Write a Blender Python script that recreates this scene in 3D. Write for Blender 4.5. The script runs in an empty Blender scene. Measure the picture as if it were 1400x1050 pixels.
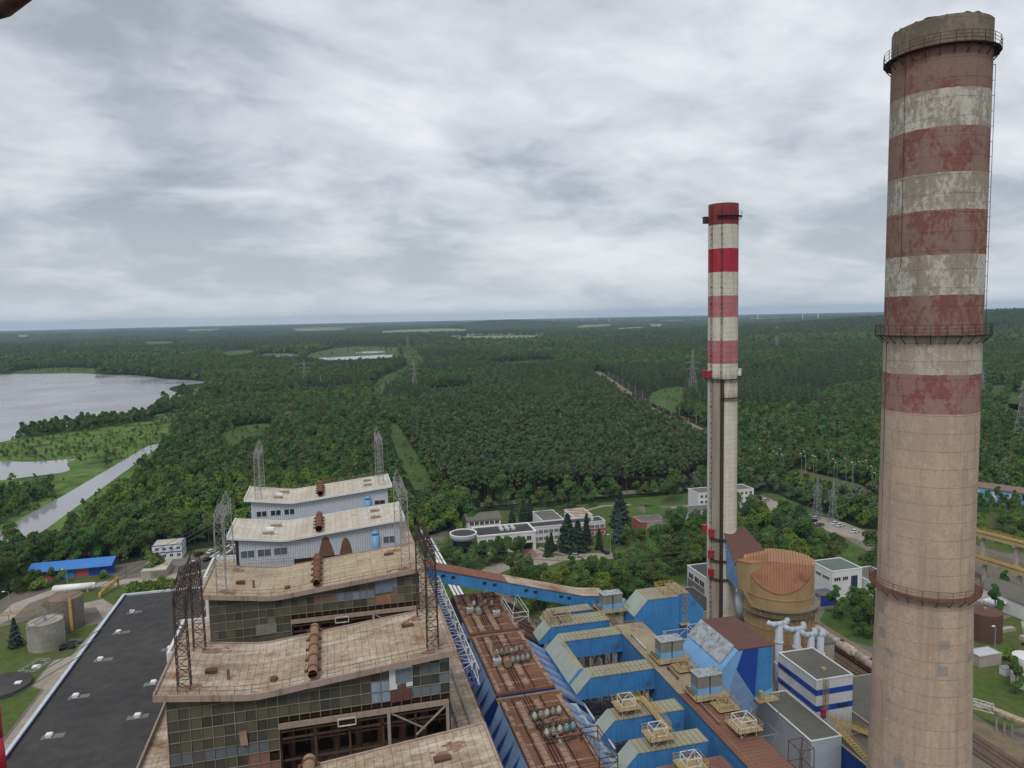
import bpy, math, random
import numpy as np
random.seed(7); RNG = np.random.default_rng(7)
PI = math.pi
sc = bpy.context.scene
COL = sc.collection
R = math.radians

# ------------------------------------------------------------------ materials
MATS = {}
def mat(name, base, alt=None, scale=0.25, amt=0.6, rough=0.75, metal=0.0, fine=0.25, streak=0.0, streak_col=(0.10, 0.06, 0.04),
        rust=0.0, rust_col=(0.16, 0.06, 0.03), rust_scale=0.12, ribs=None, grid=None, bump=0.0, rnd=0.0, attr=None, gridk=0.85, wash=0.0, seam=0.6, seam_col=(0.16, 0.09, 0.06)):
    """procedural paint / concrete / sheet: two tones by noise, fine grain, streaks, rust patches, ribs and joint grid"""
    if name in MATS: return MATS[name]
    m = bpy.data.materials.new(name); m.use_nodes = True
    nt = m.node_tree; N = nt.nodes; L = nt.links
    b = N['Principled BSDF']
    tc = N.new('ShaderNodeTexCoord'); co = tc.outputs['Object']
    def math_(op, a, c=None):
        n = N.new('ShaderNodeMath'); n.operation = op
        for i, x in enumerate((a, c)):
            if x is None: continue
            if isinstance(x, (int, float)): n.inputs[i].default_value = x
            else: L.new(x, n.inputs[i])
        return n.outputs[0]
    def noise(sc_, det=4, mapping=None, rough_=0.6):
        n = N.new('ShaderNodeTexNoise'); n.inputs['Scale'].default_value = sc_; n.inputs['Detail'].default_value = det; n.inputs['Roughness'].default_value = rough_
        if mapping:
            mp = N.new('ShaderNodeMapping'); mp.inputs['Scale'].default_value = mapping; L.new(co, mp.inputs[0]); L.new(mp.outputs[0], n.inputs['Vector'])
        else: L.new(co, n.inputs['Vector'])
        return n.outputs[0]
    def ramp(v, lo, hi):
        n = N.new('ShaderNodeMapRange'); n.inputs[1].default_value = lo; n.inputs[2].default_value = hi; L.new(v, n.inputs[0]); return n.outputs[0]
    def mix(f, a, c, blend='MIX'):
        n = N.new('ShaderNodeMix'); n.data_type = 'RGBA'; n.blend_type = blend
        for i, x in ((0, f), (6, a), (7, c)):
            if isinstance(x, (int, float)): n.inputs[i].default_value = x
            elif isinstance(x, tuple): n.inputs[i].default_value = (*x[:3], 1)
            else: L.new(x, n.inputs[i])
        return n.outputs[2]
    col = tuple(base)
    if attr:
        a = N.new('ShaderNodeAttribute'); a.attribute_name = attr; col = a.outputs['Color']
    if alt is None: alt = tuple(0.72 * c for c in base)
    f = math_('MULTIPLY', ramp(noise(scale, 6), 0.35, 0.7), amt)
    if attr: col = mix(f, col, mix(0.3, col, (0.12, 0.10, 0.07)))
    else: col = mix(f, col, tuple(alt))
    if fine:
        f2 = ramp(noise(scale * 9, 5), 0.3, 0.75)
        g = math_('ADD', 1.0 - fine * 0.5, math_('MULTIPLY', f2, fine))
        cmb = N.new('ShaderNodeCombineColor')
        for i in range(3): L.new(g, cmb.inputs[i])
        col = mix(1.0, col, cmb.outputs[0], 'MULTIPLY')
    if streak:
        f3 = math_('MULTIPLY', ramp(noise(0.9, 4, (1.6, 1.6, 0.12)), 0.5, 0.78), streak)
        col = mix(f3, col, tuple(streak_col))
    if wash:      # pale rain-washed streaks along x
        f5 = math_('MULTIPLY', ramp(noise(0.55, 6, (0.16, 1.0, 1.0), 0.62), 0.52, 0.62), wash); col = mix(f5, col, tuple(min(0.62, c * 1.35 + 0.06) for c in base))
    if rust:
        f4 = ramp(noise(rust_scale, 7, None, 0.68), 0.62 - rust * 0.25, 0.70 - rust * 0.22)
        col = mix(f4, col, tuple(rust_col))
    bumpsrc = None
    if grid:
        bt = N.new('ShaderNodeTexBrick'); bt.offset = grid[2] if len(grid) > 2 else 0.0
        bt.inputs['Scale'].default_value = 1.0; bt.inputs['Brick Width'].default_value = grid[0]; bt.inputs['Row Height'].default_value = grid[1]
        bt.inputs['Mortar Size'].default_value = 0.035; bt.inputs['Mortar Smooth'].default_value = 0.4
        bt.inputs['Color1'].default_value = (1, 1, 1, 1); bt.inputs['Color2'].default_value = (0.86, 0.85, 0.83, 1); bt.inputs['Mortar'].default_value = (0.36, 0.31, 0.27, 1)
        if len(grid) > 3:      # joints on an upright wall
            sg = N.new('ShaderNodeSeparateXYZ'); cg = N.new('ShaderNodeCombineXYZ'); L.new(co, sg.inputs[0]); L.new(sg.outputs['xy'.index(grid[3])], cg.inputs[0]); L.new(sg.outputs[2], cg.inputs[1]); L.new(cg.outputs[0], bt.inputs['Vector'])
        else: L.new(co, bt.inputs['Vector'])
        col = mix(gridk, col, bt.outputs['Color'], 'MULTIPLY')
    if ribs:
        ax, sp, dep = ribs
        sx = N.new('ShaderNodeSeparateXYZ'); L.new(co, sx.inputs[0])
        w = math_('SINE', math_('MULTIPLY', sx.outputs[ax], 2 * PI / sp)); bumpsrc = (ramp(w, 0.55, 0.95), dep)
        if dep >= 0.05: col = mix(math_('MULTIPLY', ramp(w, 0.86, 0.97), seam), col, tuple(seam_col))  # seam lines: rust tone and groove shade painted into the colour
    if bump or bumpsrc:
        bn = N.new('ShaderNodeBump')
        if bumpsrc: bn.inputs['Distance'].default_value = bumpsrc[1]; L.new(bumpsrc[0], bn.inputs['Height'])
        else: bn.inputs['Distance'].default_value = bump; L.new(noise(scale * 6, 6), bn.inputs['Height'])
        L.new(bn.outputs[0], b.inputs['Normal'])
    if rnd:
        oi = N.new('ShaderNodeObjectInfo')
        h = N.new('ShaderNodeHueSaturation'); L.new(math_('ADD', 0.5 - rnd * 0.06, math_('MULTIPLY', oi.outputs['Random'], rnd * 0.12)), h.inputs['Hue'])
        rv = math_('FRACT', math_('MULTIPLY', oi.outputs['Random'], 17.31))
        L.new(math_('ADD', 1.0 - rnd * 0.45, math_('MULTIPLY', rv, rnd * 0.9)), h.inputs['Value'])
        if isinstance(col, tuple): h.inputs['Color'].default_value = (*col, 1)
        else: L.new(col, h.inputs['Color'])
        col = h.outputs[0]
    if isinstance(col, tuple): b.inputs['Base Color'].default_value = (*col, 1)
    else: L.new(col, b.inputs['Base Color'])
    b.inputs['Roughness'].default_value = rough; b.inputs['Metallic'].default_value = metal
    b.inputs['Specular IOR Level'].default_value = 0.0 if rnd else (0.10 if rough > 0.6 else 0.22)
    MATS[name] = m
    return m

mat('roof_tan', (0.49, 0.395, 0.305), (0.29, 0.205, 0.135), 0.22, 1.0, 0.9, fine=0.6, rust=0.26, rust_col=(0.25, 0.13, 0.08), rust_scale=0.13, grid=(0.92, 1.38), wash=0.5)
mat('roof_sand', (0.45, 0.365, 0.26), (0.36, 0.28, 0.19), 0.16, 0.9, 0.9, fine=0.5, rust=0.10, rust_col=(0.26, 0.18, 0.12), grid=(2.4, 1.9), wash=0.3)
mat('roof_pale', (0.56, 0.54, 0.47), (0.46, 0.36, 0.24), 0.07, 0.9, 0.85, fine=0.25, rust=0.1, rust_col=(0.30, 0.18, 0.10), grid=(1.2, 7.6))
mat('roof_edge', (0.36, 0.28, 0.23), None, 0.5, 0.6, 0.85, streak=0.6)
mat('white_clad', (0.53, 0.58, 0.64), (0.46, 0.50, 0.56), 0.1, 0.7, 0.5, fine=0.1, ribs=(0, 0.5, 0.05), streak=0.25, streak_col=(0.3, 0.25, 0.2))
mat('soot', (0.17, 0.10, 0.07), None, 0.5, 0.8)
mat('wall_panel', (0.1, 0.1, 0.08), None, 0.9, 1.0, 0.3, attr='Col', fine=0.7, streak=0.4, streak_col=(0.12, 0.10, 0.07))
mat('mullion', (0.27, 0.26, 0.21), (0.16, 0.11, 0.08), 0.4, 0.8)
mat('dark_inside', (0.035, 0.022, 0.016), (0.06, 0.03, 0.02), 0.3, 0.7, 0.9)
mat('rust_beam', (0.17, 0.085, 0.055), (0.09, 0.05, 0.04), 0.4, 0.8, 0.85)
mat('rust_dark', (0.10, 0.06, 0.045), (0.06, 0.04, 0.03), 0.4, 0.8, 0.85)
mat('rust_pipe', (0.22, 0.105, 0.07), (0.12, 0.055, 0.04), 0.35, 0.9, 0.8)
mat('pipe_tan', (0.30, 0.21, 0.14), (0.20, 0.10, 0.06), 0.35, 0.9, 0.8)
mat('dark_steel', (0.055, 0.045, 0.04), (0.09, 0.05, 0.035), 0.6, 0.7, 0.7)
mat('grey_steel', (0.30, 0.31, 0.31), (0.20, 0.18, 0.16), 0.5, 0.6, 0.6)
mat('white_steel', (0.62, 0.64, 0.65), (0.45, 0.42, 0.38), 0.5, 0.6, 0.5)
mat('yellow_steel', (0.55, 0.38, 0.08), (0.35, 0.22, 0.09), 0.5, 0.8, 0.6)
mat('yellow_dull', (0.44, 0.34, 0.17), (0.27, 0.19, 0.11), 0.5, 0.8, 0.6)
mat('tar_roof', (0.058, 0.056, 0.057), (0.082, 0.076, 0.073), 0.05, 1.0, 0.9, fine=0.4, grid=(9.0, 1.05, 0.5), gridk=0.22, rust=0.1, rust_col=(0.085, 0.08, 0.075), rust_scale=0.06)
mat('grey_pad', (0.20, 0.20, 0.20), None, 0.8, 0.7, 0.9)
mat('parapet_pale', (0.55, 0.60, 0.66), (0.42, 0.46, 0.52), 0.3, 0.6, 0.6)
mat('white_paint', (0.68, 0.69, 0.69), (0.52, 0.52, 0.50), 0.3, 0.6, 0.6, fine=0.1, streak=0.2, streak_col=(0.4, 0.36, 0.3))
mat('white_bright', (0.80, 0.80, 0.80), None, 0.3, 0.2, 0.5, fine=0.1)
mat('blue_band', (0.02, 0.075, 0.36), None, 0.4, 0.4, 0.4, fine=0.1)
mat('blue_wall', (0.065, 0.265, 0.56), (0.05, 0.19, 0.44), 0.2, 0.8, 0.45, fine=0.15, streak=0.6, streak_col=(0.05, 0.13, 0.24), ribs=(0, 0.6, 0.03), rust=0.12, rust_col=(0.06, 0.14, 0.24), rust_scale=0.22, grid=(1.15, 3.3, 0.5, 'x'), gridk=0.45)
mat('blue_wall_side', (0.075, 0.275, 0.56), (0.055, 0.20, 0.46), 0.2, 0.8, 0.45, fine=0.15, streak=0.6, streak_col=(0.05, 0.13, 0.24), ribs=(1, 0.6, 0.03), rust=0.12, rust_col=(0.06, 0.15, 0.26), rust_scale=0.22, grid=(1.15, 3.3, 0.5, 'y'), gridk=0.45)
mat('blue_light', (0.20, 0.40, 0.64), (0.14, 0.32, 0.56), 0.3, 0.7, 0.4, fine=0.1, streak=0.2, streak_col=(0.2, 0.25, 0.3))
mat('blue_deep', (0.015, 0.055, 0.30), (0.02, 0.07, 0.27), 0.4, 0.7, 0.45, fine=0.1)
mat('blue_grey', (0.20, 0.31, 0.50), (0.15, 0.22, 0.36), 0.35, 0.8, 0.5, fine=0.2, rust=0.12, rust_col=(0.25, 0.22, 0.16))
mat('hood_dark', (0.035, 0.045, 0.085), None, 0.4, 0.7, 0.5)
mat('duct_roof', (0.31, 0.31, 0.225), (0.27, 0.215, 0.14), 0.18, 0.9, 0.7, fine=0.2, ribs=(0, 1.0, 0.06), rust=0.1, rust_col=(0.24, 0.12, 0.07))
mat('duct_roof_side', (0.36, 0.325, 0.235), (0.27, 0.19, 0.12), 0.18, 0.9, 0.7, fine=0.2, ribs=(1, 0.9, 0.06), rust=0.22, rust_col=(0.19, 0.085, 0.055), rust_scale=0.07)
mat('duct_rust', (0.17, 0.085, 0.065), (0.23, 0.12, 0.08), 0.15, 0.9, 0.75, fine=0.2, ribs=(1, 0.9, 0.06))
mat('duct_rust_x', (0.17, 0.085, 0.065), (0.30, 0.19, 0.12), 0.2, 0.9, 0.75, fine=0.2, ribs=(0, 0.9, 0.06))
mat('chamfer', (0.35, 0.40, 0.365), (0.28, 0.31, 0.26), 0.3, 0.8, 0.6, fine=0.15)
mat('shiny_sheet', (0.42, 0.48, 0.52), (0.20, 0.17, 0.15), 0.8, 0.8, 0.35, 0.3, fine=0.4, rust=0.2, rust_col=(0.16, 0.10, 0.07), rust_scale=0.7)
mat('esp_roof', (0.165, 0.078, 0.05), (0.24, 0.13, 0.085), 0.25, 0.9, 0.85, fine=0.4, rust=0.2, rust_col=(0.10, 0.055, 0.045), rust_scale=0.3)
mat('esp_slab', (0.36, 0.26, 0.19), (0.25, 0.14, 0.095), 0.5, 0.9, 0.85, fine=0.4)
mat('tf_grey', (0.30, 0.31, 0.29), (0.20, 0.17, 0.14), 0.8, 0.8, 0.5)
mat('tf_pale', (0.52, 0.53, 0.50), (0.30, 0.26, 0.22), 0.8, 0.8, 0.5)
mat('tf_blue', (0.20, 0.34, 0.40), None, 0.8, 0.8, 0.5)
mat('housing_grey', (0.22, 0.22, 0.20), (0.17, 0.16, 0.14), 0.4, 0.6, 0.6, streak=0.3)
mat('absorber_tan', (0.41, 0.275, 0.14), (0.31, 0.20, 0.105), 0.2, 0.8, 0.55, fine=0.12, streak=0.35, streak_col=(0.25, 0.13, 0.06))
mat('absorber_roof_pale', (0.42, 0.23, 0.11), (0.32, 0.15, 0.075), 0.12, 0.9, 0.6, fine=0.2, rust=0.1, rust_col=(0.22, 0.09, 0.06))
mat('blue_panel', (0.17, 0.215, 0.27), (0.13, 0.165, 0.20), 0.5, 0.8, 0.5, streak=0.3)
mat('rust_stain', (0.25, 0.125, 0.08), (0.33, 0.21, 0.15), 0.8, 1.0, 0.9, fine=0.5)
mat('absorber_roof', (0.34, 0.16, 0.075), (0.24, 0.09, 0.05), 0.12, 0.9, 0.6, fine=0.2, rust=0.15, rust_col=(0.14, 0.055, 0.04))
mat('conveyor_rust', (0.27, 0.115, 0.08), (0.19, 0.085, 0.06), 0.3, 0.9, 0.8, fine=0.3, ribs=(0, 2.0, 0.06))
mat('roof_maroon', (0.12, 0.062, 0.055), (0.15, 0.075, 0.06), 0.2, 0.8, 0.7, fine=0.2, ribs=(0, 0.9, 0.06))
mat('pipe_grey', (0.50, 0.54, 0.60), (0.38, 0.40, 0.44), 0.4, 0.6, 0.4)
mat('drum_grey', (0.30, 0.32, 0.36), (0.24, 0.26, 0.30), 0.3, 0.6, 0.5)
mat('roof_grey', (0.15, 0.145, 0.125), (0.12, 0.115, 0.10), 0.2, 0.8, 0.9)
mat('roof_green', (0.14, 0.17, 0.16), (0.11, 0.13, 0.12), 0.2, 0.8, 0.9)
mat('concrete', (0.40, 0.36, 0.31), (0.29, 0.25, 0.21), 0.3, 0.8, 0.9, fine=0.3)
mat('concrete_grey', (0.33, 0.32, 0.29), (0.22, 0.20, 0.17), 0.25, 0.9, 0.9, fine=0.3, streak=0.35, streak_col=(0.13, 0.11, 0.09))
mat('tank_brown', (0.22, 0.20, 0.165), (0.15, 0.125, 0.095), 0.3, 0.9, 0.8, streak=0.6, streak_col=(0.09, 0.05, 0.035))
mat('tank_top', (0.25, 0.17, 0.135), (0.17, 0.12, 0.10), 0.3, 0.9, 0.85)
mat('rust_tank', (0.10, 0.075, 0.06), (0.12, 0.06, 0.045), 0.3, 0.9, 0.7, streak=0.6, streak_col=(0.09, 0.035, 0.025))
mat('wagon_white', (0.55, 0.51, 0.44), (0.30, 0.20, 0.14), 0.5, 0.9, 0.6, streak=0.5, streak_col=(0.16, 0.09, 0.06))
mat('red_paint', (0.36, 0.03, 0.045), (0.28, 0.03, 0.04), 0.6, 0.6, 0.5, fine=0.1)
mat('red_wall', (0.42, 0.09, 0.10), None, 0.3, 0.4, 0.7, fine=0.1)
mat('red_roof', (0.34, 0.12, 0.08), None, 0.3, 0.5, 0.8)
mat('blue_roof', (0.05, 0.20, 0.55), (0.06, 0.17, 0.44), 0.1, 0.7, 0.5, fine=0.1)
mat('glass_dark', (0.03, 0.035, 0.04), None, 0.3, 0.2, 0.12, fine=0.0)
mat('glass_grey', (0.11, 0.125, 0.13), None, 0.3, 0.4, 0.2, fine=0.0)
mat('tyre', (0.02, 0.02, 0.02), None, 1, 0.2, 0.9)
mat('plastic_red_post', (0.42, 0.02, 0.05), (0.36, 0.02, 0.05), 6, 0.5, 0.45, fine=0.1)
mat('insulator', (0.20, 0.12, 0.09), None, 1, 0.2, 0.4)
mat('wire', (0.09, 0.10, 0.10), None, 1, 0.2, 0.6)
# ground covers
mat('ground', (0.030, 0.042, 0.018), (0.022, 0.030, 0.014), 0.004, 0.9, 1.0, fine=0.5)
mat('yard', (0.20, 0.18, 0.15), (0.12, 0.105, 0.09), 0.04, 0.9, 0.95, fine=0.4)
mat('asphalt', (0.075, 0.073, 0.072), (0.10, 0.095, 0.09), 0.05, 0.8, 0.9, fine=0.3)
mat('paving', (0.37, 0.33, 0.275), (0.27, 0.24, 0.20), 0.08, 0.8, 0.9, fine=0.3, grid=(3.0, 3.0))
mat('pavers_pink', (0.33, 0.21, 0.18), None, 0.2, 0.6, 0.9, grid=(1.0, 0.5, 0.5))
mat('lawn', (0.072, 0.112, 0.028), (0.115, 0.12, 0.045), 0.05, 0.9, 1.0, fine=0.5)
mat('meadow', (0.075, 0.13, 0.036), (0.06, 0.10, 0.03), 0.02, 0.9, 1.0, fine=0.6, rust=0.25, rust_col=(0.05, 0.09, 0.03), rust_scale=0.05)
mat('reeds', (0.135, 0.215, 0.05), (0.075, 0.145, 0.038), 0.02, 1.0, 1.0, fine=0.7, bump=2.5, rust=0.5, rust_col=(0.045, 0.085, 0.025), rust_scale=0.045)
mat('pale_field', (0.17, 0.22, 0.10), (0.24, 0.25, 0.13), 0.004, 0.9, 1.0, fine=0.3)
mat('sandy', (0.27, 0.21, 0.145), (0.17, 0.14, 0.085), 0.05, 0.9, 1.0, fine=0.4)
mat('ballast', (0.16, 0.12, 0.095), (0.11, 0.085, 0.07), 0.2, 0.9, 1.0, fine=0.5)
mat('bark_pine', (0.12, 0.08, 0.06), (0.07, 0.052, 0.042), 0.4, 0.8, 0.95)
mat('bark', (0.11, 0.09, 0.07), (0.07, 0.06, 0.05), 0.6, 0.8, 0.95)
mat('needles_pine', (0.122, 0.168, 0.080), (0.076, 0.112, 0.056), 0.35, 1.0, 0.8, fine=0.4, rnd=0.55)
mat('leaves', (0.110, 0.180, 0.052), (0.062, 0.114, 0.036), 0.3, 1.0, 0.75, fine=0.4, rnd=0.65)
mat('leaves_bright', (0.18, 0.255, 0.05), (0.10, 0.165, 0.04), 0.3, 1.0, 0.75, fine=0.4, rnd=0.4)
mat('leaves_silver', (0.17, 0.21, 0.13), (0.10, 0.14, 0.085), 0.3, 1.0, 0.75, fine=0.4, rnd=0.3)
mat('needles_spruce', (0.055, 0.08, 0.055), (0.024, 0.042, 0.03), 0.4, 1.0, 0.8, fine=0.4, rnd=0.3)
mat('needles_blue', (0.075, 0.105, 0.105), (0.04, 0.065, 0.065), 0.4, 1.0, 0.8, fine=0.4)

def water_mat(name, col, rough, bump):
    m = bpy.data.materials.new(name); m.use_nodes = True; nt = m.node_tree; b = nt.nodes['Principled BSDF']
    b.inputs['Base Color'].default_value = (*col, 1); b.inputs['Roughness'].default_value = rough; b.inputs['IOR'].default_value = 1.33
    n2 = nt.nodes.new('ShaderNodeTexNoise'); n2.inputs['Scale'].default_value = 0.012; n2.inputs['Detail'].default_value = 5; r2 = nt.nodes.new('ShaderNodeMapRange'); r2.inputs[1].default_value = .35; r2.inputs[2].default_value = .7; r2.inputs[3].default_value = rough * .6; r2.inputs[4].default_value = rough * 2.2; nt.links.new(n2.outputs[0], r2.inputs[0]); nt.links.new(r2.outputs[0], b.inputs['Roughness']); tc2 = nt.nodes.new('ShaderNodeTexCoord'); nt.links.new(tc2.outputs['Object'], n2.inputs['Vector'])
    n = nt.nodes.new('ShaderNodeTexNoise'); n.inputs['Scale'].default_value = 0.25; n.inputs['Detail'].default_value = 6
    bn = nt.nodes.new('ShaderNodeBump'); bn.inputs['Distance'].default_value = bump; bn.inputs['Strength'].default_value = 0.6
    tc = nt.nodes.new('ShaderNodeTexCoord'); nt.links.new(tc.outputs['Object'], n.inputs['Vector']); nt.links.new(n.outputs[0], bn.inputs['Height']); nt.links.new(bn.outputs[0], b.inputs['Normal'])
    MATS[name] = m
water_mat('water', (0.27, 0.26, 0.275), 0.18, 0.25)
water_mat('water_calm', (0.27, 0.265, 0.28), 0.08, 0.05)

# ------------------------------------------------------------------ mesh building
ORI = {}
class MB:
    def __init__(s): s.v = []; s.f = []; s.m = []; s.c = None
    def face(s, pts, m=0):
        i = len(s.v); s.v += [tuple(p) for p in pts]; s.f.append(tuple(range(i, i + len(pts)))); s.m.append(m)
    def hexa(s, p, m=0):      # p: bottom 4 (ccw from above), top 4
        i = len(s.v); s.v += [tuple(q) for q in p]
        for q in ((3, 2, 1, 0), (4, 5, 6, 7), (0, 1, 5, 4), (1, 2, 6, 5), (2, 3, 7, 6), (3, 0, 4, 7)):
            s.f.append(tuple(i + k for k in q)); s.m.append(m)
    def box(s, x0, x1, y0, y1, z0, z1, m=0):
        s.hexa([(x0, y0, z0), (x1, y0, z0), (x1, y1, z0), (x0, y1, z0), (x0, y0, z1), (x1, y0, z1), (x1, y1, z1), (x0, y1, z1)], m)
    def tube(s, p, q, r, n=6, m=0, cap=True, r2=None):
        p = np.array(p, float); q = np.array(q, float); d = q - p; l = np.linalg.norm(d)
        if l < 1e-6: return
        d /= l; a = np.array([0, 0, 1.]) if abs(d[2]) < 0.9 else np.array([1., 0, 0])
        x = np.cross(d, a); x /= np.linalg.norm(x); y = np.cross(d, x)
        i = len(s.v); r2 = r if r2 is None else r2
        for c, rr in ((p, r), (q, r2)):
            for k in range(n):
                t = 2 * PI * (k + 0.5) / n; s.v.append(tuple(c + rr * (math.cos(t) * x + math.sin(t) * y)))
        for k in range(n):
            j = (k + 1) % n; s.f.append((i + k, i + n + k, i + n + j, i + j)); s.m.append(m)
        if cap:
            s.f.append(tuple(i + k for k in range(n))); s.f.append(tuple(i + n + k for k in reversed(range(n)))); s.m += [m, m]
    def bar(s, p, q, w=0.1, m=0): s.tube(p, q, w * 0.6, 4, m, False)
    def path(s, pts, r, n=6, m=0):
        for a, b in zip(pts[:-1], pts[1:]): s.tube(a, b, r, n, m)
    def cyl(s, x, y, z0, z1, r, n=32, m=0, r2=None, cap=True): s.tube((x, y, z0), (x, y, z1), r, n, m, cap, r2)
    def prism(s, prof, a0, a1, axis='y', m=0):   # prof: list of (h, z); axis y -> h is x
        P = [(h, a0, z) for h, z in prof] if axis == 'y' else [(a0, h, z) for h, z in prof]
        Q = [(h, a1, z) for h, z in prof] if axis == 'y' else [(a1, h, z) for h, z in prof]
        i = len(s.v); n = len(P); s.v += P + Q
        for k in range(n):
            j = (k + 1) % n; s.f.append((i + k, i + j, i + n + j, i + n + k)); s.m.append(m)
        s.f.append(tuple(i + k for k in reversed(range(n)))); s.f.append(tuple(i + n + k for k in range(n))); s.m += [m, m]
    def poly(s, pts, z0, z1, m=0):
        i = len(s.v); n = len(pts); s.v += [(x, y, z0) for x, y in pts] + [(x, y, z1) for x, y in pts]
        for k in range(n):
            j = (k + 1) % n; s.f.append((i + k, i + j, i + n + j, i + n + k)); s.m.append(m)
        s.f.append(tuple(i + k for k in reversed(range(n)))); s.f.append(tuple(i + n + k for k in range(n))); s.m += [m, m]
    def rail(s, pts, h=1.1, step=2.0, r=0.035, closed=False, m=0, mids=2):
        if closed: pts = list(pts) + [pts[0]]
        for a, b in zip(pts[:-1], pts[1:]):
            a = np.array(a, float); b = np.array(b, float); n = max(1, int(np.linalg.norm(b - a) / step))
            for k in range(n + 1):
                p = a + (b - a) * k / n; s.bar(p, p + (0, 0, h), r * 1.6, m)
            for k in range(mids): s.bar(a + (0, 0, h * (k + 1) / mids), b + (0, 0, h * (k + 1) / mids), r * 1.6, m)
    def lattice(s, p, q, w0, w1, n, r=0.06, m=0, d0=None, d1=None):
        """four chords and zigzag bracing between p and q (vertical or horizontal)"""
        p = np.array(p, float); q = np.array(q, float); d = (q - p) / np.linalg.norm(q - p)
        if abs(d[2]) > 0.7: x = np.array([1., 0, 0]); y = np.array([0, 1., 0])
        else:
            y = np.array([0, 0, 1.]); x = np.cross(d, y); x /= np.linalg.norm(x)
        d0 = w0 if d0 is None else d0; d1 = w1 if d1 is None else d1
        cs = ((-1, -1), (1, -1), (1, 1), (-1, 1)); rows = []
        for k in range(n + 1):
            t = k / n; c = p + (q - p) * t; w = (w0 + (w1 - w0) * t) / 2; e = (d0 + (d1 - d0) * t) / 2
            rows.append([c + a * w * x + b * e * y for a, b in cs])
        for k in range(n):
            for j in range(4):
                s.bar(rows[k][j], rows[k + 1][j], r * 1.7, m)
                a, b = (j, (j + 1) % 4) if (k + j) % 2 else ((j + 1) % 4, j)
                s.bar(rows[k][a], rows[k + 1][b], r, m)
                s.bar(rows[k + 1][j], rows[k + 1][(j + 1) % 4], r, m)
        return rows
    def build(s, name, mats, parent=None, smooth=False, kind=None, origin=None):
        me = bpy.data.meshes.new(name)
        o0 = np.array(origin if origin is not None else (ORI.get(parent.name, (0, 0, 0)) if parent else (0, 0, 0)), float)
        V = np.array(s.v, float).reshape(-1, 3) - o0
        me.from_pydata(V.tolist(), [], s.f)
        if isinstance(mats, str): mats = [mats]
        for k in mats: me.materials.append(MATS[k])
        if len(mats) > 1: me.polygons.foreach_set('material_index', s.m)
        if s.c is not None:
            a = me.attributes.new('Col', 'FLOAT_COLOR', 'FACE'); a.data.foreach_set('color', np.array(s.c, np.float32).ravel())
        if smooth:
            me.polygons.foreach_set('use_smooth', [len(f) <= 4 for f in s.f])
        me.update()
        o = bpy.data.objects.new(name, me); COL.objects.link(o)
        if parent: o.parent = parent; ORI[o.name] = tuple(o0)
        elif origin is not None: o.location = tuple(o0)
        if kind: o['kind'] = kind
        return o

def build_each(b, name, mats, parent, smooth=False):
    """one object per loose piece: separate legs, posts, saddles"""
    par = list(range(len(b.v)))
    def find(i):
        while par[i] != i: par[i] = par[par[i]]; i = par[i]
        return i
    for f in b.f:
        r = find(f[0])
        for q in f[1:]: par[find(q)] = r
    grp = {}
    for f, m in zip(b.f, b.m): grp.setdefault(find(f[0]), []).append((f, m))
    for g in grp.values():
        c = MB(); ids = sorted({q for f, _ in g for q in f}); mp = {q: i for i, q in enumerate(ids)}
        c.v = [b.v[q] for q in ids]; c.f = [tuple(mp[q] for q in f) for f, _ in g]; c.m = [m for _, m in g]; c.build(name, mats, parent, smooth)

def thing(name, label, cat, loc=(0, 0, 0), group=None):
    o = bpy.data.objects.new(name, None); COL.objects.link(o); o.location = loc; o.empty_display_size = 0.2
    o['label'] = label; o['category'] = cat
    if group: o['group'] = group
    ORI[o.name] = tuple(loc)
    return o
def tag(o, label, cat, group=None, kind=None):
    o['label'] = label; o['category'] = cat
    if group: o['group'] = group
    if kind: o['kind'] = kind
    return o
def dup(root, loc, rz=0.0, label=None, group=None, scale=None):
    r = root.copy(); COL.objects.link(r); r.location = loc; r.rotation_euler = (0, 0, rz)
    if scale is not None: r.scale = (scale, scale, scale) if not isinstance(scale, tuple) else scale
    if label: r['label'] = label
    if group: r['group'] = group
    for ch in list(root.children):
        c = ch.copy(); COL.objects.link(c); c.parent = r
        for g in ch.children:
            d = g.copy(); COL.objects.link(d); d.parent = c
    return r
def window_part(parent, x0, x1, z0, z1, y=None, x=None, panes=2, frame='white_paint', glass='glass_dark', sgn=-1, nm='window', proud=0.06):
    """a framed window on a wall facing -y (y given) or +-x (x given)"""
    b = MB(); g = []
    w = x1 - x0; t = min(0.09, 0.06 * w + 0.02)
    def bx(a0, a1, c0, c1, dep0, dep1, m):
        if x is None: b.box(a0, a1, min(y + sgn * dep0, y + sgn * dep1), max(y + sgn * dep0, y + sgn * dep1), c0, c1, m)
        else: b.box(min(x + sgn * dep0, x + sgn * dep1), max(x + sgn * dep0, x + sgn * dep1), a0, a1, c0, c1, m)
    bx(x0, x1, z0, z1, -0.02, proud * 0.5, 1)
    bx(x0 - t, x1 + t, z1, z1 + t, -0.02, proud, 0); bx(x0 - t, x1 + t, z0 - t, z0, -0.02, proud * 1.6, 0)
    for k in range(panes + 1):
        c = x0 + w * k / panes; bx(c - t / 2, c + t / 2, z0, z1, -0.02, proud, 0)
    return b.build(nm, [frame, glass], parent)

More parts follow.
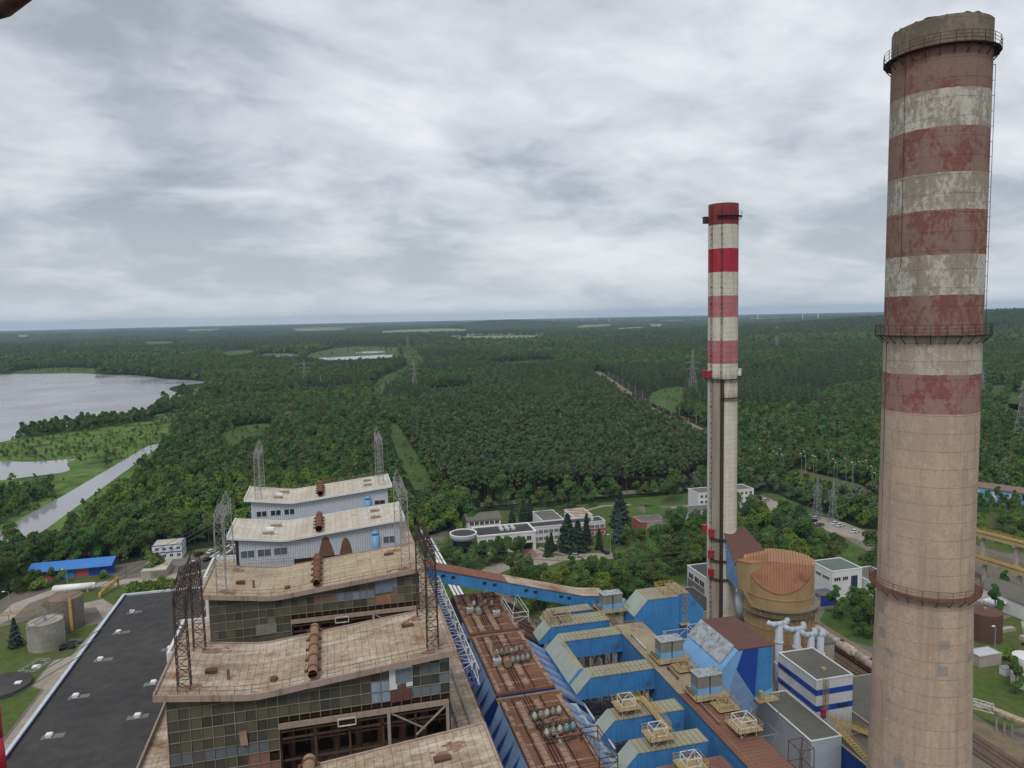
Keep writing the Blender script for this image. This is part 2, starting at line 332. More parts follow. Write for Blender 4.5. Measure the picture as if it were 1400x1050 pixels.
# ------------------------------------------------------------------ terrain, roads, water
def hgt(u, v):
    h = 66 * np.exp(-(((u - 2750) / 950) ** 2 + ((v - 2350) / 900) ** 2)) + 52 * np.exp(-(((u - 1480) / 620) ** 2 + ((v - 6300) / 500) ** 2))
    h = h + 30 * np.exp(-(((u - 4600) / 1500) ** 2 + ((v - 5200) / 900) ** 2))
    return np.maximum(0, h - 1.5)
def make_ground():
    rr = np.concatenate([[40, 90, 160, 260, 400, 600, 800, 1000], np.geomspace(1150, 12000, 46), [14000, 17000, 20000]])
    n = 180; V = [(0, 0, 0)]; F = []
    for r in rr:
        for k in range(n):
            a = 2 * PI * k / n; u, v = r * math.cos(a), r * math.sin(a); V.append((u, v, float(hgt(u, v))))
    for k in range(n): F.append((0, 1 + k, 1 + (k + 1) % n))
    for i in range(len(rr) - 1):
        a = 1 + i * n; b = a + n
        for k in range(n):
            j = (k + 1) % n; F.append((a + k, b + k, b + j, a + j))
    b = MB(); b.v = V; b.f = F; b.m = [0] * len(F)
    return b.build('ground', 'ground', smooth=True, kind='structure')
make_ground()
def smooth_poly(pts, it=2):
    P = [np.array(p, float) for p in pts]
    for _ in range(it):
        Q = []
        for a, c in zip(P, P[1:] + P[:1]): Q += [a * 0.75 + c * 0.25, a * 0.25 + c * 0.75]
        P = Q
    return [tuple(p) for p in P]
def sheet(name, pts, z, m, sm=0, label=None, follow=False):
    import mathutils
    if sm: pts = smooth_poly(pts, sm)
    b = MB(); vs = [mathutils.Vector((p[0], p[1], 0)) for p in pts]
    tri = mathutils.geometry.tessellate_polygon([vs])
    b.v = [(p[0], p[1], z + (float(hgt(p[0], p[1])) if follow else 0)) for p in pts]
    for t in tri:
        a, c, d = (np.array(pts[k]) for k in t)
        cr = (c[0] - a[0]) * (d[1] - a[1]) - (c[1] - a[1]) * (d[0] - a[0])
        b.f.append(tuple(t) if cr > 0 else tuple(reversed(t))); b.m.append(0)
    return b.build(name, m, kind='structure')

LAKE = [(-275, 700), (-276, 767), (-250, 812), (-197, 861), (-196, 925), (-205, 985), (-196, 1050), (-205, 1110), (-242, 1200), (-238, 1262), (-190, 1297), (-192, 1312), (-268, 1400), (-300, 1440), (-370, 1565), (-440, 1610), (-508, 1690), (-600, 1720), (-680, 1765), (-1100, 2050), (-2600, 2700), (-2600, 300), (-900, 380), (-420, 590)]
LAGOON = [(-242, 617), (-215, 600), (-185, 607), (-190, 588), (-173, 552), (-195, 545), (-212, 535), (-260, 530), (-330, 560), (-300, 620)]
CANAL = [(-137, 658), (-147, 648), (-155.5, 471), (-159, 430), (-160, 395), (-160, 250), (-142, 250), (-139, 400), (-138.5, 466)]
BANK = [(-137, 690), (-160, 880), (-190, 870), (-262, 800), (-285, 700), (-430, 590), (-700, 430), (-500, 300), (-160, 250), (-128, 250), (-128, 640)]
sheet('meadow', BANK, 0.05, 'reeds', 1)
sheet('meadow', [(-191, 1310), (-206, 1082), (-200, 927), (-150, 860), (-135, 905), (-160, 1000), (-168, 1190), (-150, 1290), (-160, 1330)], 0.06, 'reeds', 1)
sheet('meadow', [(-700, 1780), (-480, 1700), (-350, 1560), (-260, 1420), (-180, 1320), (-150, 1340), (-235, 1450), (-330, 1600), (-480, 1745), (-700, 1850)], 0.06, 'meadow', 1)
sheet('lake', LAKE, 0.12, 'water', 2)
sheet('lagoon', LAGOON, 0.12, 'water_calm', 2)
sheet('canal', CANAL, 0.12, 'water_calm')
PONDS = [[(-198, 2224), (-193, 2386), (-118, 2330), (-77, 2182), (-87, 2083), (-168, 2139)], [(-46, 1990), (9, 1990), (96, 2016), (173, 2046), (169, 1905), (88, 1851), (0, 1858)], [(64, 2220), (110, 2287), (168, 2296), (163, 2170), (103, 2143)]]
sheet('meadow', [(-60, 1980), (-54, 2333), (54, 2742), (238, 2584), (190, 2064), (185, 1850), (0, 1800)], 0.1, 'meadow', 1)
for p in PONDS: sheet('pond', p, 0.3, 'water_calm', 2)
POWERCUT = [(52, 973), (54, 1034), (83, 1259), (163, 1537), (186, 1893), (250, 2650), (288, 2620), (228, 1850), (215, 1690), (142, 1411), (80, 1100), (66, 980)]
sheet('meadow', POWERCUT, 0.15, 'meadow')
CLEARING = [(50, 700), (60, 696), (59, 485), (57, 420), (45, 420), (45, 505)]
sheet('meadow', CLEARING, 0.05, 'meadow')
MEADOWS = [[(128, 967), (147, 1011), (175, 1025), (194, 999), (185, 960), (154, 945), (132, 936)], [(377, 821), (425, 886), (459, 901), (440, 847), (378, 738), (371, 773)],
           [(804, 740), (828, 738), (729, 655), (728, 673)], [(671, 600), (676, 584), (617, 532), (627, 562)], [(760, 675), (767, 663), (713, 616), (710, 632)], [(682, 1081), (740, 1103), (707, 1049), (652, 1030)], [(-99, 699), (-85, 741), (-57, 750), (-61, 693), (-85, 645)],
           [(-690, 1850), (-560, 1790), (-500, 1850), (-640, 1960)], [(300, 1500), (420, 1560), (470, 1500), (340, 1430)]]
def hull(P):
    P = sorted(set(P)); out = []
    for seq in (P, P[::-1]):
        h = []
        for q in seq:
            while len(h) > 1 and (h[-1][0] - h[-2][0]) * (q[1] - h[-2][1]) - (h[-1][1] - h[-2][1]) * (q[0] - h[-2][0]) <= 0: h.pop()
            h.append(q)
        out += h[:-1]
    return out
MEADOWS = [hull(p + [(x * .89, y * .89) for x, y in p]) for p in MEADOWS]
for p in MEADOWS: sheet('meadow', p, 0.08, 'meadow', 1)
FIELDS = [[(419, 6125), (1085, 5758), (901, 4784), (321, 4710)], [(531, 3373), (697, 3708), (1033, 3452), (917, 3067), (741, 2957), (587, 3122)], [(1863, 4603), (2239, 4941), (1893, 4157), (1630, 4004)],
          [(2589, 5670), (2720, 5666), (2248, 4647), (2142, 4654)], [(1952, 5689), (2543, 6317), (2242, 5570), (1751, 5069)], [(-3474, 9511), (-3133, 9058), (-2578, 7367), (-2802, 7634)],
          [(-1948, 10964), (-1523, 11339), (-1205, 9265), (-1504, 8670)], [(-388, 8674), (176, 8540), (177, 7016), (-278, 6893)], [(2594, 4271), (3173, 4393), (2717, 3695), (2280, 3717)], [(-1000, 4442), (-830, 4341), (-664, 3543), (-762, 3445)], [(-347, 2554), (-261, 2726), (-220, 2406), (-283, 2219)],
          [(3300, 9000), (5600, 8300), (5200, 7600), (3500, 8100)], [(-900, 9800), (700, 9900), (500, 9000), (-700, 9100)], [(3600, 6800), (4600, 6600), (4300, 6100), (3500, 6200)]]
for i, p in enumerate(FIELDS): sheet('field', p, 1.2, 'meadow' if i in (9, 10) else 'pale_field', 1, follow=True)
RAIL = [(296, 520), (303, 560), (318, 640), (345, 780), (375, 900), (416, 1058), (450, 1190)]
def ribbon(pts, w):
    L_, R_ = [], []
    P = [np.array(p, float) for p in pts]
    for i, p in enumerate(P):
        d = P[min(i + 1, len(P) - 1)] - P[max(i - 1, 0)]; d /= np.linalg.norm(d); n = np.array([-d[1], d[0]])
        L_.append(tuple(p + n * w / 2)); R_.append(tuple(p - n * w / 2))
    return R_ + L_[::-1]
RAILCUT = ribbon(RAIL, 20)
sheet('railway_bed', ribbon(RAIL, 10), 0.1, 'sandy')
RAILYARD = [(262, 386), (284, 396), (290, 350), (284, 330), (277, 330), (272, 352)]
sheet('meadow', RAILYARD, 0.08, 'lawn')
sheet('path', ribbon([(276, 398), (282, 380), (286, 350), (280, 325)], 2.5), 0.14, 'ballast')
# plant ground
WORKS = [(-150, -60), (-142, 250), (-124, 318), (-122, 330), (-86, 332), (-60, 350), (-25, 352), (28, 330), (36, 322), (60, 345), (72, 366), (190, 362), (232, 352), (230, 272), (252, 262), (320, 312), (350, 300), (420, 160), (420, -60)]
sheet('yard', [(-130, -50), (-130, 240), (-118, 316), (-60, 340), (-25, 345), (30, 318), (60, 345), (200, 350), (232, 345), (230, 280), (262, 255), (340, 300), (400, 150), (400, -50)], 0.04, 'yard')
sheet('lawn', [(-130, 60), (-130, 262), (-100, 276), (-86, 262), (-79, 264), (-80, 240), (-84.5, 238), (-84.5, 222), (-81, 219), (-81, 60)], 0.075, 'lawn', 0)
sheet('lawn', [(-104, 284), (-104, 297), (-78, 300), (-66, 305), (-60, 295), (-70, 270), (-77, 273), (-83, 288), (-90, 282)], 0.075, 'lawn', 1)
sheet('lawn', [(-118, 305), (-118, 316), (-88, 316), (-84, 308)], 0.075, 'lawn')
sheet('lawn', [(-65, 338), (-25, 344), (-25, 334), (-60, 330)], 0.075, 'lawn')
sheet('path', [(-84, 222), (-84, 238), (-79.5, 240), (-78.5, 268), (-84, 280), (-92, 280), (-94, 284), (-84, 288), (-74, 274), (-60, 262), (-60, 60), (-80, 60), (-80, 219)], 0.11, 'paving')
sheet('road', ribbon([(-122, 262), (-112, 278), (-112, 292), (-104, 302), (-90, 305), (-60, 306), (-45, 318)], 6), 0.11, 'concrete')
sheet('car_park', [(-62, 305), (-34, 322), (-30, 345), (-46, 346), (-56, 326), (-64, 318)], 0.115, 'asphalt')
for k in range(3): sheet('parking_marking', ribbon([(-55 + 5 * k, 321 + 2.5 * k), (-47 + 5 * k, 343)], 0.8), 0.135, 'white_paint')
sheet('lawn', [(45, 258), (62, 262), (75, 256), (95, 254), (120, 262), (128, 300), (150, 320), (150, 358), (72, 360), (56, 340), (46, 320)], 0.075, 'lawn', 0)
sheet('car_park', [(56, 267), (66, 274), (82, 273), (90, 277), (118, 271), (120, 278), (100, 283), (90, 283), (86, 284), (82, 300), (78, 300), (77, 283), (60, 282), (54, 275)], 0.11, 'paving')
sheet('path', [(78.5, 299), (82, 299), (80.5, 284), (74, 282), (72, 284)], 0.135, 'pavers_pink')
sheet('path', ribbon([(84, 296), (92, 284)], 2.0), 0.14, 'paving')
sheet('path', ribbon([(76, 272), (77, 258), (74, 250)], 2.4), 0.14, 'pavers_pink')
sheet('path', ribbon([(112, 340), (135, 352), (150, 350)], 2.4), 0.12, 'paving')
sheet('car_park', [(209, 344), (223, 344), (224, 325), (216, 310), (203, 308)], 0.11, 'paving')
sheet('car_park', [(220, 305), (231, 294), (231, 266), (219, 262), (215, 276), (217, 290)], 0.11, 'paving')
sheet('lawn', [(118, 236), (150, 233), (205, 230), (216, 262), (213, 290), (217, 306), (196, 306), (170, 320), (158, 352), (150, 330), (126, 300), (120, 262)], 0.08, 'meadow', 1)
sheet('lawn', [(58, 219), (110, 219), (118, 238), (118, 256), (60, 256)], 0.08, 'meadow', 1)
sheet('lawn', [(223, 308), (232, 296), (233, 346), (226, 350)], 0.08, 'meadow')
sheet('lawn', [(-152, 240), (-126, 262), (-122, 318), (-122, 330), (-150, 330)], 0.08, 'meadow')
sheet('lawn', [(28, 232), (44, 232), (56, 268), (54, 300), (44, 320), (30, 320)], 0.08, 'meadow')
sheet('lawn', [(148, 176), (172, 172), (178, 204), (150, 204)], 0.08, 'meadow', 1)
sheet('lawn', [(150, 345), (192, 340), (192, 362), (150, 362)], 0.08, 'meadow')
sheet('lawn', [(150, 168), (192, 172), (200, 180), (220, 184), (214, 150), (176, 128), (150, 132)], 0.075, 'lawn')
sheet('road', ribbon([(260, 180), (210, 175), (196, 160), (190, 140), (190, 90)], 7), 0.11, 'concrete')
sheet('road', ribbon([(150, 232), (146, 200), (146, 176), (146, 140), (147, 90)], 6), 0.11, 'sandy')
sheet('railway_bed', ribbon([(138.6, 230), (139.5, 180), (139.5, 90)], 7), 0.12, 'ballast')
sheet('lawn', [(255, 262), (330, 300), (345, 280), (340, 240), (300, 215), (262, 232)], 0.075, 'lawn')

# rails as real steel
def rail_track(label, pts, gauge=1.44):
    t = thing('railway_track', label, 'railway track', (pts[0][0], pts[0][1], 0))
    P = [np.array([*p, 0.0]) for p in pts]
    rb = MB(); sb = MB()
    for a, c in zip(P[:-1], P[1:]):
        d = (c - a); l = np.linalg.norm(d); d /= l; n = np.array([-d[1], d[0], 0])
        for s in (-1, 1): rb.bar(a + n * s * gauge / 2 + (0, 0, 0.35), c + n * s * gauge / 2 + (0, 0, 0.35), 0.12)
        k = 0.0
        while k < l and l < 60:
            q = a + d * k; sb.bar(q - n * 1.3 + (0, 0, 0.24), q + n * 1.3 + (0, 0, 0.24), 0.16); k += 1.2 if l < 60 else 2.5
    i = len(rb.v); rb.v += sb.v; rb.f += [tuple(q + i for q in f) for f in sb.f]; rb.m += [1] * len(sb.f); rb.build('track_panel', ['rust_beam', 'concrete_grey'], t)
rail_track('rusty siding track running under the pale tank wagons', [(140.5, 225), (141, 180), (140.5, 95)])
rail_track('empty rusty track on ballast beside the siding with wagons', [(136.4, 225), (137, 180), (136.6, 95)])
rail_track('railway line through the forest cutting carrying the dark goods train', RAIL)

# ------------------------------------------------------------------ trees
def cards_mesh(name, P, Nn, S, mats, extra=None, asp=0.75):
    """leaf clumps: one irregular quad per point, facing along its normal"""
    n = len(P); a = RNG.normal(size=(n, 3)); x = np.cross(Nn, a); x /= np.linalg.norm(x, axis=1)[:, None] + 1e-9; y = np.cross(Nn, x)
    S = S[:, None]; j = lambda: RNG.uniform(0.65, 1.15, (n, 1))
    q = np.stack([P + x * S * j(), P + y * S * asp * j(), P - x * S * j(), P - y * S * asp * j()], 1)
    q[:, 0] -= Nn * S * 0.25; q[:, 2] -= Nn * S * 0.25
    V = q.reshape(-1, 3); F = np.arange(n * 4).reshape(-1, 4)
    v0 = len(V); faces = F.tolist(); mi = [0] * n; V = V.tolist()
    if extra:
        V += extra.v; faces += [tuple(i + v0 for i in f) for f in extra.f]; mi += [1] * len(extra.f)
    me = bpy.data.meshes.new(name); me.from_pydata(V, [], faces)
    for m in mats: me.materials.append(MATS[m])
    me.polygons.foreach_set('material_index', mi); me.update()
    return me
def lobes_points(lobes, n, jit=0.55, shell=(0.72, 1.05)):
    w = np.array([r * r for *_, r in lobes]); w /= w.sum()
    idx = RNG.choice(len(lobes), n, p=w); L_ = np.array(lobes)[idx]
    d = RNG.normal(size=(n, 3)); d /= np.linalg.norm(d, axis=1)[:, None]
    d[:, 2] = np.where(d[:, 2] < -0.35, -d[:, 2], d[:, 2])
    rr = L_[:, 3:4] * RNG.uniform(*shell, (n, 1))
    P = L_[:, :3] + d * rr * np.array([1, 1, 0.85])
    N_ = d + RNG.normal(size=(n, 3)) * jit; N_ /= np.linalg.norm(N_, axis=1)[:, None]
    return P, N_
def trunk_mb(h, r, limbs, lean=0.0):
    b = MB(); x = y = 0.0; pts = [(0, 0, -0.3)]
    for k in range(1, 5):
        x += random.uniform(-1, 1) * lean; y += random.uniform(-1, 1) * lean; pts.append((x, y, h * k / 4))
    for k in range(4): b.tube(pts[k], pts[k + 1], r * (1 - k * 0.2), 6, 0, False, r * (0.8 - k * 0.2))
    for (t, q) in limbs: b.tube((pts[3][0] * t, pts[3][1] * t, h * t), q, r * 0.45, 5, 0, False, r * 0.12)
    return b
def me_of(b, name, m):
    me = bpy.data.meshes.new(name); me.from_pydata(b.v, [], b.f); me.materials.append(MATS[m]); me.update(); return me
def broadleaf(n, size, H=14.0, W=4.6, leaf='leaves', whole=False, name='broadleaf'):
    lobes = [(0, 0, H * 0.66, W * 0.62)]
    for k in range(13):
        a = k * 2.4 + random.uniform(-.4, .4); z = 0.24 + 0.62 * ((k * 5) % 13) / 12; rad = W * (0.62 if z < 0.7 else 0.36) * random.uniform(0.7, 1.1)
        lobes.append((rad * math.cos(a), rad * math.sin(a), H * z, W * random.uniform(0.30, 0.48)))
    lobes.append((random.uniform(-.6, .6), random.uniform(-.6, .6), H * 0.9, W * 0.34))
    P, N_ = lobes_points(lobes, n); S = RNG.uniform(0.7, 1.25, n) * size
    limbs = [(random.uniform(0.5, 0.8), (l[0] * 0.8, l[1] * 0.8, l[2])) for l in lobes[1:6]]
    tb = trunk_mb(H * 0.62, H * 0.019, limbs, 0.15)
    if whole: return cards_mesh(name, P, N_, S, [leaf, 'bark'], tb)
    return cards_mesh(name + '_crown', P, N_, S, [leaf]), me_of(tb, name + '_trunk', 'bark')
def pine(n, size, H=18.0, W=2.5, whole=False, name='pine'):
    lobes = []
    for k in range(8):
        a = k * 2.4 + random.uniform(-.4, .4); z = 0.62 + 0.36 * k / 7; rad = W * (0.75 - 0.62 * k / 7) * random.uniform(0.6, 1.1)
        lobes.append((rad * math.cos(a), rad * math.sin(a), H * z, W * random.uniform(0.34, 0.55)))
    P, N_ = lobes_points(lobes, n, 0.5); S = RNG.uniform(0.7, 1.25, n) * size
    limbs = [(min(0.95, l[2] / H - 0.03), (l[0], l[1], l[2])) for l in lobes[:6]] + [(0.45, (0.9, 0.3, H * 0.47)), (0.52, (-0.8, -0.5, H * 0.55))]
    tb = trunk_mb(H * 0.97, H * 0.0115, limbs, 0.12)
    if whole: return cards_mesh(name, P, N_, S, ['needles_pine', 'bark_pine'], tb)
    return cards_mesh(name + '_crown', P, N_, S, ['needles_pine']), me_of(tb, name + '_trunk', 'bark_pine')
def spruce(n, H=14.0, W=3.0, leaf='needles_spruce', name='spruce'):
    t = RNG.uniform(0, 1, n) ** 0.65; t = 1 - t; z = H * (0.06 + 0.94 * (1 - t) ** 1.0)
    z = H * (0.05 + 0.95 * RNG.uniform(0, 1, n) ** 1.35); a = RNG.uniform(0, 2 * PI, n)
    rr = 1.12 * W * (1 - z / H) ** 0.75 * (0.78 + 0.16 * np.sin(z * 4.2 + 2 * np.sin(a)) + 0.34 * np.sin(a * 5 + z * 2.3) * np.sin(a * 3 - z)) * RNG.uniform(0.7, 1.1, n) + 0.05
    P = np.stack([rr * np.cos(a), rr * np.sin(a), z - rr * 0.18], 1)
    N_ = np.stack([np.cos(a) * 0.8, np.sin(a) * 0.8, np.full(n, 0.75)], 1) + RNG.normal(size=(n, 3)) * 0.35; N_ /= np.linalg.norm(N_, axis=1)[:, None]
    return cards_mesh(name + '_crown', P, N_, RNG.uniform(0.3, 0.85, n), [leaf]), me_of(trunk_mb(H * 0.9, 0.2, []), name + '_trunk', 'bark')
def shrub(n, leaf='leaves'):
    lobes = [(random.uniform(-.9, .9), random.uniform(-.9, .9), random.uniform(0.5, 1.5), random.uniform(0.6, 1.0)) for _ in range(6)]
    P, N_ = lobes_points(lobes, n); b = MB()
    for l in lobes: b.tube((0, 0, -0.1), l[:3], 0.05, 4, 0, False, 0.02)
    return cards_mesh('shrub_crown', P, N_, RNG.uniform(0.2, 0.42, n), [leaf]), me_of(b, 'shrub_stems', 'bark')
PROTO = {'pine': [pine(900, 0.38, random.uniform(17, 19.5), random.uniform(2.2, 2.8)) for _ in range(4)],
         'broad': [broadleaf(2600, 0.40, random.uniform(12.5, 15), random.uniform(4.2, 5.0)) for _ in range(5)],
         'bright': [broadleaf(2300, 0.38, 12, 4.2, 'leaves_bright') for _ in range(2)],
         'tall': [broadleaf(2800, 0.39, 16, 3.6) for _ in range(2)],
         'silver': [broadleaf(2000, 0.4, 12.5, 4.2, 'leaves_silver') for _ in range(2)],
         'spruce': [spruce(1700) for _ in range(2)], 'bluespruce': [spruce(1700, 13.5, 2.9, 'needles_blue')],
         'columnar': [spruce(1500, 13, 2.1), spruce(1500, 11, 1.8)],
         'shrub': [shrub(420), shrub(420)], 'brightshrub': [shrub(420, 'leaves_bright')]}
def tree(kind, u, v, sc_, label, group=None, name=None, z=0.0, cat='tree'):
    cm, tm = random.choice(PROTO[kind])
    nm = name or {'pine': 'pine_tree', 'spruce': 'spruce_tree', 'bluespruce': 'spruce_tree', 'columnar': 'spruce_tree', 'tall': 'poplar_tree', 'shrub': 'shrub', 'brightshrub': 'shrub'}.get(kind, 'broadleaf_tree')
    e = thing(nm, label, 'shrub' if 'shrub' in kind else cat, (u, v, z), group)
    e.rotation_euler = (0, 0, random.uniform(0, 2 * PI)); s = sc_ * random.uniform(0.95, 1.05); e.scale = (s * random.uniform(.9, 1.1), s * random.uniform(.9, 1.1), s)
    for n_, me in (('trunk' if 'shrub' not in kind else 'stems', tm), ('crown', cm)):
        o = bpy.data.objects.new(n_, me); COL.objects.link(o); o.parent = e
    return e

def inside(U, V, poly):
    c = np.zeros(U.shape, bool); n = len(poly)
    for i in range(n):
        x0, y0 = poly[i]; x1, y1 = poly[(i + 1) % n]
        if y0 == y1: continue
        k = ((y0 > V) != (y1 > V)) & (U < (x1 - x0) * (V - y0) / (y1 - y0) + x0)
        c ^= k
    return c
VILLAGE = [(430, 3480), (560, 4300), (1250, 4250), (1080, 3480)]
TREEROW = [(-282, 755), (-243, 806), (-197, 852), (-180, 850), (-178, 815), (-235, 762), (-268, 722)]
TREECLUMP = [(-172, 520), (-163, 470), (-170, 400), (-200, 380), (-300, 450), (-300, 520), (-215, 528)]
PINES = [(62, 374), (190, 369), (250, 420), (292, 520), (300, 600), (330, 800), (350, 866), (262, 866), (198, 980), (150, 930), (118, 930), (82, 700), (62, 590)]
def sn(u, v, s, k):   # smooth pseudo noise
    return (np.sin(u * s + k + 1.7 * np.sin(v * s * 0.63 + k * 2)) + np.sin(v * s * 1.13 + 2 * k + 1.4 * np.sin(u * s * 0.71 - k)) + 0.7 * np.sin((u + v) * s * 2.1 + k * 3) + 0.5 * np.sin((u - v) * s * 3.7 + k)) / 3.2
HARD = [LAKE, LAGOON, CANAL]
SEEN = [(p, 13) for p in PONDS + FIELDS + [RAILCUT, POWERCUT]] + [(p, 1) for p in MEADOWS] + [(CLEARING, 11), (RAILYARD, 9), (CANAL, 10), (LAGOON, 11)] + [([(-60, 1980), (-54, 2333), (54, 2742), (238, 2584), (190, 2064), (185, 1850), (0, 1800)], 14)]
SEEN.append(([(-330, 1330), (-238, 1262), (-190, 1297), (-192, 1312), (-268, 1400), (-370, 1565)], 13))
AZ = R(14)
def scatter(d0, d1, sp):
    half = R(41); rr = d1
    g = np.arange(-rr, rr, sp); vv = np.arange(-50, rr, sp)
    if len(g) * len(vv) > 4e7: raise SystemExit('scatter too big')
    U, V = np.meshgrid(g, vv); U = U.ravel(); V = V.ravel()
    D = np.hypot(U, V); A = np.arctan2(U, V) - AZ
    k = (D >= d0) & (D < d1) & (np.abs(A) < half); U = U[k]; V = V[k]
    U = U + RNG.uniform(-.45, .45, U.shape) * sp; V = V + RNG.uniform(-.45, .45, V.shape) * sp
    bad = inside(U, V, WORKS)
    for p in HARD: bad |= inside(U, V, p)
    for p, h_ in SEEN:      # trees in front would hide these, and the photograph shows them
        for f in (1.0, .965, .93, .9, .87):
            if 100 * (1 - f) <= h_: bad |= inside(U / f, V / f, p)
    bad |= inside(U, V, VILLAGE) & (RNG.uniform(0, 1, U.shape) > 0.5)
    onbank = inside(U, V, BANK) & ~inside(U, V, TREEROW) & ~inside(U, V, TREECLUMP)
    bad |= onbank & (RNG.uniform(0, 1, U.shape) > 0.045)
    bad |= inside(U, V, [(-191, 1310), (-206, 1082), (-200, 927), (-165, 880), (-165, 1290)]) & (RNG.uniform(0, 1, U.shape) > 0.25)
    far = np.hypot(U, V)
    bad |= (far > 5200) & (sn(U, V, 0.0011, 3.1) + 0.55 * sn(U, V, 0.004, 1.2) > 0.42 - 0.04 * (far - 5200) / 1000)
    bad |= (far > 900) & (far <= 5200) & (U > -150) & (sn(U, V, 0.0045, 5.0) > 0.74)
    U = U[~bad]; V = V[~bad]
    pn = inside(U, V, PINES)
    dist = np.hypot(U, V)
    pn |= (dist > 760) & (U > -60) & (sn(U, V, 0.006, 0.4) > (0.12 if True else 0)) & ~inside(U, V, PINES)
    pn |= (dist > 2600) & (sn(U, V, 0.003, 2.2) > -0.25)
    return U, V, pn
# bands: distance range, spacing
pts = {'pine': [], 'broad': []}
PU, PV, _ = scatter(330, 1150, 3.8); k = inside(PU, PV, PINES); PINE = np.stack([PU[k], PV[k]], 1)
parts = []
for d0, d1, sp in ((240, 560, 5.6), (560, 1000, 6.3), (1000, 2100, 8.6), (2100, 4200, 13.5)):
    U, V, pn = scatter(d0, d1, sp); k = ~inside(U, V, PINES); parts.append(np.stack([U[k], V[k], pn[k], np.full(k.sum(), sp)], 1))
ALL = np.concatenate(parts)
CLUMP = []
for d0, d1, sp in ((4200, 7000, 34), (7000, 12500, 62)):
    U, V, pn = scatter(d0, d1, sp); CLUMP.append(np.stack([U, V, pn, np.full(len(U), sp)], 1))
CLUMP = np.concatenate(CLUMP)

# nearest trees of the two woods as individual trees
d = np.hypot(PINE[:, 0], PINE[:, 1]); az = np.abs(np.arctan2(PINE[:, 0], PINE[:, 1]) - AZ); score = PINE[:, 1] + (az > R(36)) * 1e4
o_ = np.argsort(score); NEARP = PINE[o_[:290]]; PINE = PINE[o_[290:]]
for u, v in NEARP:
    tree('pine', u, v, random.uniform(0.86, 1.14), 'tall bare trunked pine at the near edge of the dense pine plantation', 'pines along the near edge of the plantation')
d = np.hypot(ALL[:, 0], ALL[:, 1]); hidden = (np.arctan2(ALL[:, 0], ALL[:, 1]) - AZ < R(-6.5)) & (ALL[:, 0] > -50) & (d < 470)
hidden |= np.abs(np.arctan2(ALL[:, 0], ALL[:, 1]) - AZ) > R(36.5)
NB = 45; o_ = np.argsort(d + hidden * 1e5); NEARB = ALL[o_[:NB]]; ALL = ALL[o_[NB:]]
for u, v, pn, sp in NEARB:
    lab = 'dense dark leafy tree of the wood beside the canal' if u < -40 else ('leafy tree at the near edge of the wood behind the parked cars' if u > 150 else 'big round leafy tree standing behind the far end of the boiler house row')
    grp = 'leafy trees of the wood by the canal' if u < -40 else ('leafy trees of the wood behind the car park' if u > 150 else 'leafy trees behind the boiler houses')
    tree('broad', u, v, random.uniform(0.75, 1.2), lab, grp)

# everything behind them: instanced woods, one object each
TPL = bpy.data.collections.new('wood_templates')
def tpl(me):
    o = bpy.data.objects.new('wood_template_%02d' % len(TPL.objects), me); TPL.objects.link(o)
for _ in range(4): tpl(pine(330, 0.66, random.uniform(17, 19), 2.5, True, 'pine_mid'))
for _ in range(5): tpl(broadleaf(560, 0.82, random.uniform(12, 15), 4.7, 'leaves', True, 'broad_mid'))
for _ in range(2): tpl(broadleaf(520, 0.8, 12, 4.6, 'leaves_bright', True, 'broad_bright'))
for _ in range(1): tpl(broadleaf(520, 0.8, 12.5, 4.4, 'leaves_silver', True, 'broad_silver'))
for _ in range(3): tpl(pine(60, 1.7, 17.5, 3.0, True, 'pine_far'))
for _ in range(3): tpl(broadleaf(80, 2.2, 14, 5.0, 'leaves', True, 'broad_far'))
def clump(leaf, n=14, W=18):
    P, N_ = lobes_points([(random.uniform(-W, W), random.uniform(-W, W), random.uniform(5, 11), random.uniform(3.5, 6.5)) for _ in range(n)], 190)
    return cards_mesh('clump', P, N_, RNG.uniform(2.2, 3.6, 190), [leaf])
for _ in range(3): tpl(clump('needles_pine'))
for _ in range(3): tpl(clump('leaves'))
tpl(broadleaf(80, 2.2, 13, 5.0, 'leaves_bright', True, 'broad_far_bright')); tpl(clump('leaves_bright'))
def brighten(p, A, idx):
    k = (sn(A[:, 0], A[:, 1], 0.0035, 2.9) + 0.6 * sn(A[:, 0], A[:, 1], 0.012, 0.7) > 0.55) & (RNG.uniform(0, 1, len(A)) < 0.7)
    return np.where(k, idx, p)
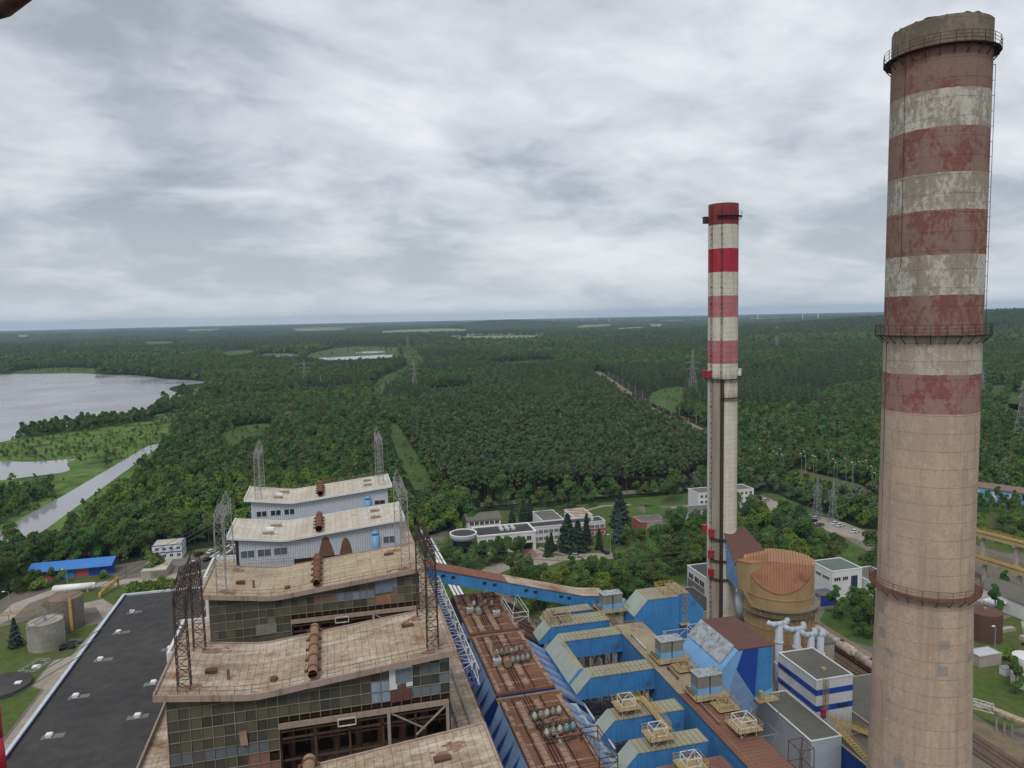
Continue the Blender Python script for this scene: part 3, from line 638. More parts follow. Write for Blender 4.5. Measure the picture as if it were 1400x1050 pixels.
def wood(name, A, label, cat):
    """A: u, v, template index, scale"""
    n = len(A); me = bpy.data.meshes.new(name)
    z = hgt(A[:, 0], A[:, 1]); V = np.stack([A[:, 0], A[:, 1], z - 0.1], 1)
    me.vertices.add(n); me.vertices.foreach_set('co', V.astype(np.float32).ravel())
    a = me.attributes.new('pick', 'INT', 'POINT'); a.data.foreach_set('value', A[:, 2].astype(np.int32))
    a = me.attributes.new('size', 'FLOAT_VECTOR', 'POINT'); s = A[:, 3]; a.data.foreach_set('vector', np.stack([s * RNG.uniform(.9, 1.12, n), s * RNG.uniform(.9, 1.12, n), s * RNG.uniform(.88, 1.12, n)], 1).astype(np.float32).ravel())
    a = me.attributes.new('turn', 'FLOAT_VECTOR', 'POINT'); t = np.zeros((n, 3)); t[:, 2] = RNG.uniform(0, 2 * PI, n); a.data.foreach_set('vector', t.astype(np.float32).ravel())
    o = bpy.data.objects.new(name, me); COL.objects.link(o); tag(o, label, cat, kind='stuff')
    ng = bpy.data.node_groups.new(name, 'GeometryNodeTree')
    ng.interface.new_socket('Geometry', in_out='INPUT', socket_type='NodeSocketGeometry'); ng.interface.new_socket('Geometry', in_out='OUTPUT', socket_type='NodeSocketGeometry')
    N = ng.nodes; gi = N.new('NodeGroupInput'); go = N.new('NodeGroupOutput'); ip = N.new('GeometryNodeInstanceOnPoints'); ci = N.new('GeometryNodeCollectionInfo')
    ci.inputs['Collection'].default_value = TPL; ci.inputs['Separate Children'].default_value = True; ci.inputs['Reset Children'].default_value = True
    ip.inputs['Pick Instance'].default_value = True
    def attr(nm, ty):
        q = N.new('GeometryNodeInputNamedAttribute'); q.data_type = ty; q.inputs['Name'].default_value = nm; return q.outputs['Attribute']
    L = ng.links; L.new(gi.outputs[0], ip.inputs['Points']); L.new(ci.outputs[0], ip.inputs['Instance']); L.new(attr('pick', 'INT'), ip.inputs['Instance Index'])
    L.new(attr('turn', 'FLOAT_VECTOR'), ip.inputs['Rotation']); L.new(attr('size', 'FLOAT_VECTOR'), ip.inputs['Scale']); L.new(ip.outputs[0], go.inputs[0])
    o.modifiers.new('wood', 'NODES').node_group = ng
    return o
ri = lambda n, a, b: RNG.integers(a, b, n)
n = len(PINE); wood('pine_plantation', np.stack([PINE[:, 0], PINE[:, 1], ri(n, 0, 4), RNG.uniform(0.84, 1.1, n) * (1 + 0.10 * sn(PINE[:, 0], PINE[:, 1], 0.035, 1.1))], 1), 'dense even dark green pine plantation behind the office buildings', 'pine wood')
def pick_broad(A):
    n = len(A); r = RNG.uniform(0, 1, n); br = sn(A[:, 0], A[:, 1], 0.011, 1.9)
    p = ri(n, 4, 9); p = np.where((br > 0.45) & (r < 0.6) | (r < 0.04), ri(n, 9, 11), p); sv = sn(A[:, 0], A[:, 1], 0.017, 4.4)
    return np.where((sv > 0.62) & (r > 0.55) | (r > 0.985), 11, p)
near = ALL[:, 3] < 8; mid = ~near & (ALL[:, 3] < 10); far = ALL[:, 3] > 10; pn = ALL[:, 2] > 0.5
def sub(k, picks, lo, hi):
    A = ALL[k]; return np.stack([A[:, 0], A[:, 1], picks(A), RNG.uniform(lo, hi, len(A)) * A[:, 3] / 7.2], 1)
onbank = inside(ALL[:, 0], ALL[:, 1], BANK) & ~inside(ALL[:, 0], ALL[:, 1], TREEROW) & ~inside(ALL[:, 0], ALL[:, 1], TREECLUMP)
left = (ALL[:, 0] < 60)
A1 = sub(near & ~pn & left & ~onbank, pick_broad, 0.62, 1.15); A1b = sub(near & ~pn & left & onbank, pick_broad, 0.25, 0.5)
wood('canal_wood', np.concatenate([A1, A1b]), 'dark leafy wood between the canal and the pine plantation', 'leafy wood')
wood('lineside_wood', np.concatenate([sub(near & ~pn & ~left, pick_broad, 0.65, 1.2), sub(near & pn, lambda A: ri(len(A), 0, 4), 0.8, 1.05)]), 'mixed green wood around the railway line right of the pine plantation', 'leafy wood')
wood('middle_wood', np.concatenate([sub(mid & ~pn, pick_broad, 0.75, 1.15), sub(mid & pn, lambda A: ri(len(A), 0, 4), 0.75, 0.95)]), 'broad mixed wood beyond the lake and the plantation', 'wood')
wood('far_wood', np.concatenate([sub(far & ~pn, lambda A: brighten(ri(len(A), 15, 18), A, 24), 0.6, 0.85), sub(far & pn, lambda A: ri(len(A), 12, 15), 0.5, 0.7)]), 'bluish far wood stretching towards the horizon', 'wood')
SC = []
for p, dens in ((POWERCUT, 75), (MEADOWS[0], 90), (MEADOWS[1], 110), (MEADOWS[6], 60), (MEADOWS[7], 150), (MEADOWS[8], 70), (BANK, 75), (CLEARING, 160), ([(-191, 1310), (-206, 1082), (-200, 927), (-150, 860), (-135, 905), (-160, 1000), (-168, 1190), (-150, 1290)], 70), ([(-60, 1980), (-54, 2333), (54, 2742), (238, 2584), (190, 2064), (185, 1850), (0, 1800)], 1100)):
    q = np.array(p); lo, hi = q.min(0), q.max(0); n = int((hi - lo).prod() / dens); U = RNG.uniform(lo[0], hi[0], n); V = RNG.uniform(lo[1], hi[1], n); k = inside(U, V, p)
    for w in [LAKE, LAGOON, CANAL] + PONDS: k &= ~inside(U, V, w)
    k &= (np.abs(np.arctan2(U, V) - AZ) < R(41)) & (sn(U, V, 0.03, 2.0) > -0.35)
    U, V = U[k], V[k]; n = len(U); big = 1.8 if dens > 400 else 1.0
    SC.append(np.stack([U, V, np.where(RNG.uniform(0, 1, n) < .78, ri(n, 9, 11), ri(n, 4, 9)), RNG.uniform(0.10, 0.30, n) * big * np.where(RNG.uniform(0, 1, n) < .12, 1.9, 1)], 1))
wood('scrub', np.concatenate(SC), 'low bright green scrub and reed bushes on the banks and cut strips', 'scrub')
n = len(CLUMP); wood('horizon_wood', np.stack([CLUMP[:, 0], CLUMP[:, 1], np.where(CLUMP[:, 2] > 0.5, ri(n, 18, 21), brighten(ri(n, 21, 24), CLUMP, 25)), CLUMP[:, 3] / 36.0 * RNG.uniform(.9, 1.1, n) * np.where(CLUMP[:, 3] > 40, 0.8, 1)], 1), 'hazy patchwork of woods along the flat horizon', 'wood')

# planted trees of the works and the offices, each on its own spot
OPEN = [([(131, 304), (139, 301), (138, 295), (131, 297)], (1, .985, .97, .955, .94, .925)), ([(219, 306), (232, 295), (232, 264), (217, 262), (214, 280)], (1, .97, .94, .91, .89)), ([(207, 346), (226, 346), (226, 325), (218, 312), (205, 312)], (1, .97, .94, .91)), ([(174, 328), (209, 328), (209, 322), (174, 322)], (1, .97, .95))]
def belt(poly, sp, kinds, lo, hi, label, group, keep=1.0):
    xs = [p[0] for p in poly]; ys = [p[1] for p in poly]
    for u in np.arange(min(xs), max(xs), sp):
        for v in np.arange(min(ys), max(ys), sp):
            q = (u + random.uniform(-.4, .4) * sp, v + random.uniform(-.4, .4) * sp)
            if any(inside(np.array([q[0] / f]), np.array([q[1] / f]), p)[0] for p, fs in OPEN for f in fs): continue
            if random.random() < keep and inside(np.array([q[0]]), np.array([q[1]]), poly)[0]:
                tree(random.choice(kinds), *q, random.uniform(lo, hi), label, group)
belt([(60, 222), (108, 222), (118, 240), (114, 254), (86, 249), (78, 244), (60, 248)], 5.4, ['broad', 'broad', 'bright', 'tall', 'broad', 'tall'], 0.72, 1.05, 'leafy tree in the thick belt between the office car park and the blue ducts', 'trees between the office car park and the blue ducts', 0.9)
belt([(118, 244), (152, 238), (166, 268), (164, 300), (148, 298), (128, 280)], 7.0, ['broad', 'broad', 'bright', 'tall'], 0.85, 1.2, 'leafy tree in the clump between the red walled hut and the striped chimney', 'trees between the red hut and the striped chimney', 0.9)
belt([(150, 232), (208, 228), (214, 258), (214, 290), (200, 304), (168, 312), (166, 270)], 7.2, ['broad', 'broad', 'bright', 'tall', 'broad'], 0.85, 1.2, 'leafy tree in the grove behind the tan absorber and the white workshop', 'trees in the grove behind the absorber', 0.88)
belt([(152, 178), (166, 174), (172, 188), (166, 200), (154, 202)], 5.2, ['broad', 'broad', 'tall'], 0.6, 0.85, 'leafy tree in the small clump in front of the white green-roofed workshop', 'trees in front of the white workshop')
belt([(252, 262), (300, 236), (335, 242), (322, 284), (290, 300), (262, 286)], 7.8, ['broad', 'tall', 'broad', 'bright'], 0.62, 0.86, 'leafy tree between the yellow pipe bridge and the blue and white shed', 'trees between the pipe bridge and the blue shed')
belt([(262, 206), (300, 190), (320, 205), (300, 235), (264, 246)], 7.5, ['broad', 'tall', 'bright'], 0.45, 0.7, 'low leafy tree growing behind the yellow pipe bridge', 'trees behind the yellow pipe bridge', 0.7)
belt([(-119, 303), (-106, 302), (-107, 313), (-119, 314)], 4.6, ['bright', 'broad'], 0.4, 0.6, 'yellow green tree between the yellow pipe bridge and the blue roofed shed', 'trees left of the blue roofed shed')
belt([(100, 284), (118, 283), (134, 288), (134, 299), (118, 299)], 6.2, ['broad', 'bright', 'tall'], 0.4, 0.68, 'smaller leafy tree on the lawn between the long office and the red hut', 'small trees on the office lawn', 0.8)
belt([(82, 344), (132, 344), (132, 357), (82, 357)], 7.5, ['broad', 'broad', 'tall'], 0.6, 0.9, 'leafy tree behind the flat office roofs in front of the plantation fence', 'trees behind the office roofs', 0.75)
belt([(62, 258), (74, 258), (72, 268), (60, 266)], 5.5, ['broad', 'tall'], 0.5, 0.75, 'leafy tree at the near left corner of the office car park', 'trees at the car park corner')
belt([(-150, 290), (-122, 296), (-121, 326), (-124, 352), (-150, 360)], 7.2, ['broad', 'broad', 'tall'], 0.8, 1.1, 'leafy tree at the far left behind the storage tanks', 'trees behind the storage tanks', 0.9)
belt([(-120, 327), (-62, 352), (-60, 362), (-120, 345)], 6.5, ['broad'], 0.8, 1.1, 'dark leafy tree overhanging the back of the blue roofed shed', 'trees behind the blue roofed shed', 0.9)
belt([(50, 318), (62, 330), (66, 362), (48, 366), (40, 345), (42, 325)], 7.2, ['broad', 'broad', 'bright'], 0.95, 1.3, 'big leafy tree between the round office tower and the boiler houses', 'trees between the round tower and the boiler houses', 0.92)
belt([(72, 362), (190, 358), (190, 364), (74, 368)], 7.0, ['broad', 'shrub', 'bright'], 0.4, 0.62, 'low leafy tree along the fence in front of the pine plantation', 'low trees along the plantation fence', 0.6)
belt([(42, 262), (52, 268), (50, 290), (44, 300), (40, 285)], 5.0, ['broad'], 0.45, 0.65, 'leafy tree beside the white pipes left of the round tower', 'trees beside the white pipes')
for u, v, s in ((53.5, 285, .72), (56, 281, .74), (59, 279, .78), (61, 284, .74), (64, 281, .78), (67, 284, .76), (70, 282, .74), (72.5, 286, .70), (75, 289, .6), (58, 287, .70), (64, 287, .72)):
    e = tree('broad', u, v, s * 0.98, 'bushy leafy tree in the row hiding the front of the white office wing', 'trees in front of the white office wing'); e.scale = (e.scale[0] * .85, e.scale[1] * .85, e.scale[2])
for a in (('spruce', 95, 289, 1.12, 'broad dark spruce in front of the long office, tallest of the pair of big spruces'), ('spruce', 98.5, 286, 1.0, 'dark spruce close against the tallest big spruce by the long office'),
          ('columnar', 105.5, 294.5, 1.0, 'slim columnar spruce in front of the pink banded office wall'), ('columnar', 108, 286, 0.85, 'slim olive columnar conifer on the lawn below the pink banded office'),
          ('bluespruce', 119, 291, 1.05, 'silvery blue spruce on the lawn right of the long office'), ('spruce', 130, 316, 1.1, 'dark spruce behind the silvery blue spruce'),
          ('spruce', 84.5, 284, 0.62, 'small dark spruce beside the pink paved office path'), ('spruce', 88, 290, 0.6, 'small dark conifer between the white wing entrance and the big spruces'),
          ('bright', 124, 295, 0.6, 'bright yellow green tree beside the silvery blue spruce'), ('broad', 124, 279, 0.72, 'rounded leafy tree at the right end of the office car park'),
          ('broad', 113, 284, 0.4, 'small leafy tree by the dark blue car on the office car park'), ('bright', 92, 262, 0.5, 'low yellow green tree beside the lawn of the office car park'),
          ('bright', 98, 264, 0.48, 'rounded yellow green tree right of the low one by the car park lawn'), ('tall', 71, 262, 0.62, 'pointed leafy tree left of the pink path at the car park corner'), ('broad', 64, 266, 0.6, 'leafy tree at the left end of the office car park'),
          ('spruce', 87, 332, 0.85, 'dark pine like tree behind the flat roofed office wing'), ('spruce', 80, 326, 0.8, 'dark conifer beside the grey hall roof'), ('spruce', 92, 338, 0.8, 'dark conifer between the grey hall and the long office'),
          ('broad', 172, 346, 1.25, 'big round bright green tree left of the far white office block'), ('tall', 120, 366, 1.0, 'solitary tall leafy tree at the edge of the pine plantation'),('broad', 84, 368, 1.35, 'large pale leafy tree in front of the pines behind the round tower'),
          ('bright', -73, 312, 0.85, 'bright yellow green tree beside the grey shed and white cabins'), ('broad', -71, 315, 0.6, 'leafy tree behind the bright one by the grey shed'), ('pine', -82, 312, 0.62, 'dark tree at the right end of the blue roofed shed'),
          ('bright', -104, 310, 0.5, 'yellow green tree in front of the blue roofed shed'), ('brightshrub', -110, 306, 2.2, 'wide yellow green bush left of the blue roofed shed'), ('brightshrub', -72, 288, 3.0, 'wide bright green bush beyond the corner of the black roof'),
          ('brightshrub', -67, 284, 2.9, 'bright green bush beside the blue gutter corner of the black roof'), ('brightshrub', -63, 291, 2.6, 'bright bush nearest the pale loading ramp'), ('shrub', -90, 312, 1.4, 'small round bush in front of the blue roofed shed doors'), ('brightshrub', -76, 280, 1.6, 'small bright bush at the bend of the pale path'),
          ('spruce', -99, 252, 0.7, 'dark conifer at the left edge behind the near storage tank'), ('spruce', -94, 273, 0.55, 'dark conifer squeezed behind the brown storage tank'),
          ('tall', 168, 144, 0.62, 'narrow dark poplar beside the pipe trestle on the right lawn'), ('shrub', 186, 160, 1.5, 'bush beside the rusty brown tank'), ('brightshrub', 182, 158, 1.6, 'light green bush below the rusty brown tank'), ('shrub', 190, 156, 1.7, 'dark bush right of the parked machinery'),
          ('tall', 205, 184, 0.7, 'leafy tree behind the rusty brown tank beside the big chimney'), ('tall', 222, 196, 0.62, 'leafy tree left of the grey roofed warehouse')):
    e = tree(*a)
    if a[0] == 'spruce' and a[3] >= 1.0: e.scale = (e.scale[0] * 1.45, e.scale[1] * 1.45, e.scale[2])

# ------------------------------------------------------------------ chimneys
def stripe_mat(name, H, bands, peel, rough=0.85, joints=2.5, stain=None, patches=False):
    """bands: list of (z_from, colour, worn colour); peel = amount of worn paint"""
    m = bpy.data.materials.new(name); m.use_nodes = True; nt = m.node_tree; N = nt.nodes; L = nt.links; b = N['Principled BSDF']
    tc = N.new('ShaderNodeTexCoord'); sx = N.new('ShaderNodeSeparateXYZ'); L.new(tc.outputs['Object'], sx.inputs[0])
    def math_(op, a, c=None, d=None):
        n = N.new('ShaderNodeMath'); n.operation = op
        for i, x in enumerate((a, c, d)):
            if x is None: continue
            if isinstance(x, (int, float)): n.inputs[i].default_value = x
            else: L.new(x, n.inputs[i])
        return n.outputs[0]
    def noise(s, mp, det=6, rg=0.65):
        q = N.new('ShaderNodeMapping'); q.inputs['Scale'].default_value = mp; L.new(tc.outputs['Object'], q.inputs[0])
        n = N.new('ShaderNodeTexNoise'); n.inputs['Scale'].default_value = s; n.inputs['Detail'].default_value = det; n.inputs['Roughness'].default_value = rg; L.new(q.outputs[0], n.inputs['Vector']); return n.outputs[0]
    def rng(v, a, c, lo=0.0, hi=1.0):
        n = N.new('ShaderNodeMapRange'); n.inputs[1].default_value = a; n.inputs[2].default_value = c; n.inputs[3].default_value = lo; n.inputs[4].default_value = hi; L.new(v, n.inputs[0]); return n.outputs[0]
    def mix(f, a, c, blend='MIX'):
        n = N.new('ShaderNodeMix'); n.data_type = 'RGBA'; n.blend_type = blend
        for i, x in ((0, f), (6, a), (7, c)):
            if isinstance(x, (int, float)): n.inputs[i].default_value = x
            elif isinstance(x, tuple): n.inputs[i].default_value = (*x[:3], 1)
            else: L.new(x, n.inputs[i])
        return n.outputs[2]
    z = math_('ADD', sx.outputs[2], math_('MULTIPLY', math_('SUBTRACT', noise(0.8, (1, 1, 1)), 0.5), 0.5))
    zz = math_('DIVIDE', z, float(H))
    outs = []
    for k in (1, 2):
        cr = N.new('ShaderNodeValToRGB'); cr.color_ramp.interpolation = 'CONSTANT'; L.new(zz, cr.inputs[0]); el = cr.color_ramp.elements
        el[0].position = 0; el[0].color = (*bands[0][k], 1); el[1].position = bands[1][0] / H; el[1].color = (*bands[1][k], 1)
        for bd in bands[2:]:
            e = el.new(bd[0] / H); e.color = (*bd[k], 1)
        outs.append(cr.outputs[0])
    ang = math_('ARCTAN2', sx.outputs[1], sx.outputs[0])
    worn = math_('ADD', math_('MULTIPLY', noise(0.30, (1, 1, 0.55)), 0.5), math_('MULTIPLY', noise(1.7, (1, 1, 0.7), 8, 0.75), 0.5))
    col = mix(rng(worn, 0.60 - peel * 0.17, 0.645 - peel * 0.15), outs[0], outs[1])
    # grime running down
    gr = rng(noise(0.7, (1.3, 1.3, 0.06), 5, 0.6), 0.48, 0.8, 0, 0.45)
    col = mix(gr, col, (0.15, 0.115, 0.085))
    # casting joints: lift rings and shutter panels
    cmb = N.new('ShaderNodeCombineXYZ'); L.new(math_('MULTIPLY', ang, 6.3), cmb.inputs[0]); L.new(sx.outputs[2], cmb.inputs[1])
    bt = N.new('ShaderNodeTexBrick'); bt.offset = 0.0; bt.inputs['Scale'].default_value = 1; bt.inputs['Brick Width'].default_value = 9.9; bt.inputs['Row Height'].default_value = joints
    bt.inputs['Mortar Size'].default_value = 0.03; bt.inputs['Mortar Smooth'].default_value = 0.7; bt.inputs['Color1'].default_value = (1, 1, 1, 1); bt.inputs['Color2'].default_value = (0.93, 0.92, 0.91, 1); bt.inputs['Mortar'].default_value = (0.80, 0.775, 0.75, 1)
    L.new(cmb.outputs[0], bt.inputs['Vector']); col = mix(0.9, col, bt.outputs['Color'], 'MULTIPLY')
    if patches:
        vo = N.new('ShaderNodeTexVoronoi'); vo.distance = 'CHEBYCHEV'; vo.inputs['Scale'].default_value = 0.42; L.new(cmb.outputs[0], vo.inputs['Vector'])
        sc2 = N.new('ShaderNodeSeparateColor'); L.new(vo.outputs['Color'], sc2.inputs[0])
        pm = math_('MULTIPLY', math_('GREATER_THAN', sc2.outputs[0], 0.80), math_('LESS_THAN', vo.outputs['Distance'], 0.30))
        pm = math_('MULTIPLY', pm, math_('GREATER_THAN', noise(0.09, (1, 1, 1), 2), 0.5))
        pm = math_('MULTIPLY', pm, math_('LESS_THAN', sx.outputs[2], 60.0))
        col = mix(math_('MULTIPLY', pm, 0.75), col, (0.25, 0.25, 0.235))
    if stain:
        a0, a1, z1, c = stain   # a worn vertical band between two angles below z1
        f = math_('MULTIPLY', rng(ang, a0 - 0.03, a0 + 0.03), rng(ang, a1 - 0.03, a1 + 0.03, 1, 0)); f = math_('MULTIPLY', f, rng(sx.outputs[2], z1 - 0.3, z1 + 0.3, 1, 0))
        f = math_('MULTIPLY', f, rng(noise(0.5, (1, 1, 0.08)), 0.25, 0.6, 0.35, 0.95)); col = mix(f, col, c)
    fine = rng(noise(4.0, (1, 1, 1), 4), 0.3, 0.7, 0.82, 1.05); cc = N.new('ShaderNodeCombineColor')
    for i in range(3): L.new(fine, cc.inputs[i])
    col = mix(1.0, col, cc.outputs[0], 'MULTIPLY')
    L.new(col, b.inputs['Base Color']); b.inputs['Roughness'].default_value = rough; b.inputs['Specular IOR Level'].default_value = 0.2
    bn = N.new('ShaderNodeBump'); bn.inputs['Distance'].default_value = 0.06; L.new(bt.outputs['Fac'], bn.inputs['Height']); bn.invert = True; L.new(bn.outputs[0], b.inputs['Normal'])
    MATS[name] = m
RED = (0.23, 0.092, 0.074); REDW = (0.28, 0.185, 0.15); WHT = (0.55, 0.535, 0.48); WHTW = (0.34, 0.295, 0.24); TAN = (0.53, 0.405, 0.30); TANW = (0.46, 0.35, 0.262); RIM = (0.17, 0.14, 0.105)
stripe_mat('old_chimney_shaft', 139, [(0, TAN, TANW), (84.8, (0.27, 0.10, 0.088), (0.33, 0.20, 0.17)), (90.4, (0.50, 0.46, 0.39), (0.40, 0.33, 0.26)), (95.8, RED, REDW), (101.4, WHT, WHTW), (106.7, RED, REDW), (112.5, WHT, WHTW), (117.7, RED, REDW), (123.3, WHT, WHTW), (128.3, RED, (0.26, 0.17, 0.13)), (134.2, RIM, (0.24, 0.20, 0.15))], 0.84, patches=True)
BR = (0.43, 0.025, 0.05); PK = (0.46, 0.17, 0.20); PKW = (0.53, 0.30, 0.32); CW = (0.66, 0.63, 0.54); CWW = (0.55, 0.51, 0.42)
cang = math.atan2(-191.6, -111.2)
stripe_mat('slim_chimney_shaft', 131, [(0, CW, CWW), (84.7, PK, PKW), (91.2, CW, CWW), (97.8, PK, PKW), (104.2, CW, CWW), (110.8, BR, BR), (117.3, CW, CWW), (124, (0.25, 0.035, 0.04), (0.18, 0.07, 0.055)), (129.9, (0.10, 0.08, 0.06), (0.13, 0.10, 0.07))], 0.35, 0.6, joints=1.4, stain=(cang - 0.80, cang + 0.02, 81, (0.27, 0.225, 0.165)))

def shaft(cx, cy, rings, n=96):
    b = MB()
    for (z0, r0), (z1, r1) in zip(rings[:-1], rings[1:]): b.tube((cx, cy, z0), (cx, cy, z1), r0, n, 0, False, r1)
    z1, r1 = rings[-1]; ri_ = r1 - 0.55; i = len(b.v)
    for r, z in ((r1, z1), (ri_, z1), (ri_, z1 - 12)):
        for k in range(n):
            t = 2 * PI * (k + 0.5) / n; b.v.append((cx + r * math.cos(t), cy + r * math.sin(t), z + ((0.11 * math.sin(t * 7 + 1) + 0.09 * math.sin(t * 19) + 0.07 * math.sin(t * 31 + 2)) * (1 if z == z1 else 0) * (1 if r1 > 5 else 0))))
    for s in (0, n):
        for k in range(n):
            j = (k + 1) % n; b.f.append((i + s + k, i + s + j, i + s + n + j, i + s + n + k)); b.m.append(0)
    return b
def ring_gallery(b, cx, cy, z, r, w=1.25, nb=22, rail=1.25, mid=2, a0=0.0, a1=2 * PI, deck_m=0, rail_m=0, thick=1.0):
    n = max(8, int(nb * (a1 - a0) / (2 * PI))); full = a1 - a0 > 6.2
    A = [a0 + (a1 - a0) * k / n for k in range(n + 1)]
    P = lambda a, rr, zz: (cx + rr * math.cos(a), cy + rr * math.sin(a), zz)
    for p, q in zip(A[:-1], A[1:]):
        b.hexa([P(p, r - .02, z - 0.08), P(p, r + w, z - 0.08), P(q, r + w, z - 0.08), P(q, r - .02, z - 0.08), P(p, r - .02, z), P(p, r + w, z), P(q, r + w, z), P(q, r - .02, z)], deck_m)
    for k, a in enumerate(A[:-1] if full else A):
        b.bar(P(a, r, z - 1.25), P(a, r + w, z - 0.1), 0.10, deck_m); b.bar(P(a, r, z - 0.15), P(a, r + w, z - 0.15), 0.10, deck_m)
    rb = MB(); pts = [np.array(P(a, r + w - 0.04, z)) for a in A]
    for p, q in zip(pts[:-1], pts[1:]):
        rb.bar(p, p + (0, 0, rail), 0.07 * thick, rail_m)
        for k in range(mid + 1): rb.bar(p + (0, 0, rail * (k + 1) / (mid + 1)), q + (0, 0, rail * (k + 1) / (mid + 1)), 0.055 * thick, rail_m)
    rb.bar(pts[-1], pts[-1] + (0, 0, rail), 0.07, rail_m)
    return rb
def on_face(cx, cy, r, s, out=0.0):
    """point on a chimney's camera-facing side: s = -1 left edge .. 1 right edge"""
    d = math.hypot(cx, cy); tx, ty = -cx / d, -cy / d; rx, ry = -ty * -1, tx * -1
    rx, ry = (cy / d, -cx / d); c = math.sqrt(max(0, 1 - s * s)); rr = r + out
    return cx + rr * (s * rx + c * tx), cy + rr * (s * ry + c * ty)

CX, CY = 84.1, 87.4
t = thing('chimney', 'huge weathered concrete chimney with worn brown red and white bands above a tan shaft', 'chimney', (CX, CY, 0))
shaft(CX, CY, [(0, 7.9), (35, 6.85), (60, 6.3), (100, 6.22), (138, 6.15)]).build('shaft', 'old_chimney_shaft', t, True)
for nm, z, r, w, dm in (('top_gallery', 134.2, 6.15, 1.0, 'dark_steel'), ('middle_gallery', 96.1, 6.22, 1.15, 'dark_steel'), ('lower_gallery', 59.2, 6.3, 1.1, 'rust_beam')):
    b = MB(); rb = ring_gallery(b, CX, CY, z, r, w, 24, 1.35, 2); g = b.build(nm, dm, t); rb.build('railing', dm, g)
b = MB()
for s_ in (-0.06, 0.06):
    for z0, z1 in ((97.5, 132),):
        p = on_face(CX, CY, 6.3, 0.985); b.bar((p[0] + s_, p[1] - s_ * 3, z0), (p[0] + s_, p[1] - s_ * 3, z1), 0.06)
for k in range(18): p = on_face(CX, CY, 6.2, 0.985); q = on_face(CX, CY, 6.2, 0.985, 0.3); b.bar((*p, 98 + 2 * k), (*q, 98 + 2 * k), 0.08)
b.build('ladder', 'dark_steel', t)
b = MB(); p = on_face(CX, CY, 6.27, -0.62, 0.02); q = on_face(CX, CY, 6.22, -0.88, 0.05)
for s0, s1, z0, z1 in ((-0.66, -0.64, 134, 106), (-0.64, -0.9, 106, 97.5), (-0.9, -0.905, 96, 60)): b.bar((*on_face(CX, CY, 6.28, s0), z0), (*on_face(CX, CY, 6.28, s1), z1), 0.05)
b.build('cable', 'dark_steel', t)

SX, SY = 111.2, 191.6
t = thing('chimney', 'slim tall chimney with bright red and white bands beside the tan absorber', 'chimney', (SX, SY, 0))
shaft(SX, SY, [(0, 4.3), (130.3, 4.2)], 64).build('shaft', 'slim_chimney_shaft', t, True)
b = MB(); rb = ring_gallery(b, SX, SY, 126.8, 4.2, 1.0, 16, 1.2, 1, cang - 0.35, cang + 1.7); g = b.build('top_gallery', 'dark_steel', t); rb.build('railing', 'dark_steel', g)
b = MB(); rb = ring_gallery(b, SX, SY, 80.6, 4.25, 1.0, 16, 1.2, 1); g = b.build('middle_gallery', 'dark_steel', t); rb.build('railing', 'dark_steel', g)
b = MB(); rb = ring_gallery(b, SX, SY, 75.2, 4.25, 0.9, 16, 1.2, 1, cang - 0.1, cang + 1.6); g = b.build('lower_gallery', 'dark_steel', t); rb.build('railing', 'dark_steel', g)
for s_ in (-0.72, -0.08):
    b = MB()
    for o_ in (-0.045, 0.045):
        b.bar((*on_face(SX, SY, 4.28, s_ + o_, 0.2), 3), (*on_face(SX, SY, 4.2, s_ + o_, 0.2), 129.5), 0.09)
    for k in range(84): b.bar((*on_face(SX, SY, 4.26, s_ - 0.045, 0.2), 3 + k * 1.5), (*on_face(SX, SY, 4.26, s_ + 0.045, 0.2), 3.7 + k * 1.5), 0.08)
    for k in range(26):
        b.bar((*on_face(SX, SY, 4.2, s_, -0.05), 4 + k * 4.9), (*on_face(SX, SY, 4.25, s_, 0.42), 4 + k * 4.9), 0.2)
    b.build('ladder', 'dark_steel', t)
b = MB(); p_ = on_face(SX, SY, 4.25, -0.01, 0.12); b.box(p_[0] - .36, p_[0] + .36, p_[1] - .36, p_[1] + .36, 3, 80.4); b.build('cable_duct', 'dark_steel', t)
def chim_box(s_, z, w, h, m, nm, out=0.2):
    x, y = on_face(SX, SY, 4.25, s_, out + w / 2); b = MB(); b.box(x - w / 2, x + w / 2, y - w / 2, y + w / 2, z, z + h); b.box(x - w / 2 - .1, x + w / 2 + .1, y - w / 2 - .1, y + w / 2 + .1, z + h, z + h + 0.12)
    b.build(nm, m, t)
chim_box(-1.0, 125.2, 1.3, 1.8, 'dark_steel', 'cabinet', 0.0)
for s_, z in ((-0.78, 80.8), (-1.0, 80.8), (-0.60, 34.0), (-1.0, 34.2), (-0.62, 27.6), (-0.62, 22.0)): chim_box(s_, z, 1.25, 1.9 if z > 70 else 2.1, 'red_paint', 'red_cabinet', 0.0)
chim_box(0.97, 81.4, 0.9, 1.9, 'white_paint', 'white_cabinet', 0.0)
for z in (33.6, 27.2, 21.6):
    b = MB(); rb = ring_gallery(b, SX, SY, z, 4.26, 0.8, 14, 1.0, 1, cang - 0.8, cang + 0.5); g = b.build('small_gallery', 'dark_steel', t)

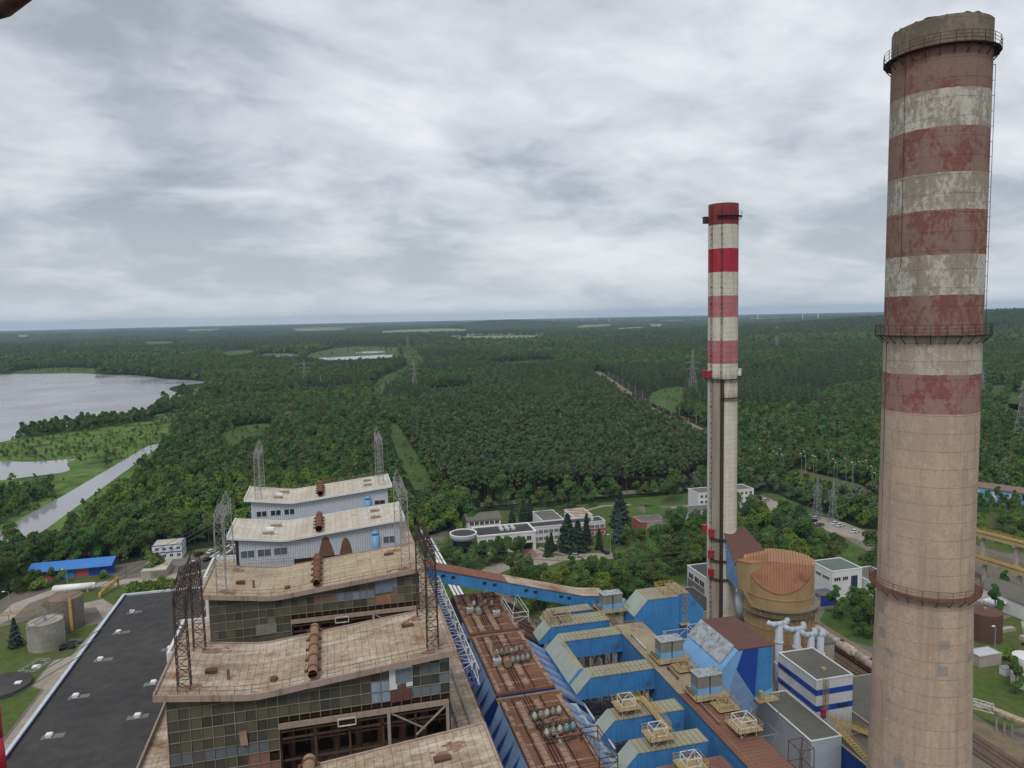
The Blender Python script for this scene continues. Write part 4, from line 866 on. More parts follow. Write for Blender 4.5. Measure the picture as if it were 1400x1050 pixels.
# ------------------------------------------------------------------ boiler houses: five towers in a row
def wall_cells(b, u0, u1, v, z0, zt, cw, ch, pick, keep):
    b.c = b.c or []
    nc = int(round((u1 - u0) / cw)); cw = (u1 - u0) / nc
    r = 0
    z = z0
    while z < 58:
        for k in range(nc):
            a0, a1 = u0 + k * cw, u0 + (k + 1) * cw; top0, top1 = zt(a0), zt(a1)
            za, zb = z, z + ch
            if za >= min(top0, top1) - 0.15 or not keep((a0 + a1) / 2, z + ch / 2): continue
            h0, h1 = min(zb, top0), min(zb, top1); e = 0.05; dp = random.uniform(0.0, 0.05)
            b.face([(a0 + e, v + dp, za + e), (a1 - e, v + dp + random.uniform(-.02, .02), za + e), (a1 - e, v + dp, h1 - e * .4), (a0 + e, v + dp, h0 - e * .4)]); b.c.append((*pick((a0 + a1) / 2, z + ch / 2), 1))
        z += ch; r += 1
def glass_pick(k):
    blue = (0.20, 0.26, 0.36)
    def f(u, z):
        c = random.choice([(0.088, 0.092, 0.07), (0.07, 0.075, 0.06), (0.10, 0.10, 0.075), (0.062, 0.068, 0.058), (0.12, 0.11, 0.08)])
        x = random.random()
        if x < 0.05: c = (0.045, 0.048, 0.045)
        elif x < 0.06: c = (0.25, 0.32, 0.40)
        elif x < 0.10: c = (0.18, 0.17, 0.13)
        if k == 1:
            if u > 5.4 and z > 50: c = random.choice([(0.12, 0.15, 0.17), (0.05, 0.055, 0.055), (0.16, 0.20, 0.24), (0.06, 0.065, 0.06)])
            if 4.0 < u < 5.4 and 51 < z < 54: c = (0.30, 0.40, 0.52)
            if 5.4 < u < 8.2 and z > 51.7: c = (0.52, 0.50, 0.45) if (u < 6.6 or z > 54.6) else (0.20, 0.25, 0.30)
            if 5.4 < u < 8.3 and z < 51.7: c = (0.085, 0.03, 0.022)
            if u < -9.5 and 46.2 < z < 47.9: c = random.choice([(0.13, 0.16, 0.19), (0.11, 0.13, 0.15), (0.09, 0.10, 0.10)])
            if -12.5 < u < -8.6 and z < 46: c = (0.25, 0.14, 0.10)
        if k == 2:
            if -1 < u < 6 and 51.5 < z < 54: c = random.choice([(0.16, 0.20, 0.25), (0.20, 0.24, 0.30), (0.10, 0.12, 0.13), (0.24, 0.30, 0.38)])
            if 6 < u < 9.6 and z > 53: c = (0.21, 0.26, 0.32)
            if 6.5 < u < 9.6 and z < 53: c = (0.26, 0.14, 0.09) if random.random() < .8 else (0.20, 0.19, 0.15)
            if -8 < u < 0 and z > 51.5 and random.random() < 0.5: c = (0.20, 0.13, 0.09)
        return c
    return f
def roof_z(u): x = u + 10.8; return 54.15 + 0.80 * (math.sqrt((0.1486 * x) ** 2 + 0.10 ** 2) - 0.03 * x)
RU = [-22, -18, -15, -13, -11.6, -10.2, -8.6, -6.5, -3, 2, 8, 14.4]
ORD = ['nearest', 'second', 'middle', 'fourth', 'farthest']
VF = [58.4, 91.3, 124.2, 157.0, 189.6]
UL, UR = -22.0, 14.4
# long lower block that carries the five towers
t = thing('boiler_block', 'long low tan block between and below the five boiler house towers', 'building', (-3, 58, 0))
b = MB(); b.box(-21.4, 13.8, 50, 212, 0, 40.0); b.build('walls', 'concrete_grey', t)
b = MB(); b.box(-21.9, 14.3, 49.6, 212.4, 40.0, 40.5); b.build('roof', 'roof_tan', t)
t = thing('bunker_bay', 'narrow brown roofed bay along the right foot of the boiler towers', 'building', (17, 50, 0))
b = MB(); b.box(14.42, 19.0, 50, 212, 0, 41.6); b.build('walls', 'concrete_grey', t)
b = MB(); b.box(14.42, 19.4, 49.8, 212.2, 41.6, 42.0); b.build('roof', 'roof_tan', t)
b = MB(); b.rail([(19.2, 52, 42), (19.2, 211, 42)], 1.1, 2.5); b.build('railing', 'rust_beam', t)
b = MB()
for k in range(60): b.box(15.4, 15.7, 52 + k * 2.6, 54.3 + k * 2.6, 42.0, 42.35)
b.box(17.2, 17.6, 52, 210, 42.0, 42.3); b.build('kerb', 'concrete_grey', t)

for k, vf in enumerate(VF):
    old = k < 3; lab = ['nearest boiler house tower, only the back of its tan roof in view', 'rusty boiler house tower with a wide dark pane grid and white framed blue panel', 'middle boiler house tower with sand coloured roof and patched pane grid', 'white clad boiler house tower with two soot stains, next to the sand roofed tower', 'white clad boiler house tower farthest away, with dark open windows'][k]
    t = thing('boiler_house', lab, 'building', (-3.8, vf, 40.5)); vb = vf + 15.0
    # roof: two slopes meeting in a valley
    b = MB(); pr = [(UL, 56), (-10.8, 54), (UR, 57)]
    b.prism([(u, roof_z(u) - .55) for u in RU] + [(u, roof_z(u)) for u in RU[::-1]], vf, vb)
    rf = b.build('roof', [['roof_tan', 'roof_tan', 'roof_sand', 'roof_pale', 'roof_pale'][k]], t)
    b = MB(); e = 0.16
    for (ua, ub) in zip([UL - .1] + RU[1:-1], RU[1:-1] + [UR + .1]):
        za, zb = roof_z(max(ua, UL)), roof_z(min(ub, UR)); e = .16 if old else .05; lw = .62 if old else .42
        for va, vb_ in ((vf - 0.12, vf + 0.12), (vb - 0.12, vb + 0.12)):
            b.hexa([(ua, va, za - lw), (ub, va, zb - lw), (ub, vb_, zb - lw), (ua, vb_, za - lw), (ua, va, za + e), (ub, va, zb + e), (ub, vb_, zb + e), (ua, vb_, za + e)])
    b.box(UL - 0.12, UL + 0.14, vf + .13, vb - .13, roof_z(UL) - .6, roof_z(UL) + .25); b.box(UR - 0.14, UR + 0.12, vf + .13, vb - .13, roof_z(UR) - .6, roof_z(UR) + .2)
    b.build('roof_edge', 'roof_edge' if old else 'white_paint', t)
    # body behind the front wall
    zt = lambda u: roof_z(u) - 0.5
    if old:
        zo = lambda u: 49.6 + 0.02 * (u + 8)
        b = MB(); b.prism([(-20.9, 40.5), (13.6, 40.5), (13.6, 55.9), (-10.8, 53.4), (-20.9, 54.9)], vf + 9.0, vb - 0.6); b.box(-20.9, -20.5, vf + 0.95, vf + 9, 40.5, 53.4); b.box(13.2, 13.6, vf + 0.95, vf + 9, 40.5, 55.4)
        b.box(-20.5, -8.2, vf + 1.15, vf + 8.9, 40.5, 53.3); b.box(-8.2, 13.2, vf + 1.1, vf + 8.9, 49.75, 53.3); b.build('inner_walls', 'dark_inside', t)  # recess shade put into the dark brown wall colour
        b = MB(); wall_cells(b, -20.9, 13.6, vf + 0.85, 40.6, zt, 1.26, 1.42, glass_pick(k), lambda u, z: z > 49.9 or u < -8.2 and not (k == 1 and -9.6 < u < -8.2 and 44.8 < z < 46.2))
        b.build('pane_wall', 'wall_panel', t)
        b = MB(); nc = 27
        for j in range(nc + 1):
            u = -20.9 + 34.5 * j / nc; z0 = 40.6 if u < -8.1 else 49.7; wv = 0.05 if j % 2 else 0.08
            b.box(u - wv / 2, u + wv / 2, vf + 0.74, vf + 0.86, z0, zt(u))
        for j in range(12):
            z = 40.6 + 1.42 * j; x1 = 13.6 if z > 49.6 else -8.1
            if z < 53.4: b.box(-20.9, x1, vf + 0.76, vf + 0.88, z - 0.035, z + 0.035)
            elif z < 56:
                ur = 13.6; ul_ = -10.8 + (z - 53.5) / 3.0 * 25.3 if z > 53.5 else -10.8
                b.box(min(ul_, 13), ur, vf + 0.76, vf + 0.88, z - 0.035, z + 0.035)
                if z < 55.4: b.box(-20.9, -20.9 + max(0.2, (55.5 - z) / 2.0 * 10), vf + 0.76, vf + 0.88, z - 0.035, z + 0.035)
        b.build('mullions', 'mullion', t)
        # torn open lower part: beams, floors, braces
        b = MB(); b.box(-8.2, 13.4, vf + 0.7, vf + 1.0, 48.9, 49.6); b.build('lintel', 'roof_edge', t)
        b = MB()
        for z, dv in ((48.3, 1.0), (47.2, 1.2), (46.5, 1.6), (44.2, 1.4)): b.box(-8.2, 13.4, vf + dv, vf + dv + 0.2, z, z + 0.22)
        for j in range(6): u = -8.0 + j * 4.25; b.box(u - 0.14, u + 0.14, vf + 1.2, vf + 1.5, 40.5, 49)
        for j in range(14): u = -8 + j * 1.55; b.box(u - .03, u + .03, vf + 1.02, vf + 1.1, 46.4, 48.3)
        b.build('floor_frame', 'rust_dark', t)
        b = MB(); b.bar((5.5, vf + 0.9, 49.0), (10.2, vf + 0.9, 46.0), 0.2); b.bar((13.2, vf + 0.8, 49.0), (9, vf + 0.8, 45.4), 0.24); b.box(5.3, 5.7, vf + 0.6, vf + 1.0, 40.5, 49.2); b.box(13.0, 13.4, vf + .6, vf + 1, 40.5, 49.2)
        b.build('brace', 'concrete_grey', t)
        b = MB()
        for x in (-0.9, 1.3): b.box(x - .06, x + .06, vf + 0.3, vf + 0.42, 48.3, 49.3)
        for z in (48.3, 49.25): b.box(-0.9, 1.3, vf + 0.3, vf + 0.42, z, z + 0.12)
        b.build('hanging_frame', 'white_steel', t)
        def panel(nm, m_, P, y=0.70):
            q = MB(); q.face([(x, vf + y, z) for x, z in P]); q.face([(x, vf + y + .03, z) for x, z in P[::-1]]); q.build(nm, m_, t)
        if k == 1:
            panel('white_panel', 'white_paint', [(5.75, 52.0), (6.7, 52.05), (6.75, 52.7), (7.9, 52.75), (7.9, 52.2), (8.75, 52.2), (8.75, 55.2), (5.75, 54.85)], .72)
            panel('grey_panel', 'blue_panel', [(6.55, 52.8), (8.7, 52.85), (8.7, 54.75), (6.55, 54.6)], .66)
            panel('rust_panel', 'roof_maroon', [(5.8, 50.3), (8.4, 50.4), (8.75, 51.2), (8.5, 51.9), (7.9, 51.95), (7.8, 52.55), (6.8, 52.5), (6.7, 51.9), (5.8, 51.8)], .69)
            panel('loose_panel', 'esp_slab', [(-12.7, 47.7), (-11.8, 47.6), (-11.95, 49.6), (-12.8, 49.5)], .55)
        if k == 2:
            panel('grey_panel', 'blue_panel', [(6.0, 52.5), (9.0, 52.7), (9.0, 55.25), (6.0, 54.9)], .70)
            panel('rust_panel', 'rust_stain', [(6.0, 50.5), (8.7, 50.6), (8.75, 52.3), (6.0, 52.2)], .70)
            panel('grey_panel', 'housing_grey', [(-13.8, 47.6), (-10.5, 47.7), (-10.5, 49.5), (-13.8, 49.5)], .70)
        for uu, dv in ((-18.6, 1.9), (-17.9, 12.8), (11.4, 1.3), (11.0, 12.2)):
            q = MB()
            for n_ in range(26):
                cx_ = uu + (1 if uu < 0 else -1) * random.uniform(-.6, 3.4) * random.random(); cy_ = vf + dv + random.gauss(0, .45); ra = random.uniform(.15, .75) * (1.2 - abs(cx_ - uu) / 5); rb_ = ra * random.uniform(.2, .5)
                a_ = [(cx_ + ra * random.uniform(.7, 1.2) * math.cos(2 * PI * w_ / 8), cy_ + rb_ * random.uniform(.6, 1.3) * math.sin(2 * PI * w_ / 8)) for w_ in range(8)]
                q.face([(min(max(x, -21.7), 14.1), min(max(y, vf + .2), vb - .2), roof_z(x) + .02 + n_ * .002) for x, y in a_])
            q.build('rust_stain', 'rust_stain', t)
        b = MB()
        for j in range(7): b.tube((-7 + j * 2.9, vf + 4.5, 41), (-7 + j * 2.9, vf + 4.5, 47.5), 0.5, 8)
        b.build('duct_stub', 'rust_dark', t)
    else:
        b = MB(); b.prism([(-20.6, 40.5), (13.4, 40.5)] + [(min(max(u, -20.6), 13.4), roof_z(min(max(u, -20.6), 13.4)) - .5) for u in RU[::-1]] + [], vf + 0.9, vb - 0.6); b.build('walls', 'white_clad', t)
        if k == 3:
            for u in (-19.6, -16.3, -13.0): window_part(t, u, u + 2.7, 50.85, 52.3, y=vf + 0.9, glass='glass_grey', frame='white_clad', panes=2)
            window_part(t, 9.7, 12.3, 51.2, 52.65, y=vf + 0.9, glass='glass_grey', frame='white_clad')
            b = MB(); b.box(-20.55, -19.95, vf + 0.84, vf + 0.93, 49.0, 54.6); b.build('stair_window', 'glass_dark', t)
            for u0, u1, h in ((-4.0, -0.9, 53.3), (0.5, 2.9, 52.7)):     # fan shaped soot marks
                b = MB(); ww = (u1 - u0); P = [(u0 - .3, 47), (u1 + .4, 47), (u1 + .2, 50), (u0 + ww * .93, 51.6), (u0 + ww * .8, 52.6), (u0 + ww * .74, h + .2), (u0 + ww * .5, h + .7), (u0 + ww * .3, h + .1), (u0 + ww * .18, 52.3), (u0 + ww * .1, 51.2), (u0 - .1, 50)]
                b.face([(x, vf + 0.875, z) for x, z in smooth_poly(P, 3)])
                b.build('soot_stain', 'soot', t)
            b = MB(); b.path([(8.0, vf + 0.45, 48), (8.0, vf + 0.45, 53.3), (8.0, vf + 0.9, 53.9)], 0.8, 14); b.build('vent_duct', 'blue_light', t, True)
            b = MB(); b.box(-9, 13.3, vf + 0.75, vf + 0.92, 48.6, 49.6); b.build('gap', 'dark_inside', t)  # solid dark strip painted in for the shade of an open gap
        else:
            for u in (-19.4, -16.0, -12.7):
                for q in (0, 1.3): window_part(t, u + q, u + q + 1.15, 50.95, 52.25, y=vf + 0.9, panes=1, frame='white_clad')
            window_part(t, 9.9, 12.5, 51.7, 52.65, y=vf + 0.9, glass='glass_dark', frame='roof_edge')
            b = MB(); b.path([(8.1, vf + 0.4, 50), (8.1, vf + 0.4, 53.2), (8.1, vf + 0.9, 53.8)], 0.8, 14); b.build('vent_duct', 'blue_light', t, True)
    # exhaust pipe lying across the roof
    b = MB(); zp = roof_z(-3.7) + 0.95; rad = 0.62 if old else 0.72; p0, p1 = (vf + 0.2, vb - 0.2) if old else (vf + 0.6, vf + 12.5)
    n = 28; i = len(b.v)
    b.tube((-3.7, p0, zp), (-3.7, p1, zp), rad, n, 0, False)
    b.tube((-3.7, p0, zp), (-3.7, p1, zp), rad - 0.07, n, 1, False); b.tube((-3.7, p1 - .3, zp), (-3.7, p1 + 0.01, zp), rad - .02, n, 0, True)
    for j in range(n):
        a, c = 2 * PI * (j + .5) / n, 2 * PI * (j + 1.5) / n
        b.face([(-3.7 + rad * math.cos(a), p0, zp + rad * math.sin(a)), (-3.7 + rad * math.cos(c), p0, zp + rad * math.sin(c)), (-3.7 + (rad - .07) * math.cos(c), p0, zp + (rad - .07) * math.sin(c)), (-3.7 + (rad - .07) * math.cos(a), p0, zp + (rad - .07) * math.sin(a))])
    pp = b.build('exhaust_pipe', ['rust_pipe' if k != 0 and k != 1 else 'pipe_tan', 'dark_inside'], t, True)
    b = MB(); q = p0 + 1.2
    while q < p1 - 0.5:
        b.box(-3.7 - rad - 0.45, -3.7 + rad + 0.45, q, q + 0.28, zp - 0.25, zp + 0.05); b.box(-3.7 - 0.5, -3.7 + 0.5, q, q + .28, zp - 0.98, zp - 0.3)
        b.tube((-3.7, q, zp), (-3.7, q + 0.25, zp), rad + 0.12, 20); q += 3.1 if old else 2.6
    build_each(b, 'saddle', 'rust_beam', pp)
    # hatches, stub vents, railing
    for (u, v, w, d, h, m_) in ((-16.5, vf + 6.2, 1.3, 0.9, 0.35, 'rust_beam'), (9.2, vf + 10.5, 1.6, 0.6, 0.25, 'rust_beam')) if old else ((-14.2, vf + 4.0, 2.2, 0.8, 0.4, 'roof_edge'), (-13.0, vf + 10.2, 2.2, 0.8, 0.4, 'roof_edge'), (8.4, vf + 4.6, 2.0, 0.8, 0.4, 'roof_edge'), (8.6, vf + 10.0, 2.0, .8, .4, 'roof_edge')):
        b = MB(); z = roof_z(u); b.box(u - w / 2, u + w / 2, v - d / 2, v + d / 2, z - 0.2, z + h); b.box(u - w / 2 - .08, u + w / 2 + .08, v - d / 2 - .08, v + d / 2 + .08, z + h, z + h + .08); b.build('roof_hatch', m_, t)
    if old:
        b = MB(); z = roof_z(-14); b.tube((-14.2, vf + 4.4, z - .2), (-14.2, vf + 4.4, z + 1.3), 0.2, 10); b.build('vent_stub', 'rust_pipe', t)
        b = MB(); z = roof_z(-8.6); b.tube((-8.6, vf + 3.0, z - .2), (-8.6, vf + 3.0, z + .4), 0.5, 12); b.build('roof_drain', 'rust_beam', t)
    if k == 4 or k == 3:
        b = MB(); b.box(-14.9, -13.3, vf + 7, vf + 8, roof_z(-14) - .2, roof_z(-14) + .45); b.build('skylight', 'white_bright', t)
    b = MB(); rm = 'rust_beam' if k != 4 else 'yellow_dull'
    vv = vf + 0.3 if k != 4 else vb - 0.3
    if k != 3: b.rail([(UL + .2, vv, roof_z(UL))] + [(u, vv, roof_z(u)) for u in (-17, -13, -9, -4)] + [(UR - .2, vv, roof_z(UR))], 1.05, 1.9, 0.03); b.build('railing', rm, t)
    else: b.rail([(-20, vf + 0.2, 49.3), (-9, vf + 0.2, 49.0)], 1.1, 2.0, 0.03); b.build('railing', rm, t)

# side annex boxes left of the towers
for vf_, lab in ((120.5, 'small tan stair box at the left foot of the middle boiler tower'), (155.5, 'small stair box with pale parapet left of the white clad tower')):
    t = thing('annex', lab, 'building', (-25, vf_, 0)); b = MB(); b.box(-26.6, -21.05, vf_, vf_ + 13, 40, 47.4); b.build('walls', 'white_paint', t)
    b = MB(); b.box(-26.3, -21.05, vf_ + .3, vf_ + 12.7, 47.4, 47.6); b.build('roof', 'roof_tan', t)
    b = MB(); b.box(-26.75, -26.3, vf_ - .1, vf_ + 13, 46.9, 48.5); b.box(-26.3, -21.05, vf_ - .1, vf_ + .25, 46.9, 48.5); b.box(-26.3, -21.05, vf_ + 12.75, vf_ + 13.1, 46.9, 48.5); b.build('parapet', 'white_paint', t)

# ------------------------------------------------------------------ portal gantries on the roofs
def gantry(label, u, v0, v1, z0, m, hh=11.6, junk=0, inward=1):
    t = thing('portal_gantry', label, 'steel gantry', (u, v0, z0), 'steel gantries on the boiler house roofs')
    for v in (v0, v1):
        b = MB(); b.lattice((u, v, z0), (u, v, z0 + hh), 1.5, 1.25, 9, 0.075 if m == 'dark_steel' else 0.055, 0, 0.9, 1.0); b.build('leg', m, t)
    b = MB(); b.lattice((u, v0 - 0.6, z0 + hh + 0.6), (u, v1 + 0.6, z0 + hh + 0.6), 1.3, 1.3, 9, 0.07 if m == 'dark_steel' else 0.05, 0, 1.2, 1.2); b.build('top_beam', m, t)
    b = MB()
    for v in (v0 + 1.0, v1 - 1.0):
        for a in (-0.6, 0.6):
            for c in (-0.6, 0.6): b.bar((u + a, v + c, z0 + hh + 1.2), (u, v, z0 + hh + 2.9), 0.08)
        b.bar((u, v, z0 + hh + 2.9), (u, v, z0 + hh + 3.4), 0.05)
    b.build('peak', m, t)
    b = MB()
    for j in range(3 + junk):
        v = v0 + (v1 - v0) * (j + 0.7) / (3.2 + junk); b.tube((u - inward * 0.85, v, z0 + hh), (u - inward * 0.9, v, z0 + hh - 1.7), 0.07, 6)
        if junk: b.bar((u + 0.8, v, z0 + hh + 0.2), (u + 0.5 - random.random(), v + random.uniform(-1, 1), z0 + hh - 1.6 * random.random() - .4), 0.045); b.tube((u + .4, v, z0 + hh - .4), (u + .5, v, z0 + hh - 2.6), 0.06, 6)
    build_each(b, 'insulator', 'dark_steel' if m == 'dark_steel' else 'insulator', t)
    return t
gantry('black rusty gantry at the left edge of the second roof, hung with insulators', -18.9, 93.2, 104.2, 55.4, 'dark_steel', 11.6, 6)
gantry('dark gantry at the right edge of the second roof, in front of the blue conveyor', 11.6, 92.6, 103.6, 56.6, 'dark_steel', 12.2, 2, -1)
gantry('brown grey gantry at the left edge of the sand coloured middle roof', -18.9, 125.8, 137.0, 55.4, 'grey_steel', 11.8)
gantry('brown grey gantry at the right edge of the sand coloured middle roof', 11.4, 125.2, 137.6, 56.6, 'grey_steel', 12.2, 0, -1)
gantry('pale grey gantry standing at the left edge of the farthest white roof', -18.8, 191.0, 202.0, 55.4, 'grey_steel', 10.4)
gantry('pale grey gantry standing at the right edge of the farthest white roof', 11.8, 191.6, 202.6, 56.6, 'grey_steel', 10.8, 0, -1)

# ------------------------------------------------------------------ turbine hall with black roof
t = thing('turbine_hall', 'long hall with flat black roof and pale blue edge left of the boiler towers', 'building', (-46, 50, 0))
b = MB(); b.box(-58, -33.6, 46, 217, 0, 24.6); b.build('walls', 'white_paint', t)
b = MB(); b.box(-57.6, -34.0, 46.3, 216.7, 24.6, 25.0); b.build('roof', 'tar_roof', t)
b = MB(); b.box(-58.3, -57.6, 45.8, 217.3, 24.2, 25.5); b.box(-57.6, -33.5, 216.7, 217.3, 24.2, 25.5); b.build('parapet', 'parapet_pale', t)
b = MB(); b.box(-57.6, -57.35, 46.3, 216.7, 25.0, 25.42); b.build('gutter', 'hood_dark', t)
b = MB(); b.box(-34.0, -33.5, 46.3, 216.7, 24.4, 25.35); b.build('kerb', 'dark_inside', t)
for j, v in enumerate((203.4, 190.6, 175.8, 159.2, 144.6)):
    w = ['farthest', 'second farthest', 'middle', 'second nearest', 'nearest'][j]
    r = thing('roof_vent', 'white roof vent on grey pad, %s of the left row on the black roof' % w, 'roof vent', (-52.8, v, 25.0), 'white vents on the black roof')
    b = MB(); b.box(-54.0, -50.2, v - 0.75, v + 0.75, 25.0, 25.03); b.build('pad', 'grey_pad', r)
    b = MB(); b.box(-53.2, -52.3, v - 0.4, v + 0.4, 25.03, 25.4); b.prism([(-53.4, 25.4), (-52.1, 25.4), (-52.3, 25.65), (-53.2, 25.65)], v - 0.5, v + 0.5); b.build('cowl', 'white_bright', r)
for j, v in enumerate((192.6, 177.3, 160.7, 147.4)):
    w = ['farthest', 'second farthest', 'second nearest', 'nearest'][j]
    r = thing('roof_vent', 'white roof vent on grey pad, %s of the right row on the black roof' % w, 'roof vent', (-38.6, v, 25.0), 'white vents on the black roof')
    b = MB(); b.box(-40.4, -36.6, v - 0.75, v + 0.75, 25.0, 25.03); b.build('pad', 'grey_pad', r)
    b = MB(); b.box(-39.0, -38.1, v - 0.4, v + 0.4, 25.03, 25.4); b.prism([(-39.2, 25.4), (-37.9, 25.4), (-38.1, 25.65), (-39.0, 25.65)], v - 0.5, v + 0.5); b.build('cowl', 'white_bright', r)
t = thing('deaerator_bay', 'tan slab roofed bay squeezed between the black roof and the boiler towers', 'building', (-27, 50, 0))
b = MB(); b.box(-33.45, -21.95, 46, 214, 0, 26.5); b.build('walls', 'concrete', t); b = MB(); b.box(-33.45, -21.95, 46, 214, 26.5, 26.9); b.build('roof', 'roof_tan', t)
b = MB(); b.box(-33.42, -33.1, 46, 214, 26.9, 27.9); b.build('parapet', 'roof_edge', t)
t = thing('loading_ramp', 'pale flat ramp with beams behind the far end of the black roof', 'ramp', (-50, 218, 0))
b = MB(); b.poly([(-52, 217.6), (-34, 217.6), (-34, 262), (-46, 262)], 0, 3.0); b.build('deck', 'paving', t)
b = MB()
for k in range(5): b.bar((-50 + 3.4 * k, 219, 3.3), (-45.5 + 2.4 * k, 260, 3.3), 0.5)
build_each(b, 'beam', 'concrete', t)

# ------------------------------------------------------------------ precipitators
def esp(k, v0, v1, lab, ntf, seed):
    rs = random.Random(seed)
    t = thing('precipitator', lab, 'precipitator', (35.5, v0, 0), 'precipitators with brown roofs')
    u0, u1, z = 29.4, 41.6, 25.0
    b = MB(); b.box(u0 + .1, u1 - .1, v0 + .1, v1 - .1, 9, z - 0.5); b.build('casing', 'blue_deep', t)
    b = MB()
    for x in (u0 + .6, u0 + 4.2, u1 - 4.2, u1 - .6):
        for q in range(5): y = v0 + .6 + (v1 - v0 - 1.2) * q / 4; b.box(x - .25, x + .25, y - .25, y + .25, 0, 9)
    build_each(b, 'support_leg', 'grey_steel', t)
    b = MB(); b.box(u0, u1, v0, v1, z - 0.5, z); b.build('roof', 'esp_roof', t)
    b = MB()
    for x in (u0 + 3.4, u0 + 6.9):          # rows of cover slabs running along the roof
        y = v0 + 0.4
        while y < v1 - 1.4:
            if rs.random() < 0.93: b.box(x - 0.55, x + 0.55, y, y + 1.25, z, z + rs.uniform(0.12, 0.2))
            y += 1.4
    for x in (u0 + 0.55, u1 - 0.55):
        y = v0 + 0.2
        while y < v1 - 1.6:
            if rs.random() < 0.9: b.box(x - 0.42, x + 0.42, y, y + 1.5, z, z + rs.uniform(0.15, 0.28))
            y += 1.75
    for q in range(4): y = v0 + (v1 - v0) * (q + .5) / 4; b.box(u0 + 1.2, u1 - 1.2, y - .18, y + .18, z, z + .12)
    b.build('cover_slabs', 'esp_slab', t)
    b = MB()
    for y in np.arange(v0 + 1, v1 - 1, 2.9):
        for x in (u0 + 5.2,): b.box(x, x + 0.08, y, y + 2.6, z, z + 0.25)
    for x in (u0 + 2.3, u0 + 4.6, u0 + 5.8, u0 + 8.0): b.box(x, x + 0.16, v0 + .3, v1 - .3, z, z + 0.22)
    b.build('roof_seams', 'dark_inside', t)
    b = MB(); b.rail([(u0 + .05, v0 + .1, z), (u1 - .05, v0 + .1, z)], 1.1, 1.6, .03); b.rail([(u0 + .05, v0 + .1, z), (u0 + .05, v1 - .1, z)], 1.1, 2.2, .025); b.rail([(u1 - .05, v0 + .1, z), (u1 - .05, v1 - .1, z)], 1.1, 2.2, .025); b.build('railing', 'yellow_dull' if k != 2 else 'rust_beam', t)
    # inlet hood: five flared light panels over a slope painted dark for the shaded gaps
    b = MB(); b.hexa([(25.6, v0 + .2, 12), (29.3, v0 + .2, 10), (29.3, v1 - .2, 10), (25.6, v1 - .2, 12), (25.7, v0 + 0.6, 18.2), (29.35, v0 + .2, 24.3), (29.35, v1 - .2, 24.3), (25.7, v1 - 0.6, 18.2)]); hd = b.build('inlet_hood', 'blue_deep' if k != 3 else 'hood_dark', t)
    nf = 6; pv = (v1 - v0) / nf
    for q in range(nf):
        a = v0 + q * pv; b = MB(); c = a + pv / 2
        up = [(29.38, a + 0.02, 24.45), (29.38, a + pv - .02, 24.45)]; lo = [(25.4, a + pv * .40, 18.35), (25.4, a + pv * .10, 18.35)]; md = [(27.6, a + pv * 0.60, 21.8), (27.6, a + pv * .04, 21.8)]
        top = [(x + (-.06), y, z_ + .16) for x, y, z_ in (up[0], up[1], md[0], lo[0], lo[1], md[1])]; bot = [(x, y, z_ - .15) for x, y, z_ in (up[0], up[1], md[0], lo[0], lo[1], md[1])]
        b.face(top)
        for j in range(6): b.face([bot[j], bot[(j + 1) % 6], top[(j + 1) % 6], top[j]])
        b.build('hood_panel', 'hood_dark' if k == 3 and q > 1 else ('blue_grey'), hd)
    # outlet side
    b = MB(); b.hexa([(41.7, v0 + .3, 11), (47.6, v0 + .6, 15), (47.6, v1 - .6, 15), (41.7, v1 - .3, 11), (41.65, v0 + .3, 24.0), (47.8, v0 + 0.6, 19.6), (47.8, v1 - .6, 19.6), (41.65, v1 - .3, 24.0)]); oh = b.build('outlet_hood', 'blue_deep' if k != 3 else 'hood_dark', t)
    for q in range(6):
        a = v0 + .3 + q * (v1 - v0 - .6) / 6; w = (v1 - v0) / 6 * (0.62 if k != 3 else 0.5); b = MB()
        b.hexa([(41.7, a, 23.7), (47.85, a, 19.3), (47.85, a + w, 19.3), (41.7, a + w, 23.7), (41.75, a, 24.35), (47.95, a, 19.95), (47.95, a + w, 19.95), (41.75, a + w, 24.35)]); b.build('hood_panel', 'blue_grey' if k != 3 else 'roof_maroon', oh)
    return t
def transformer(u, v, z, m, lab, grp, kind=0):
    t = thing('transformer', lab, 'transformer', (u, v, z), grp)
    b = MB()
    if kind == 0:
        b.tube((u, v, z), (u, v, z + 1.3), 0.42, 14); b.tube((u, v, z + 1.3), (u, v, z + 1.5), 0.42, 14, 0, True, 0.22)
        for k in range(8): a = 2 * PI * k / 8; b.bar((u + .5 * math.cos(a), v + .5 * math.sin(a), z + .2), (u + .5 * math.cos(a), v + .5 * math.sin(a), z + 1.1), 0.08)
    else:
        b.box(u - .8, u + .8, v - .55, v + .55, z, z + 1.3); b.box(u - .9, u + .9, v - .65, v + .65, z + 1.3, z + 1.42)
        for k in range(6): b.box(u - .7 + k * .26, u - .6 + k * .26, v - .8, v + .8, z + .2, z + 1.1)
    b.build('tank', m, t, kind == 0)
    b = MB()
    for q in (-0.25, 0.25): b.tube((u + q, v, z + 1.4), (u + q, v, z + 2.2), 0.09, 6); b.tube((u + q, v, z + 1.9), (u + q, v, z + 2.0), 0.16, 6)
    b.build('bushing', 'insulator', t)
def duct_run(u, v0, v1, z, r, m, lab):
    t = thing('pipe', lab, 'pipe', (u, v0, z)); b = MB(); b.tube((u, v0, z + r + .2), (u, v1, z + r + .2), r, 12); b.build('barrel', m, t, True)
    b = MB(); b.box(u - r, u + r, v0 + .3, v0 + .5, z, z + r + .2); b.box(u - r, u + r, v1 - .5, v1 - .3, z, z + r + .2); b.build('saddle', 'rust_beam', t)
